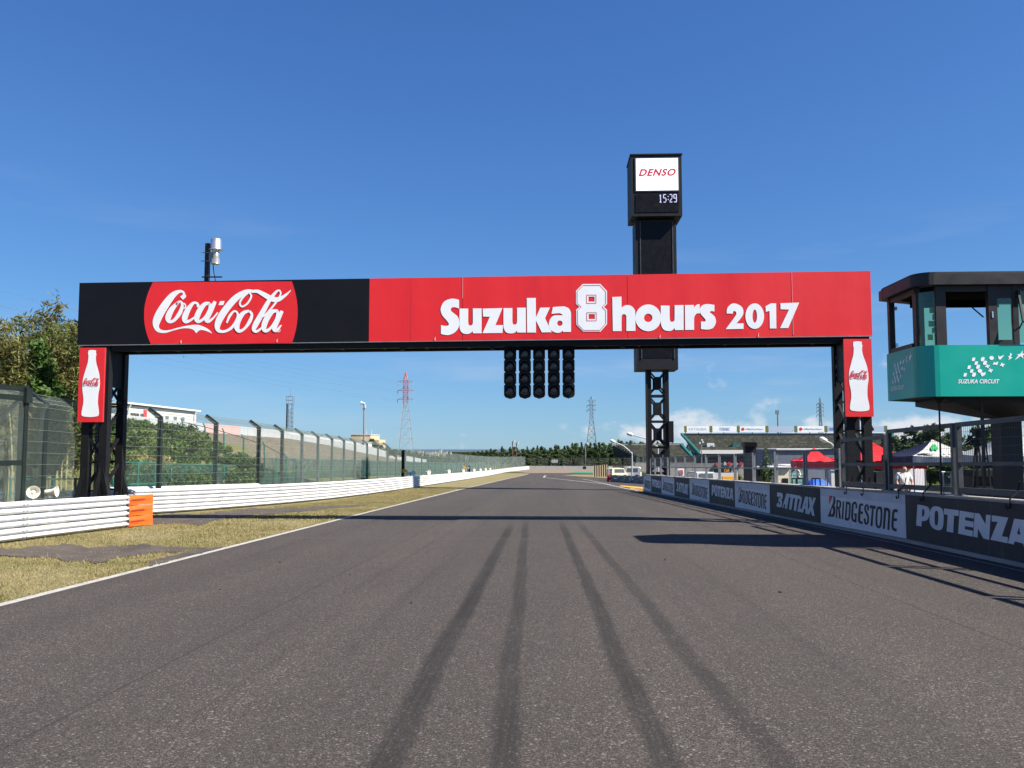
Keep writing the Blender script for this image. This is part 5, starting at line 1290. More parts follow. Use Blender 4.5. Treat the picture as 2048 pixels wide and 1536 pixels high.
# ================================================================== LEFT TERRACES, WALL, BUILDINGS
wl = [(250, 852, 872), (300, 858, 878), (345, 862, 882), (400, 846, 867), (470, 852, 872), (568, 861, 879), (620, 868, 888), (667, 874, 895), (704, 883, 905), (735, 892, 911), (758, 898, 915), (777, 903, 920), (801, 909, 925.5), (833, 915.5, 932), (852, 919, 936)]
WX = -29.0
wallpts = []
for px, a, b in wl[3:]:
    p, q = atx(px, a, WX), atx(px, b, WX); wallpts.append((p.y, p.z, q.z))
wallpts = [(50, wallpts[0][1] + .35, wallpts[0][2] + .45)] + wallpts
wtop = lerp_tab([(a, b) for a, b, c in wallpts]); wbot = lerp_tab([(a, c) for a, b, c in wallpts])
tw = thing('terrace_wall', 'long white panelled wall along the top of the left terraces', 'wall', (WX, 90, wbot(90)))
y = 52.0; k = 0
while y < wallpts[-1][0]:
    y2 = y + 2.0; mt = pinkpanel if (68 < y < 78) else wallpanel
    MB().prism([(WX, y + .02, wbot(y) - .1), (WX, y2 - .02, wbot(y2) - .1), (WX, y2 - .02, wtop(y2)), (WX, y + .02, wtop(y))], (-.08, 0, 0)).build('wall_panel', mt, tw); y = y2
tr = thing('terrace', 'weathered concrete spectator terraces on the left bank', 'grandstand', (-23, 90, 0))
tb = lambda y: 1.75 - .0285 * y
nst = 13; ysn = [50, 60, 70, 80, 90, 105, 120, 140, 160, 180, 197]
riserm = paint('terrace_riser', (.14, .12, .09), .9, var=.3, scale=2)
for k in range(nst):
    xa = -17 - 12 * k / nst; xb = -17 - 12 * (k + 1) / nst; V = []; F = []; V2 = []
    for y in ysn:
        z0 = tb(y) + (wbot(y) - tb(y)) * k / nst; z1 = tb(y) + (wbot(y) - tb(y)) * (k + 1) / nst + .04
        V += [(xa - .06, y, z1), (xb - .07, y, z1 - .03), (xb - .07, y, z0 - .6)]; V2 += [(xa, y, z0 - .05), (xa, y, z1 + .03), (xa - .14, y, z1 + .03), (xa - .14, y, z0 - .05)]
    for j in range(len(ysn) - 1):
        for a in range(2): F.append((3 * j + a, 3 * j + 3 + a, 3 * j + 4 + a, 3 * j + 1 + a))
    st = link_mesh('step', V, F, terracem, tr); F2 = []
    for j in range(len(ysn) - 1):
        for a in range(3): F2.append((4 * j + a, 4 * j + 4 + a, 4 * j + 5 + a, 4 * j + 1 + a))
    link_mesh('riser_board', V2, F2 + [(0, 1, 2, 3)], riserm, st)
strip_sheet('bank', [50, 60, 70, 80, 90, 105, 120, 140, 160, 180, 197], lambda y: -17.2, lambda y: -11.6, lambda x, y: gz(y) + (tb(y) - gz(y)) * ((-x - 11.6) / 5.6), bankm, 4, .03)
strip_sheet('bank', [50, 60, 70, 80, 90, 105, 120, 140, 160, 180, 197], lambda y: -95, lambda y: WX, lambda x, y: wbot(y) + (.0 if x > -31 else .3) - (0 if y < 190 else 4), bankm, 4, -.05)
# white clubhouse with pink base
hx = -33.0; y0, y1 = 64.5, 77.5; ztop, zlow = 5.15, 1.2
bh = thing('clubhouse', 'white building with pink base panels at the top of the left terraces', 'building', (hx - 4, 70, zlow))
MB().bx(hx - 7, hx, y0, y1, zlow - 1.5, ztop - .35).build('wall', bldwhite, bh)
rf = MB(); rf.prism([(hx + .28, y0 - .4, ztop - .28), (hx + .28, y1 + .4, ztop - .36), (hx - 7.4, y1 + .5, ztop + .1), (hx - 7.4, y0 - .6, ztop + .1)], (0, 0, .14)); rf = rf.build('roof', bldwhite, bh)
MB().bx(hx - 6, hx - 4.5, y1 - 3, y1 + .3, ztop + .1, ztop + .35).build('roof_sheet', roofgrey, bh)
for yy in (66.8, 69.0, 71.0, 72.6, 74.2): 
    w = MB().bx(hx - .02, hx + .04, yy, yy + .8, 3.3, 4.25).build('window', bldwhite, bh); MB().bx(hx + .04, hx + .05, yy + .08, yy + .72, 3.38, 4.17).build('pane', winglass, w)
MB().bx(hx - .02, hx + .06, y0 + .6, y0 + 1.9, 1.3, 4.2).build('door', charcoal, bh)
MB().bx(hx + .3, hx + .36, y0 + 2.1, y0 + 2.6, 1.2, 4.5).build('red_banner', redsign, bh)
for yy in (y0 + .1, y1 - .6): MB().path([(hx + .25, yy, ztop - .32), (hx + .1, yy, ztop - .75), (hx + .08, yy, zlow)], .06, 6).build('downpipe', bldwhite, bh)
for k in range(10):
    yy = 63.5 + k * 1.55; MB().bx(hx + 1.6, hx + 1.68, yy, yy + 1.5, 1.0, 2.35).build('pink_panel', pinkpanel if k % 4 != 3 else bldwhite, bh)
# cream hut at the far end of the terraces
cb = thing('cream_hut', 'cream block building above the far end of the left terraces', 'building', (-36, 150, 1))
p = at(702, 870, 150); q = at(741, 872, 150); r_ = at(753, 879, 150)
hutw = MB().bx(p.x, q.x, 150, 158, -2, at(720, 869.5, 150).z).build('wall', cream, cb); MB().bx(q.x, r_.x, 152, 158, -2, r_.z).build('side_wall', cream, cb)
MB().bx(p.x - .1, q.x + .1, 149.9, 158.1, at(720, 869.5, 150).z, at(720, 868.6, 150).z).build('roof_edge', bldwhite, cb)
p = at(712, 893, 146); q = at(736, 893, 146); MB().bx(p.x, q.x, 146, 149.9, -2.4, at(720, 884, 146).z).build('porch', bldwhite, cb)
# camera mast above it
Y = 146; b = at(728, 892, Y); tp = at(728, 817, Y)
cm = thing('camera_mast', 'tall grey pole with two floodlights above the cream building', 'pole', (b.x, Y, b.z))
MB().tube(b - Vector((0, 0, 3)), tp, .17, .12, 8).build('pole', steelgrey, cm); MB().bx(tp.x - .25, tp.x + .25, Y - .2, Y + .2, tp.z - .1, tp.z + .05).build('platform', pygrey, cm)
MB().lathe(tp + Vector((.15, 0, .3)), (0, 0, 1), [(-.25, .0), (-.25, .22), (.3, .22), (.4, .1), (.4, 0)], 10).build('camera', pywhite, cm)
MB().bar(tp, tp + Vector((-.1, 0, .9)), .08).build('arm', pygrey, cm); MB().lathe(tp + Vector((-.1, 0, .9)), (-1, -.2, .25), [(-.3, 0), (-.3, .15), (.2, .22), (.5, .34), (.5, 0)], 10).build('floodlight', pywhite, cm)
for px in (733, 743): 
    b = at(px, 872, 155); tag(MB().tube(b, at(px, 858, 155), .05, n=5).build('aerial', pywhite), '%s thin white aerial on the cream building' % ('left' if px == 733 else 'right'), 'aerial')
# lattice radio mast behind the wall
Y = 150; mx = at(580.5, 800, Y).x; zb_, zt = -2, at(580, 793, Y).z; zs = at(580, 808, Y).z
rm = thing('radio_mast', 'slender lattice radio mast behind the left terrace wall', 'mast', (mx, Y, zb_))
m = MB(); w = .42
for sx in (-1, 1):
    for sy in (-1, 1): MB().bar((mx + sx * w, Y + sy * w, zb_), (mx + sx * w, Y + sy * w, zs), .10).build('leg', pygrey, rm)
k = zb_
while k < zs - .8:
    for sy in (-1, 1): m.bar((mx - w, Y + sy * w, k), (mx + w, Y + sy * w, k + .8), .06); m.bar((mx - w, Y + sy * w, k), (mx + w, Y + sy * w, k), .06)
    k += .8
m.build('bracing', pygrey, rm)
m = MB()
for z in (zs, (zs + zt) / 2, zt):
    for a, b_ in (((-.55, -.55), (.55, -.55)), ((.55, -.55), (.55, .55)), ((.55, .55), (-.55, .55)), ((-.55, .55), (-.55, -.55))): m.bar((mx + a[0], Y + a[1], z), (mx + b_[0], Y + b_[1], z), .07)
for sx in (-.55, .55):
    for sy in (-.55, .55): m.bar((mx + sx, Y + sy, zs), (mx + sx, Y + sy, zt), .07)
m.build('cage', pygrey, rm); MB().tube((mx, Y, zt), (mx, Y, zt + 1.4), .03, n=5).build('whip_aerial', pygrey, rm)
MB().bx(mx - w - .08, mx - w + .12, Y - .6, Y - .4, -1, zs).build('cable_tray', black, rm)
# teal posts and low green fences on the slope
tf = thing('slope_fence', 'row of thin teal posts stepping down the left slope', 'fence', (-19, 50, 0))
prev = None
for px, a, b in ((365, 838, 886), (410, 848, 900), (448, 858, 905), (487, 870, 918), (529, 884, 935), (572, 908, 956), (593, 918, 962)):
    p, q = at(px, b + 12, 49.5), at(px, a + 6, 49.5); MB().tube(p, q, .05, n=6).build('post', teal, tf); MB().tube(q, q + Vector((-.12, 0, .22)), .04, n=5).build('post_tip', teal, tf)
    if prev: MB().tube(prev, q, .018, n=4).build('wire', postgreen, tf)
    prev = q
def low_fence(label, pts, h, nm_posts, mesh_sp, r):
    t = thing('green_fence', label, 'fence', tuple(pts[0])); a, b = Vector(pts[0]), Vector(pts[1])
    for i in range(nm_posts): p = a.lerp(b, i / (nm_posts - 1)); MB().tube(p - Vector((0, 0, .2)), p + Vector((0, 0, h)), .035, n=6).build('post', teal, t)
    for z in (.1, h - .03): MB().tube(a + Vector((0, 0, z)), b + Vector((0, 0, z)), .02, n=5).build('rail', teal, t)
    L = (b - a).length; pr = []; n = int(L / mesh_sp)
    for i in range(n):
        for s in (1, -1):
            u0, u1 = i * mesh_sp / L, min(1, max(0, (i * mesh_sp + s * h) / L)); p = a.lerp(b, u0); q = a.lerp(b, u1); pr.append((tuple(p), tuple(q + Vector((0, 0, h * abs(u1 - u0) * L / h)))))
    pr = [x for x in pr if (Vector(x[0]) - Vector(x[1])).length > .05]
    V, F = wires(pr, r); tag(arr_mesh('net', V, F, tealnet, t), kind='stuff')
low_fence('low teal mesh fence below the shrubs behind the debris fence', (at(470, 970, 40), at(238, 975, 30)), .95, 9, .05, .0035)
low_fence('low teal mesh fence left of the gantry leg behind the cream horns', (at(225, 990, 27), at(20, 995, 23.5)), .55, 6, .05, .003)
low_fence('long green mesh fence below the terraces', (Vector((-14.7, 42, gz(42) + .1)), Vector((-13.9, 118, gz(118) + .1))), 1.9, 27, .08, .006)
low_fence('green mesh fence continuing below the far end of the terraces', (Vector((-13.9, 118, gz(118) + .1)), Vector((-12.6, 165, gz(165) + .1))), 1.9, 16, .10, .007)

# ================================================================== FAR END: WALL, FENCE, WOOD, TOWN, PYLONS
fw = thing('far_barrier', 'pale concrete barrier behind the gravel trap at the end of the straight', 'wall', (20, 207, gz(207)))
x = -9.0
while x < 46:
    MB().bx(x + .02, x + 3.98, 207, 207.4, gz(207) - .1, gz(207) + .80 + random.uniform(-.02, .02)).build('block', farwhite, fw); x += 4
tag(MB().lathe((8.3, 206.4, gz(206) + .35), (0, -1, 0), [(0, .0), (0, .45), (.35, .45), (.35, .2), (.35, 0)], 14).build('tyre_stack', rubber), 'black tyre stack leaning on the far pale barrier', 'tyre')
ff = thing('catch_fence', 'dark green catch fence above the far barrier', 'fence', (20, 209, gz(209)))
x = -6.0
while x < 60:
    MB().bar((x, 209, gz(209)), (x, 209, gz(209) + 2.9), .14).build('post', postgreen, ff); x += 3.0
pr = []
for i in range(int(66 / .12)):
    for s in (1, -1):
        a = -6 + i * .12; b = a + s * 2.6
        if -6 <= b <= 60: pr.append(((a, 209.1, gz(209) + .2), (b, 209.1, gz(209) + 2.8)))
V, F = wires(pr, .012); tag(arr_mesh('net', V, F, postgreen, ff), kind='stuff')
bb = at(1103, 922.5, 214); t = thing('far_billboard', 'small white billboard behind the far catch fence', 'sign', tuple(bb)); MB().bx(bb.x, bb.x + 1.6, 214, 214.1, bb.z - .4, bb.z + .4).build('board', bldwhite, t); MB().bx(bb.x + .7, bb.x + .8, 214.1, 214.2, gz(214), bb.z).build('stand', pygrey, t)
for px, py, lab in ((1025, 883, 'left one of two brown light poles at the far bend'), (1033, 886, 'right one of two brown light poles at the far bend'), (1171, 887, 'slim grey light pole in front of the second pylon')):
    Y = 206 if px < 1100 else 214; b = at(px, 930, Y); tp = at(px, py, Y)
    t = thing('light_pole', lab, 'light pole', (b.x, Y, gz(Y))); MB().tube((b.x, Y, gz(Y)), tp, .16, .12, 7).build('pole', trunkm if px < 1100 else steelgrey, t)
    MB().bar(tp, tp + Vector((.5, 0, .05)), .09).build('arm', pygrey, t); MB().lathe(tp + Vector((.4, 0, .1)), (.6, -.6, -.2), [(-.2, 0), (-.2, .15), (.15, .3), (.15, 0)], 9).build('lamp_head', pywhite, t)
# wood: prototypes, then copies with their own size and turn
def proto_tree(i, conifer):
    mt = (leaf_far, leaf_far, leaf_far2)[i % 3]; h = 9.0; r = 2.0 if conifer else 3.0
    return tree('wood_tree', 'dark tree in the wood beyond the far bend', (0, 0, 0), h, r, mt, 1700, .34, group='trees of the far wood', blobs=9 if conifer else 7, trunk_r=.16, shape=1.1 if conifer else .8, crown0=.12)
protos = [proto_tree(i, i % 2 == 0) for i in range(6)]
first = [True] * 6; cnt = 0
wood = lerp_tab([(780, 906), (800, 897), (830, 902), (850, 907), (880, 908), (905, 906), (940, 903), (975, 900), (1000, 893), (1040, 894), (1075, 891), (1110, 890), (1140, 885), (1180, 883), (1215, 884), (1235, 878), (1262, 879), (1290, 882), (1345, 884), (1380, 888)])
def put_tree(px, top, Y, z=None, label=None, i=None):
    global cnt
    i = cnt % 6 if i is None else i; cnt += 1
    zb = gz(Y) if z is None else z; c = at(px, 900, Y); h = at(px, top, Y).z - zb; s = h / 9.0
    if h < .8: return
    sx = max(.72, s) * random.uniform(.85, 1.25) if s < 1.4 else s * random.uniform(.7, .9)
    loc = (c.x, Y, zb)
    if first[i]:
        o = protos[i]; first[i] = False; o.location = loc; o.scale = (sx, sx, s); o.rotation_euler = (0, 0, random.uniform(0, 6.28))
    else: o = copy_tree(protos[i], loc, random.uniform(0, 6.28), scale=(sx, sx, s))
    if label: o['label'] = label; o['group'] = 'trees behind the paddock' if 'tree' in label else 'bushes beside the cream building'
for px in list(range(785, 1305, 9)):
    put_tree(px + random.uniform(-3, 3), wood(px) + random.uniform(-2, 4), random.uniform(285, 330))
for px in list(range(800, 1300, 12)):
    put_tree(px + random.uniform(-3, 3), wood(px) + 9 + random.uniform(-3, 4), random.uniform(250, 275), i=(2, 5, 1)[px % 3])
for px in list(range(1030, 1250, 13)): put_tree(px, 917 + random.uniform(-3, 3), 224, i=(2, 5)[px % 2])
for px in list(range(1300, 1392, 15)): put_tree(px, wood(px) + random.uniform(-2, 2), 330)
# right hand trees behind the paddock
for px in list(range(1770, 2120, 21)):
    put_tree(px, 858 + 10 * math.sin(px * .05) + random.uniform(-6, 10), random.uniform(85, 110), label='green tree behind the paddock tents on the right')
for px in list(range(1780, 2120, 26)):
    put_tree(px, 893 + random.uniform(-6, 8), random.uniform(62, 75), label='green tree behind the paddock tents on the right', i=(2, 5, 3)[px % 3])
put_tree(1868, 843, 80, label='tall rounded tree above the navy and white tent', i=1); put_tree(2012, 845, 78, label='tall dark tree beside the control tower column', i=3)
# slope shrubs right of the cream hut
for px, top in ((748, 884), (762, 889), (776, 893), (790, 898), (803, 904), (744, 876)):
    c = at(px, 905, 150); put_tree(px, top, 150, z=c.z - .8, label='green bush on the bank beside the cream building', i=2)
# town far away below the horizon
for i, (px, py, w, h) in enumerate([(842, 905, 4, 4), (850, 907, 6, 3), (857, 906, 7, 4), (866, 905, 5, 4), (878, 902, 5, 6), (886, 905, 8, 3), (872, 906, 5, 3), (899, 906, 3, 3), (836, 903, 4, 3)]):
    Y = 1500 + 40 * i; c = at(px, py, Y); k = Y / FPX
    t = thing('town_building', 'tiny white building in the distant town near the sea, %s from the left' % ['second', 'third', 'fourth', 'fifth', 'seventh', 'eighth', 'sixth', 'ninth', 'first'][i], 'building', tuple(c), 'distant town buildings')
    MB().bx(c.x, c.x + w * k, Y, Y + 10, c.z - 14, c.z + h * k * .55).build('wall', farwhite, t); MB().bx(c.x - .2, c.x + w * k + .2, Y - .2, Y + 10.2, c.z + h * k * .55, c.z + h * k * .55 + .5).build('roof', roofgrey, t)
tag(MB().bx(-900, 300, 2300, 2340, -60, at(900, 904, 2300).z).build('far_woods', leaf_far), 'dark strip of distant woods before the sea', 'woods', kind='stuff')

def pylon(label, px, top, base, Y, wb, arms, reds):
    c = at(px, base, Y); zt = at(px, top, Y).z; zb = gz(min(Y, 500)) - 2; H = zt - zb
    t = thing('pylon', label, 'pylon', (c.x, Y, zb), 'power pylons')
    z_w = zb + H * .66; wt = wb * .24
    def wd(z): return wb + (wt - wb) * min(1, (z - zb) / (z_w - zb)) if z < z_w else wt * (1 - .85 * max(0, (z - zt + H * .09)) / (H * .09)) if z > zt - H * .09 else wt
    zs = [zb + H * s for s in (0, .14, .27, .38, .48, .57, .66, .72, .78, .84, .91, 1.0)]
    bw = max(.16, Y * .00052)
    lo, hi = MB(), MB()
    for a, b in zip(zs, zs[1:]):
        m = hi if a >= z_w - .1 else lo; wa, wb_ = wd(a) / 2, wd(b) / 2
        for sx in (-1, 1):
            for sy in (-1, 1): m.bar((c.x + sx * wa, Y + sy * wa, a), (c.x + sx * wb_, Y + sy * wb_, b), bw)
        for sy in (-1, 1):
            m.bar((c.x - wa, Y + sy * wa, a), (c.x + wb_, Y + sy * wb_, b), bw * .55); m.bar((c.x + wa, Y + sy * wa, a), (c.x - wb_, Y + sy * wb_, b), bw * .55)
            m.bar((c.x - wb_, Y + sy * wb_, b), (c.x + wb_, Y + sy * wb_, b), bw * .55)
    lo.build('lower_tower', pywhite if reds else pygrey, t); hi.build('upper_tower', pyred if reds else pygrey, t)
    for py, hw in arms:
        z = at(px, py, Y).z; L = hw * Y / FPX
        m = MB()
        for s in (-1, 1): m.bar((c.x, Y, z), (c.x + s * L, Y, z), bw * .9); m.bar((c.x + s * wt * .4, Y, z + L * .32), (c.x + s * L, Y, z), bw * .6)
        arm = m.build('cross_arm', pyred if reds else pygrey, t)
        for s in (-1, 1): MB().tube((c.x + s * L, Y, z), (c.x + s * L, Y, z - 1.6), bw * .7, n=5).build('insulator', pywhite, arm)
    return c.x
pylon('large red and white power pylon left of the gantry centre', 810, 745, 915, 400, 36 * 400 / FPX, [(764, 15), (781, 16), (799, 16)], True)
pylon('slimmer power pylon right of the start lights', 1183.5, 793, 912, 600, 25 * 600 / FPX, [(802, 9), (811, 9), (820, 9)], False)
pylon('dark power pylon behind the right grandstand', 1642, 795, 880, 600, 13 * 600 / FPX, [(808, 7), (815, 7), (822, 7), (830, 7)], False)
t = thing('floodlight_mast', 'thin dark floodlight mast behind the right grandstand', 'mast', tuple(at(1557, 870, 320))); p = at(1557, 880, 320); q = at(1555, 822, 320)
MB().tube(p, q, .35, .25, 6).build('pole', pygrey, t); MB().bx(q.x - .8, q.x + .5, 319.8, 320.2, q.z - 1.2, q.z + .3).build('lamp_bank', pygrey, t)
pl_ = thing('power_line', 'faint overhead power cables crossing the sky at upper left', 'cable', tuple(at(810, 780, 400)))
for k, (py0, py1) in enumerate(((764, 590), (781, 612), (799, 640), (764, 570), (781, 602), (799, 632))):
    s = -1 if k < 3 else 1; a = at(810 + s * 15.5, py0 + 3, 400); b = at(-60 + s * 20, py1, 190); P = []
    for i in range(15): u = i / 14; p = a.lerp(b, u); p.z -= 9 * u * (1 - u); P.append(p)
    MB().path(P, .028, 4).build('cable', pygrey, pl_)
    if k in (0, 3, 1, 4):
        for u in (.66, .69): 
            p = a.lerp(b, u); p.z -= 9 * u * (1 - u); MB().lathe(p, (0, 0, 1), [(-.3, 0), (-.2, .2), (0, .3), (.2, .2), (.3, 0)], 8).build('marker_ball', pygrey, pl_)

# ================================================================== RIGHT SIDE: GRANDSTANDS
def grandstand(label, pl, pr_, ytop, ybot, Yt, Yb, rows, loc, front=None):
    t = thing('grandstand', label, 'grandstand', loc)
    for k in range(rows):
        a, b = k / rows, (k + 1) / rows; yA = Yb + (Yt - Yb) * a; yB = Yb + (Yt - Yb) * b
        zA = at(1500, ybot, Yb).z + (at(1500, ytop, Yt).z - at(1500, ybot, Yb).z) * a; zB = at(1500, ybot, Yb).z + (at(1500, ytop, Yt).z - at(1500, ybot, Yb).z) * b
        xl = at(pl[0], 890, Yb).x + (at(pl[1], 890, Yt).x - at(pl[0], 890, Yb).x) * a; xr = at(pr_[0], 890, Yb).x + (at(pr_[1], 890, Yt).x - at(pr_[0], 890, Yb).x) * a
        m = MB(); m.bx(xl, xr, yA, yB + .05, zA - .5, zB); m.build('seat_row', seatmat, t)
    return t
gs = grandstand('large right grandstand with a row of sponsor boards along its top', (1402, 1368), (1800, 1782), 871, 908, 222, 196, 14, (60, 205, -6))
Yt = 222.3
zb0, zb1 = at(1500, 864, Yt).z, at(1500, 852.5, Yt).z
bounds = [(1372.5, 1419), (1425, 1474.5), (1479.5, 1531), (1537, 1589), (1595, 1649), (1655, 1706), (1715.5, 1770)]
boardpale = paint('board_pale_blue', (.42, .50, .62), .6); olive = paint('olive_box', (.14, .16, .03), .7); greytext = paint('grey_print', (.45, .50, .58), .6); bluetext = paint('blue_print', (.10, .22, .50), .6)
for i, (a, b) in enumerate(bounds):
    xa, xb = at(a, 858, Yt).x, at(b, 858, Yt).x
    bd = MB().bx(xa, xb, Yt, Yt + .15, zb0, zb1).build('sponsor_board', boardpale if i in (3, 5, 6) else whitevinyl, gs)
    def put(body, u0, u1, v0, v1, mat, **kw):
        v, f = text2d(body, **kw); decal('board_lettering', [(v, f)], lambda u, w: (xa + (u0 + (u1 - u0) * u) * (xb - xa), Yt - .03, zb0 + (v0 + (v1 - v0) * w) * (zb1 - zb0)), mat, bd)
    if i == 0: put('MITSUBA', .12, .88, .3, .74, greytext, spacing=1.15)
    if i == 1: put('TOENEC', .28, .72, .26, .76, bluetext, shear=.3, bold=.01)
    if i in (2, 4):
        decal('round_mark', [fill2d([circ(.12, .5, .06, .28, 16)])], lambda u, w: (xa + u * (xb - xa), Yt - .03, zb0 + w * (zb1 - zb0)), redprint, bd)
        decal('grey_script', [stroke2d([(.24, .45, .12), (.32, .6, .12), (.4, .42, .12), (.5, .58, .12), (.6, .42, .12), (.7, .58, .12), (.8, .42, .12), (.9, .56, .12)], 3)], lambda u, w: (xa + u * (xb - xa), Yt - .03, zb0 + w * (zb1 - zb0)), greytext, bd)
    if i == 5: decal('blue_mark', [fill2d([[(.08, .3), (.3, .3), (.3, .72), (.08, .72)]]), fill2d([[(.7, .32), (.92, .32), (.92, .7), (.7, .7)]])], lambda u, w: (xa + u * (xb - xa), Yt - .03, zb0 + w * (zb1 - zb0)), bluetext, bd)
    if i == 6: decal('red_mark', [fill2d([[(.28, .25), (.33, .25), (.33, .7), (.28, .7)]]), fill2d([[(.4, .25), (.55, .25), (.5, .7), (.42, .7)]])], lambda u, w: (xa + u * (xb - xa), Yt - .03, zb0 + w * (zb1 - zb0)), redprint, bd)
for a in (1371, 1422, 1477, 1534, 1592, 1652, 1711, 1772): 
    x = at(a, 858, Yt).x; MB().bx(x - .33, x + .33, Yt - .05, Yt + .1, zb0 - .05, zb1 + .1).build('lamp_box', olive, gs); MB().bx(x - .08, x + .08, Yt, Yt + .2, at(1500, 874, Yt).z, zb0).build('board_post', teal, gs)
for a in (1397, 1448, 1505, 1562, 1620, 1680, 1740): x = at(a, 858, Yt).x; MB().bx(x - .07, x + .07, Yt + .2, Yt + .34, at(1500, 872, Yt).z, zb0).build('board_post', teal, gs)
xa, xb = at(1365, 868, Yt).x, at(1784, 868, Yt).x
MB().bx(xa, xb, Yt + .4, Yt + .6, at(1500, 869.5, Yt).z, at(1500, 866.5, Yt).z).build('rear_parapet', concrete, gs)
MB().bx(xa, xb, Yt - .6, Yt - .4, at(1500, 872, Yt - .5).z - .1, at(1500, 869.5, Yt - .5).z).build('rear_walk', charcoal, gs)
p, q = at(1363, 868, 222), at(1401, 909, 195); MB().bar(p, q, .5, .6).build('side_beam', teal, gs)
MB().prism([at(1366, 870, 221), at(1400, 908, 197), at(1400, 916, 199), at(1387, 912, 206), at(1380, 892, 216)], (.3, .4, 0)).build('side_wall', black, gs)
p, q = at(1785, 868, 222), at(1768, 893, 196); MB().bar(p, q, .8, .8).build('side_beam', teal, gs)
MB().bar(at(1391, 905, 200), at(1380, 893, 212), .5, .5).build('side_strut', teal, gs)
MB().bx(at(1400, 900, 194.5).x, at(1655, 900, 194.5).x, 194, 194.4, at(1500, 907.5, 194).z, at(1500, 900, 194).z).build('front_parapet', bldwhite, gs)
MB().bx(at(1400, 900, 195).x, at(1800, 900, 195).x, 194.6, 200, gz(195) - 1, at(1500, 908, 194.6).z).build('undercroft', charcoal, gs)
for a, mt in ((1422, bldwhite), (1473, teal), (1715, teal)):
    Y = 204; x = at(a, 890, Y).x; hb = MB().bx(x - .9, x + .8, Y, Y + 1.5, at(1500, 895, Y).z - .4, at(1500, 886, Y).z).build('camera_booth', mt, gs); MB().bx(x - .2, x + .5, Y - .03, Y, at(1500, 894, Y).z, at(1500, 891, Y).z).build('booth_window', winglass, hb)
gs2 = grandstand('lower tan grandstand beside the clock tower', (1290, 1229), (1392, 1366), 890, 922, 268, 240, 12, (38, 250, -5))
MB().bx(at(1224, 888, 268.6).x, at(1368, 888, 268.6).x, 268.3, 268.7, at(1500, 891, 268).z - .2, at(1500, 888, 268).z).build('rear_parapet', concrete, gs2)
MB().bx(at(1232, 888, 269).x, at(1366, 888, 269).x, 268.9, 269.1, at(1500, 888, 268).z, at(1500, 886.6, 268).z).build('rear_rail', teal, gs2)
MB().prism([at(1226, 891, 267), at(1288, 923, 241), at(1288, 931, 241), at(1240, 931, 262), at(1226, 905, 267)], (.4, .4, 0)).build('side_wall', charcoal, gs2)
MB().bar(at(1362, 889, 267), at(1392, 922, 240), .7, .7).build('side_beam', teal, gs2)
for px in (1278, 1297, 1286): MB().bx(at(px, 920, 239).x - .8, at(px, 920, 239).x + .8, 238.6, 239, at(1500, 924, 239).z, at(1500, 914, 239).z).build('teal_screen', tealnet, gs2)
MB().bx(at(1265, 930, 238).x, at(1400, 930, 238).x, 237.6, 238.2, gz(238) - .5, at(1500, 924, 238).z).build('front_wall', concrete, gs2)
t = thing('stand_fence', 'dark mesh fence in front of the lower tan grandstand', 'fence', tuple(at(1268, 930, 222)))
for px in range(1250, 1300, 10): p = at(px, 929, 222); MB().bar((p.x, 222, gz(222)), (p.x, 222, at(px, 913, 222).z), .15).build('post', postgreen, t)
for py in (914, 920, 926): MB().bar(at(1250, py, 222), at(1300, py, 222), .06).build('rail', postgreen, t)

# ---- mid distance behind the pit wall
t = thing('service_wall', 'tan concrete wall behind the pit lane fence panels', 'wall', tuple(at(1420, 936, 112)))
xa = at(1270, 930, 112).x; xb = at(1500, 930, 112).x; n = 10
for k in range(n): MB().bx(xa + (xb - xa) * k / n + .02, xa + (xb - xa) * (k + 1) / n - .02, 112, 112.5, gz(112) - .5, at(1500, 927, 112).z).build('wall_block', concrete, t)
for i, (px, w, mt, lab) in enumerate(((1434, 6, orangerail, 'orange barrier block on the tan wall'), (1450, 6, bldwhite, 'white barrier block left of the first red one on the tan wall'), (1459, 6, redsign, 'first red barrier block on the tan wall'), (1472, 5, bldwhite, 'white barrier block between two red ones on the tan wall'), (1482, 6, redsign, 'second red barrier block on the tan wall beside the black screen'))):
    a, b = at(px - w / 2, 930, 111.8), at(px + w / 2, 930, 111.8); z0 = at(1500, 930.5 if i else 932, 111.8).z
    m = MB(); m.prism([(a.x, 111.7, z0), (b.x, 111.7, z0), (b.x - .08, 111.7, z0 + .42), (a.x + .08, 111.7, z0 + .42)], (0, .28, 0)); tag(m.build('barrier_block', mt), lab, 'barrier', 'coloured barrier blocks')
t = thing('car_sign', 'dark board with orange CAR lettering behind the pit lane fence', 'sign', tuple(at(1452, 942, 95)))
a, b = at(1428, 941, 95), at(1462, 941, 95); z0, z1 = at(1500, 946.5, 95).z, at(1500, 937, 95).z; MB().bx(a.x, b.x, 95, 95.2, gz(95), z1).build('board', darkgreen, t)
v, f = text2d('CAR', bold=.03); u0 = at(1448, 941, 95).x; u1 = at(1459, 941, 95).x
decal('lettering', [(v, f)], lambda u, w: (u0 + u * (u1 - u0), 94.97, z0 + .1 + w * (z1 - z0 - .16)), orangetxt, t)
t = thing('low_wall', 'low white wall with a yellow kerb beyond the pit lane', 'wall', tuple(at(1440, 950, 74)))
MB().bx(at(1425, 950, 74).x, at(1476, 950, 74).x, 74, 74.3, gz(74) - .2, at(1500, 946, 74).z).build('wall', bldwhite, t); MB().bx(at(1445, 950, 72).x, at(1476, 950, 72).x, 72, 72.3, gz(72) - .1, at(1500, 953, 72).z).build('kerb', yellowsgn, t)
hd = thing('hedge', 'long clipped hedge seen behind the low white wall', 'hedge', tuple(at(1450, 950, 78)))
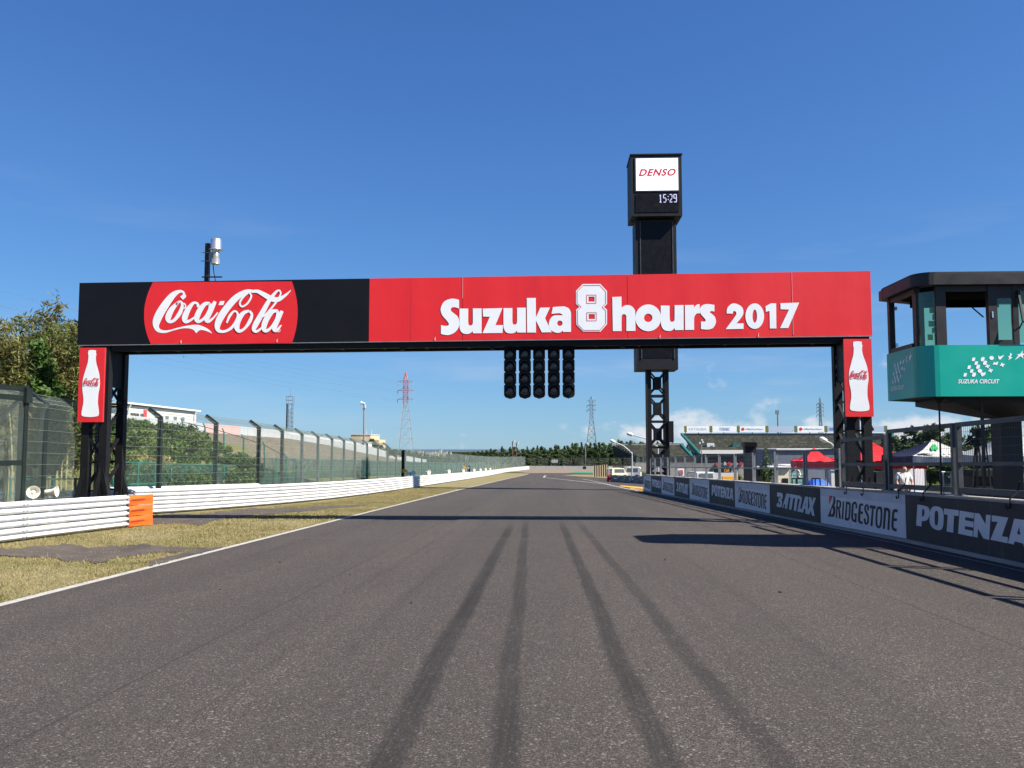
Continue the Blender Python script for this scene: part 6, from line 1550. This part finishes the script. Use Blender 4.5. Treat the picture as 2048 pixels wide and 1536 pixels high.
a, b = at(1432, 950, 78), at(1475, 950, 78); V, F = leaf_arrays([(a.x + (b.x - a.x) * k / 5, 78, gz(78) + .5, .4, .3, .45) for k in range(6)], 1500, .12); arr_mesh('foliage', V, F, leaf_shrub, hd)
t = thing('black_screen', 'tall black screen panel standing behind the pit wall fence', 'screen', tuple(at(1502, 960, 44)))
MB().bx(at(1491, 920, 44).x, at(1513, 920, 44).x, 44, 44.5, gz(44), at(1500, 893, 44).z).build('panel', charcoal, t); MB().bx(at(1489, 920, 43.9).x, at(1514.5, 920, 43.9).x, 43.85, 44.6, at(1500, 893, 44).z, at(1500, 884.5, 44).z).build('top_box', screenblk, t)
# wire net bundle right of the screen, modelled with trunk and leaves
g = at(1535, 950, 40); g.z = gz(40); tree('net_bundle', 'tree-shaped wire net bundle beside the black screen behind the fence', tuple(g), at(1500, 890, 40).z - g.z, .5, leaf_far2, 500, .07, trunk_r=.04)
def shed(name, label, px0, px1, ptop, Y, dep, wall, roof, cat='building', eave=.15, wins=()):
    a, b = at(px0, 930, Y), at(px1, 930, Y); zt = at(1500, ptop, Y).z; t = thing(name, label, cat, (a.x, Y, gz(Y)))
    MB().bx(a.x, b.x, Y, Y + dep, gz(Y) - .2, zt).build('wall', wall, t); MB().bx(a.x - eave, b.x + eave, Y - eave, Y + dep + eave, zt, zt + .12).build('roof', roof, t)
    for (u, v, w0, w1, mt) in wins:
        f_ = MB().bx(a.x + u * (b.x - a.x), a.x + v * (b.x - a.x), Y - .03, Y, gz(Y) + w0, gz(Y) + w1).build('shutter', mt, t)
        for k in range(1, 5): z = gz(Y) + w0 + (w1 - w0) * k / 5; MB().bx(a.x + u * (b.x - a.x), a.x + v * (b.x - a.x), Y - .04, Y - .03, z, z + .02).build('shutter_rib', charcoal, f_)
    return t
shutter = paint('teal_shutter', (.16, .34, .36), .5); greywall = paint('grey_blue_wall', (.17, .19, .24), .7, streak=True)
shed('metal_building', 'grey blue metal sided building behind the red tents', 1556, 1692, 900, 78, 8, greywall, bldwhite)
shed('cream_building', 'low cream building with teal shutters beyond the pit lane', 1576, 1614, 934, 58, 4, paint('cream_plaster', (.70, .58, .44), .8), bldwhite, wins=((.08, .9, .1, 1.15, shutter),))
shed('cream_block', 'small cream block with a dark doorway left of the teal shutters', 1548, 1577, 937, 56, 3, paint('cream_render', (.76, .64, .48), .8), bldwhite, wins=((.55, .95, .0, .8, charcoal),))
shed('dark_kiosk', 'dark kiosk with a glass door left of the cream block', 1515, 1548, 938, 54, 3, charcoal, concrete, wins=((.6, .95, .0, 1.0, winglass),))
shed('white_cabinet', 'small white cabinet right of the blue tarpaulin', 1662, 1673, 941, 52, 1, bldwhite, bldwhite, cat='cabinet', eave=.05)
shed('white_shed', 'white panelled shed under the red tent edge', 1806, 1851, 929, 37.5, 2.0, whitevinyl, whitevinyl, eave=.05)
tag(MB().prism([at(1782, 922, 37), at(1796, 922, 37), at(1796, 990, 37), at(1786, 990, 37)], (0, .03, 0)).build('side_curtain', whitecloth), 'white hanging tent side curtain beside the dark cart', 'curtain')
# tents
def tent(label, c00, c10, c11, c01, eave_h, peak, val, mats, group='paddock tents', rag=0.0, seed=0):
    """corners in plan (front-left, front-right, back-right, back-left)"""
    rr = random.Random(seed); cx = sum(p[0] for p in (c00, c10, c11, c01)) / 4; cy = sum(p[1] for p in (c00, c10, c11, c01)) / 4; g = gz(cy)
    t = thing('canopy_tent', label, 'tent', (cx, cy, g), group); C = [c00, c10, c11, c01]; ze = g + eave_h; pk = Vector((cx, cy, peak))
    for k in range(4):
        a = Vector((*C[k], ze)); b = Vector((*C[(k + 1) % 4], ze)); n = 8; V = []; F = []
        for i in range(n + 1):
            for j in range(n + 1):
                u, v = i / n, j / n; p = a.lerp(b, u).lerp(pk, v); p.z -= .16 * math.sin(math.pi * v) * (1 if rag else .6) + .05 * math.sin(math.pi * u) * (1 - v)
                p.z += rag * rr.uniform(-.06, .06) * (1 - v); V.append(tuple(p))
        for i in range(n):
            for j in range(n): F.append((i * (n + 1) + j, (i + 1) * (n + 1) + j, (i + 1) * (n + 1) + j + 1, i * (n + 1) + j + 1))
        link_mesh('roof_panel', V, F, mats[k], t, True)
        V = []; F = []; out = (b - a).cross(Vector((0, 0, 1))).normalized()
        for i in range(13):
            u = i / 12; p = a.lerp(b, u); p.z -= .05 * math.sin(math.pi * u) + .0; w = .03 * math.sin(u * 22 + k)
            V += [tuple(p), tuple(p + out * (.02 + w) + Vector((0, 0, -val - rag * rr.uniform(-.04, .04))))]
        for i in range(12): F.append((2 * i, 2 * i + 2, 2 * i + 3, 2 * i + 1))
        link_mesh('valance', V, F, mats[k], t, True)
    for p in C: q = Vector((*p, 0)).lerp(Vector((cx, cy, 0)), .03); MB().tube((q.x, q.y, gz(q.y)), (q.x, q.y, ze), .028, n=6).build('leg', pywhite, t)
    return t
def xy(px, Y): p = at(px, 900, Y); return (p.x, Y)
tent('crumpled red canopy tent left of the right gantry leg', xy(1592, 38), xy(1688, 37), (xy(1688, 37)[0] + .3, 40.2), (xy(1592, 38)[0] + .6, 41), 1.86, at(1500, 895, 39).z, .30, [redcloth] * 4, rag=1.0, seed=3)
tr2 = tent('large red canopy tent right of the right gantry leg', xy(1676, 37), xy(1852, 35.5), (xy(1852, 35.5)[0] + .3, 39), (xy(1676, 37)[0] + .5, 40.5), 1.86, at(1500, 881, 38).z, .30, [redcloth] * 4, rag=.6, seed=4)
tn = tent('navy and white canopy tent with a green emblem in the paddock', xy(1825, 33.2), xy(1972, 32.2), (xy(1972, 32.2)[0] + .4, 35.4), (xy(1825, 33.2)[0] + .05, 36.4), 2.02, at(1500, 879, 34.5).z, .26, [whitecloth, navycloth, whitecloth, navycloth], seed=5)
a, b = Vector((*xy(1825, 33.2), 0)), Vector((*xy(1972, 32.2), 0))
def on_face(u, w, d=.03):      # u along the front eave, w up the front slope
    C = [xy(1825, 33.2), xy(1972, 32.2), (xy(1972, 32.2)[0] + .4, 35.4), (xy(1825, 33.2)[0] + .05, 36.4)]; cx = sum(p[0] for p in C) / 4; cy = sum(p[1] for p in C) / 4
    e = a.lerp(b, u); e.z = gz(34.3) + 2.02; p = e.lerp(Vector((cx, cy, at(1500, 879, 34.5).z)), w); p.z -= .16 * math.sin(math.pi * max(w, 0)) * .6 - .02; p.y -= d; return p
decal('green_emblem', [fill2d([smooth_outline([(.20, .62), (.30, .78), (.36, .72), (.40, .8), (.46, .62), (.40, .45), (.32, .5), (.26, .42)], 3)])], on_face, paint('emblem_green', (.03, .42, .10), .6), tn)
decal('dark_print', [stroke2d([(.04, .10, .10), (.12, .16, .12), (.22, .12, .10), (.30, .14, .05)], 3)] + [fill2d([[(x, .06), (x + .045, .06), (x + .04, .15), (x + .005, .15)]]) for x in (.42, .5, .58, .66, .74, .82)], on_face, walltxtdark, tn, lift=(0, -.002, 0))
tent('grey white canopy tent at the right edge below the control tower', xy(1984, 26.5), xy(2150, 25.8), (xy(2150, 25.8)[0] + .3, 28.8), (xy(1984, 26.5)[0] + .3, 29.4), 1.98, at(1500, 861, 27.6).z, .26, [greycloth] * 4, seed=6)
# vehicles
def van(label, c, L, Wd, Ht, rz, mat, cat='van', hood=.25):
    t = thing('van' if cat == 'van' else 'car', label, cat, (0, 0, 0)); pr = [(-L / 2, .35), (-L / 2, Ht * .55), (-L / 2 + .05, Ht * .95), (-L / 2 + .25, Ht), (L / 2 - hood * L, Ht), (L / 2 - hood * L * .55, Ht * .62), (L / 2 - .08, Ht * .5), (L / 2, Ht * .4), (L / 2, .35)]
    m = MB(); m.prism([(x, -Wd / 2, z) for x, z in pr], (0, Wd, 0)); m.build('body', mat, t)
    for s in (-1, 1):
        m = MB(); y = s * (Wd / 2 + .006)
        m.quad(*[(x, y, z) for x, z in ((-L / 2 + .3, Ht * .62), (L / 2 - hood * L * .75, Ht * .62), (L / 2 - hood * L * 1.05, Ht * .92), (-L / 2 + .3, Ht * .92))]); m.build('side_window', winglass, t)
        for x in (-L * .3, L * .32):
            wh = MB().lathe((x, s * (Wd / 2 - .08), .32), (0, s, 0), [(-.1, 0), (-.1, .32), (.1, .32), (.1, .2), (.1, 0)], 14).build('wheel', rubber, t); MB().lathe((x, s * (Wd / 2 + .021), .32), (0, s, 0), [(0, .19), (.015, .1), (.015, 0)], 10).build('rim', silver, wh)
    m = MB(); x = -L / 2 - .006; m.quad((x, -Wd * .4, Ht * .62), (x, Wd * .4, Ht * .62), (x, Wd * .38, Ht * .92), (x, -Wd * .38, Ht * .92)); m.build('rear_window', winglass, t)
    m = MB(); m.quad((L / 2 - hood * L * .52, -Wd * .42, Ht * .64), (L / 2 - hood * L * .52, Wd * .42, Ht * .64), (L / 2 - hood * L * .97, Wd * .4, Ht * .99), (L / 2 - hood * L * .97, -Wd * .4, Ht * .99)); m.build('windscreen', winglass, t)
    t.location = c; t.rotation_euler = (0, 0, rz); return t
def grd(px, Y): p = at(px, 930, Y); return (p.x, Y, gz(Y))
van('cream service van behind the pit exit guardrail', grd(1234, 95), 1.9, 1.5, 1.35, R(20), creamveh)
van('white truck at the pit exit behind the grey guardrail', grd(1264, 96), 2.0, 1.6, 1.45, R(170), whiterail)
van('white van parked beyond the pit lane behind the fence', grd(1398, 66), 3.0, 1.4, 1.15, R(100), paint('van_white', (.42, .43, .45), .4), hood=.3)
bt_ = thing('covered_car', 'car under a bright blue tarpaulin beyond the pit lane', 'car', grd(1634, 47)); c = Vector(grd(1634, 47))
m = MB(); V = []; F = []
for i in range(9):
    for j in range(9):
        u, v_ = i / 8 * 2 - 1, j / 8 * 2 - 1; e = max(abs(u), abs(v_)); V.append((c.x + u * .8 * (1 + .1 * e), c.y + v_ * .9, c.z + .05 + .85 * (1 - e ** 3) * (1 - .25 * (u > .3) * u) + random.uniform(-.03, .03)))
for i in range(8):
    for j in range(8): F.append((i * 9 + j, (i + 1) * 9 + j, (i + 1) * 9 + j + 1, i * 9 + j + 1))
link_mesh('tarpaulin', V, F, bluetarp, bt_, True)
for s in (-.5, .5): MB().lathe((c.x + s, c.y - .85, c.z + .2), (0, -1, 0), [(-.1, 0), (-.1, .2), (.05, .2), (.05, 0)], 12).build('wheel', rubber, bt_)
c = at(1591, 948, 41); t = thing('white_hoop', 'white inflatable hoop standing in front of the teal shutters', 'hoop', tuple(c)); m = MB()
m.path([c + Vector((math.cos(a) * .20, .03 * math.sin(3 * a), math.sin(a) * .22)) for a in [math.pi * (-.55 + 1.35 * i / 16) for i in range(17)]], [.03 + .03 * abs(math.sin(i * 1.3)) for i in range(17)], 8); m.build('hoop', whitecloth, t); MB().bar(c - Vector((0, 0, .24)), Vector((c.x, c.y, gz(41))), .04).build('stand', steelgrey, t)
t = thing('poster_board', 'white poster board with a red picture behind the fence', 'sign', tuple(at(1362, 952, 58))); a, b = at(1356, 945, 58), at(1369, 945, 58)
MB().bx(a.x, b.x, 58, 58.08, at(1500, 951.5, 58).z, at(1500, 937.5, 58).z).build('board', whitevinyl, t); MB().bx(a.x + .08, b.x - .1, 57.97, 57.995, at(1500, 949, 58).z, at(1500, 940, 58).z).build('picture', paint('poster_picture', (.42, .16, .14), .7, var=.7, scale=9), t); MB().bx(a.x + .1, a.x + .15, 58.09, 58.13, gz(58), at(1500, 945, 58).z).build('stake', pygrey, t)
for i, (pa, pb) in enumerate(((1584, 1606), (1624, 1640))):
    t = thing('low_rail', '%s low black rail stand behind the pit wall' % ('left' if i == 0 else 'right'), 'rail', grd(pa, 29), 'low black rail stands'); p, q = at(pa, 957, 29), at(pb, 957, 29)
    MB().bar(p, q, .04).build('rail', black, t)
    for u in (0, .4, 1.0): w = p.lerp(q, u); MB().bar(w, (w.x, w.y, gz(29)), .035).build('leg', black, t)
# street lamps
def lamp(label, px_pole, pbase, ptop, tip, Y, mat=pywhite):
    b = at(px_pole, pbase, Y); b.z = gz(Y); tp = at(px_pole, ptop, Y); e = at(*tip, Y); t = thing('street_lamp', label, 'street lamp', tuple(b), 'curved white street lamps')
    P = [b, b.lerp(tp, .6), b.lerp(tp, .88)]
    for k in range(1, 7): u = k / 6; P.append(tp.lerp(e, u) + Vector((0, 0, 0)) if u > .45 else (b.lerp(tp, .88)).lerp(tp.lerp(e, .45), u / .45 if u < .45 else 1))
    MB().path(P, [.075] * 3 + [.06] * (len(P) - 3), 7).build('pole', mat, t); d = (e - tp).normalized()
    MB().lathe(e - d * .1, d, [(0, .06), (.1, .16), (.45, .18), (.6, .08), (.62, 0)], 10).build('lamp_head', bldwhite, t)
lamp('curved white street lamp left of the clock tower', 1264, 945, 899, (1229, 884), 92)
lamp('curved white street lamp with its arm beside the clock tower lattice', 1316, 940, 884, (1264, 869.5), 80)
lamp('curved white street lamp above the crumpled red tent', 1674, 940, 893, (1652, 882), 62)
Y = 160; b = at(1403, 930, Y); t = thing('floodlight_pole', 'slim pole with small floodlights in front of the right grandstand', 'light pole', (b.x, Y, gz(Y)))
MB().tube((b.x, Y, gz(Y)), at(1403, 882, Y), .12, .08, 6).build('pole', steelgrey, t)
for px, py in ((1400, 886), (1404, 880), (1406, 884)): p = at(px, py, Y - .1); MB().bx(p.x - .15, p.x + .15, Y - .2, Y, p.z - .15, p.z + .15).build('lamp', bldwhite, t)
# pit exit: guardrail, striped fence, hedge
a, b = gnd(1219, 963), gnd(1296, 968)
guardrail('grey double guardrail at the pit exit in the shade', [tuple(b), tuple(a.lerp(b, .5)), tuple(a)], 2, .30, .34, 4, mat=paint('rail_galv_blue', (.24, .27, .33), .5, .3, var=.15))
t = thing('rail_end', 'red end cap of the pit exit guardrail', 'marker', tuple(a)); MB().bx(a.x - .25, a.x - .02, a.y - .1, a.y + .15, a.z, a.z + .72).build('cap', redsign, t); MB().bx(a.x - .06, a.x - .0, a.y + .2, a.y + .3, a.z, a.z + 1.5).build('stake', bldwhite, t)
t = thing('striped_fence', 'green and tan upright slat fence at the far pit exit', 'fence', tuple(gnd(1200, 951))); Y = 122
xa, xb = at(1186, 940, Y).x, at(1217, 940, Y).x; n = 14
for k in range(n): x = xa + (xb - xa) * k / n; MB().bx(x, x + (xb - xa) / n * .96, Y + .03 * (k % 2), Y + .1 + .03 * (k % 2), gz(Y), at(1500, 931.5 - k * .15, Y).z).build('slat', darkgreen if k % 2 else cream, t)
t = thing('brown_fence', 'brown upright slat fence behind the cream van', 'fence', tuple(at(1240, 945, 112))); xa, xb = at(1227, 940, 112).x, at(1250, 940, 112).x
for k in range(10): x = xa + (xb - xa) * k / 10; MB().bx(x, x + (xb - xa) / 10 * .8, 112.6, 112.7, gz(112), at(1500, 930.5, 112).z).build('slat', trunkm if k % 2 else darkgreen, t)
hd = thing('hedge', 'round dark hedge between the white truck and the clock tower', 'hedge', grd(1285, 97)); c = Vector(grd(1285, 97)); V, F = leaf_arrays([(c.x + k * .5, 97, c.z + .5, .5, .4, .5) for k in range(-2, 3)], 1800, .1); arr_mesh('foliage', V, F, leaf_shrub, hd)
# objects close behind the pit wall on the right
c = Vector(grd(1733, 30)); t = thing('equipment_cart', 'black equipment cart with a small screen under the large red tent', 'cart', tuple(c))
MB().bx(c.x - .55, c.x + .25, 30, 30.7, c.z + .25, c.z + 1.32).build('cabinet', screenblk, t); MB().bx(c.x + .32, c.x + .62, 30, 30.7, c.z + .2, c.z + 1.4).build('side_cabinet', hullblack, t); MB().bx(c.x - .28, c.x + .0, 29.97, 29.998, c.z + 1.05, c.z + 1.2).build('screen', boardpale, t)
for s in (-.45, .5): MB().lathe((c.x + s, 30.05, c.z + .13), (0, -1, 0), [(-.03, 0), (-.03, .13), (.03, .13), (.03, 0)], 10).build('castor', rubber, t)
c = Vector(grd(1990, 21.5)); t = thing('tool_trolley', 'dark trolley stacked with equipment below the control tower', 'trolley', tuple(c))
MB().bx(c.x - .55, c.x + .35, 21.5, 22.2, c.z + .2, c.z + 1.35).build('cabinet', hullblack, t); MB().bx(c.x + .1, c.x + 1.1, 21.3, 22.3, c.z + .95, c.z + 1.05).build('shelf', darksteel, t); MB().bx(c.x - .5, c.x + 1.0, 21.4, 22.2, c.z + 1.35, c.z + 1.5).build('tool_box', charcoal, t)
for q in range(3): MB().bx(c.x - .5, c.x + .3, 21.48, 21.499, c.z + .3 + .3 * q, c.z + .55 + .3 * q).build('drawer', charcoal, t)
c = at(2029, 957, 20.6); t = thing('bike_wheel', 'motorcycle wheel with pale spokes on a stand at the right edge', 'wheel', tuple(c)); R0 = .275
ax = Vector((.25, -1, 0)).normalized(); MB().lathe(c, ax, [(-.05, R0 * .83), (-.05, R0 * .95), (0, R0), (.05, R0 * .95), (.05, R0 * .83), (-.05, R0 * .83)], 24).build('tyre', rubber, t, True); MB().lathe(c, ax, [(-.045, R0 * .82), (.055, R0 * .86), (.055, R0 * .78), (-.045, R0 * .78)], 24).build('rim', gold, t)
u = ax.cross(Vector((0, 0, 1))).normalized()
for k in range(5): a_ = k * 1.2566 + .3; MB().bar(c - ax * 0, c + (u * math.cos(a_) + Vector((0, 0, 1)) * math.sin(a_)) * R0 * .8, .03, .03).build('spoke', pywhite, t)
MB().bar(c + Vector((0, .1, 0)), (c.x, c.y + .15, gz(21)), .06).build('stand', darksteel, t)
t = thing('tripod', 'black tripod standing behind the nearest fence panels', 'tripod', tuple(at(1953, 985, 19.5))); tp = at(1953, 866, 19.5)
for dx, dy in ((-.32, -.1), (.14, -.2), (.1, .3)): MB().bar(tp, (tp.x + dx, tp.y + dy, gz(19.5)), .035, .03).build('leg', black, t)
MB().bx(tp.x - .06, tp.x + .06, 19.42, 19.58, tp.z - .08, tp.z + .1).build('head', black, t)
t = thing('paddock_fence', 'low white framed chain link fence beyond the pit wall', 'fence', tuple(at(1880, 985, 29)))
for px in (1881, 1886, 1902, 1935, 1965, 1996): p = at(px, 944, 29); MB().tube((p.x, 29, gz(29)), p, .03, n=6).build('post', pywhite, t)
MB().tube(at(1881, 944, 29), at(2000, 944, 29), .028, n=6).build('top_rail', pywhite, t)
a, b = at(1881, 944, 29), at(2000, 944, 29); pr = []; H_ = a.z - gz(29); n = int((b.x - a.x) / .07)
for i in range(n):
    for s in (1, -1):
        x = a.x + i * .07; x2 = x + s * H_
        k = 1.0 if a.x <= x2 <= b.x else (abs((b.x if s > 0 else a.x) - x) / H_); pr.append(((x, 29.02, gz(29)), (x + s * H_ * k, 29.02, gz(29) + H_ * k + .001)))
V, F = wires(pr, .004); tag(arr_mesh('net', V, F, whiterail, t), kind='stuff')

# ---- a person behind the pit wall
def skinned(name, verts, edges, radii, mat, parent, sub=2):
    me = bpy.data.meshes.new(name); o_ = OFF[parent.name_full]; me.from_pydata([tuple(Vector(v) - o_) for v in verts], edges, []); me.update(); me.materials.append(mat)
    o = bpy.data.objects.new(name, me); COL.objects.link(o); o.parent = parent; OFF[o.name_full] = o_
    sk = o.modifiers.new('skin', 'SKIN'); sk.use_smooth_shade = True
    for i, r in enumerate(radii): d = me.skin_vertices[0].data[i]; d.radius = r if isinstance(r, tuple) else (r, r); d.use_root = (i == 0)
    s = o.modifiers.new('sub', 'SUBSURF'); s.levels = sub; s.render_levels = sub; return o
c = Vector(grd(1806, 27.5)); pe = thing('person', 'person in a white shirt standing behind the pit wall beside the white shed', 'person', tuple(c))
J = lambda x, y, z: (c.x + x, c.y + y, c.z + z)
body = skinned('body', [J(0, 0, .88), J(0, 0, 1.08), J(0, 0, 1.28), J(.02, -.01, 1.40), J(.03, -.02, 1.48), J(.03, -.03, 1.57), J(-.17, 0, 1.33), J(-.24, -.05, 1.08), J(-.20, -.2, .92), J(.17, 0, 1.33), J(.25, -.06, 1.08), J(.18, -.22, .95), J(-.09, 0, .82), J(-.10, -.01, .46), J(-.10, .02, .08), J(.09, 0, .82), J(.10, -.01, .46), J(.10, .02, .08), J(-.10, -.12, .04), J(.10, -.12, .04), J(-.17, -.27, .90), J(.14, -.29, .93)],
    [(0, 1), (1, 2), (2, 3), (3, 4), (4, 5), (2, 6), (6, 7), (7, 8), (2, 9), (9, 10), (10, 11), (0, 12), (12, 13), (13, 14), (0, 15), (15, 16), (16, 17), (14, 18), (17, 19), (8, 20), (11, 21)],
    [.13, .12, .14, .055, .085, .075, .06, .042, .032, .06, .042, .032, .085, .06, .04, .085, .06, .04, .03, .03, .025, .025], skin, pe)
skinned('shirt', [J(0, 0, .86), J(0, 0, 1.08), J(0, 0, 1.27), J(.015, 0, 1.37), J(-.17, 0, 1.33), J(-.225, -.03, 1.15), J(.17, 0, 1.33), J(.23, -.03, 1.15)], [(0, 1), (1, 2), (2, 3), (2, 4), (4, 5), (2, 6), (6, 7)], [.155, .145, .165, .075, .08, .065, .08, .065], shirtm, body)
skinned('trousers', [J(0, 0, .92), J(-.09, 0, .82), J(-.10, -.01, .46), J(-.10, .02, .10), J(.09, 0, .82), J(.10, -.01, .46), J(.10, .02, .10)], [(0, 1), (1, 2), (2, 3), (0, 4), (4, 5), (5, 6)], [.145, .105, .08, .06, .105, .08, .06], trouserm, body)
skinned('hair', [J(.03, .015, 1.52), J(.03, .0, 1.60)], [(0, 1)], [.085, .075], hairm, body)
MB().lathe(J(.03, -.11, 1.52), (0, -1, -.3), [(0, .014), (.025, .008), (.03, 0)], 6).build('nose', skin, body)
print('objects', len(bpy.data.objects), 'tris', sum(sum(len(p.vertices) - 2 for p in me.polygons) for me in bpy.data.meshes))
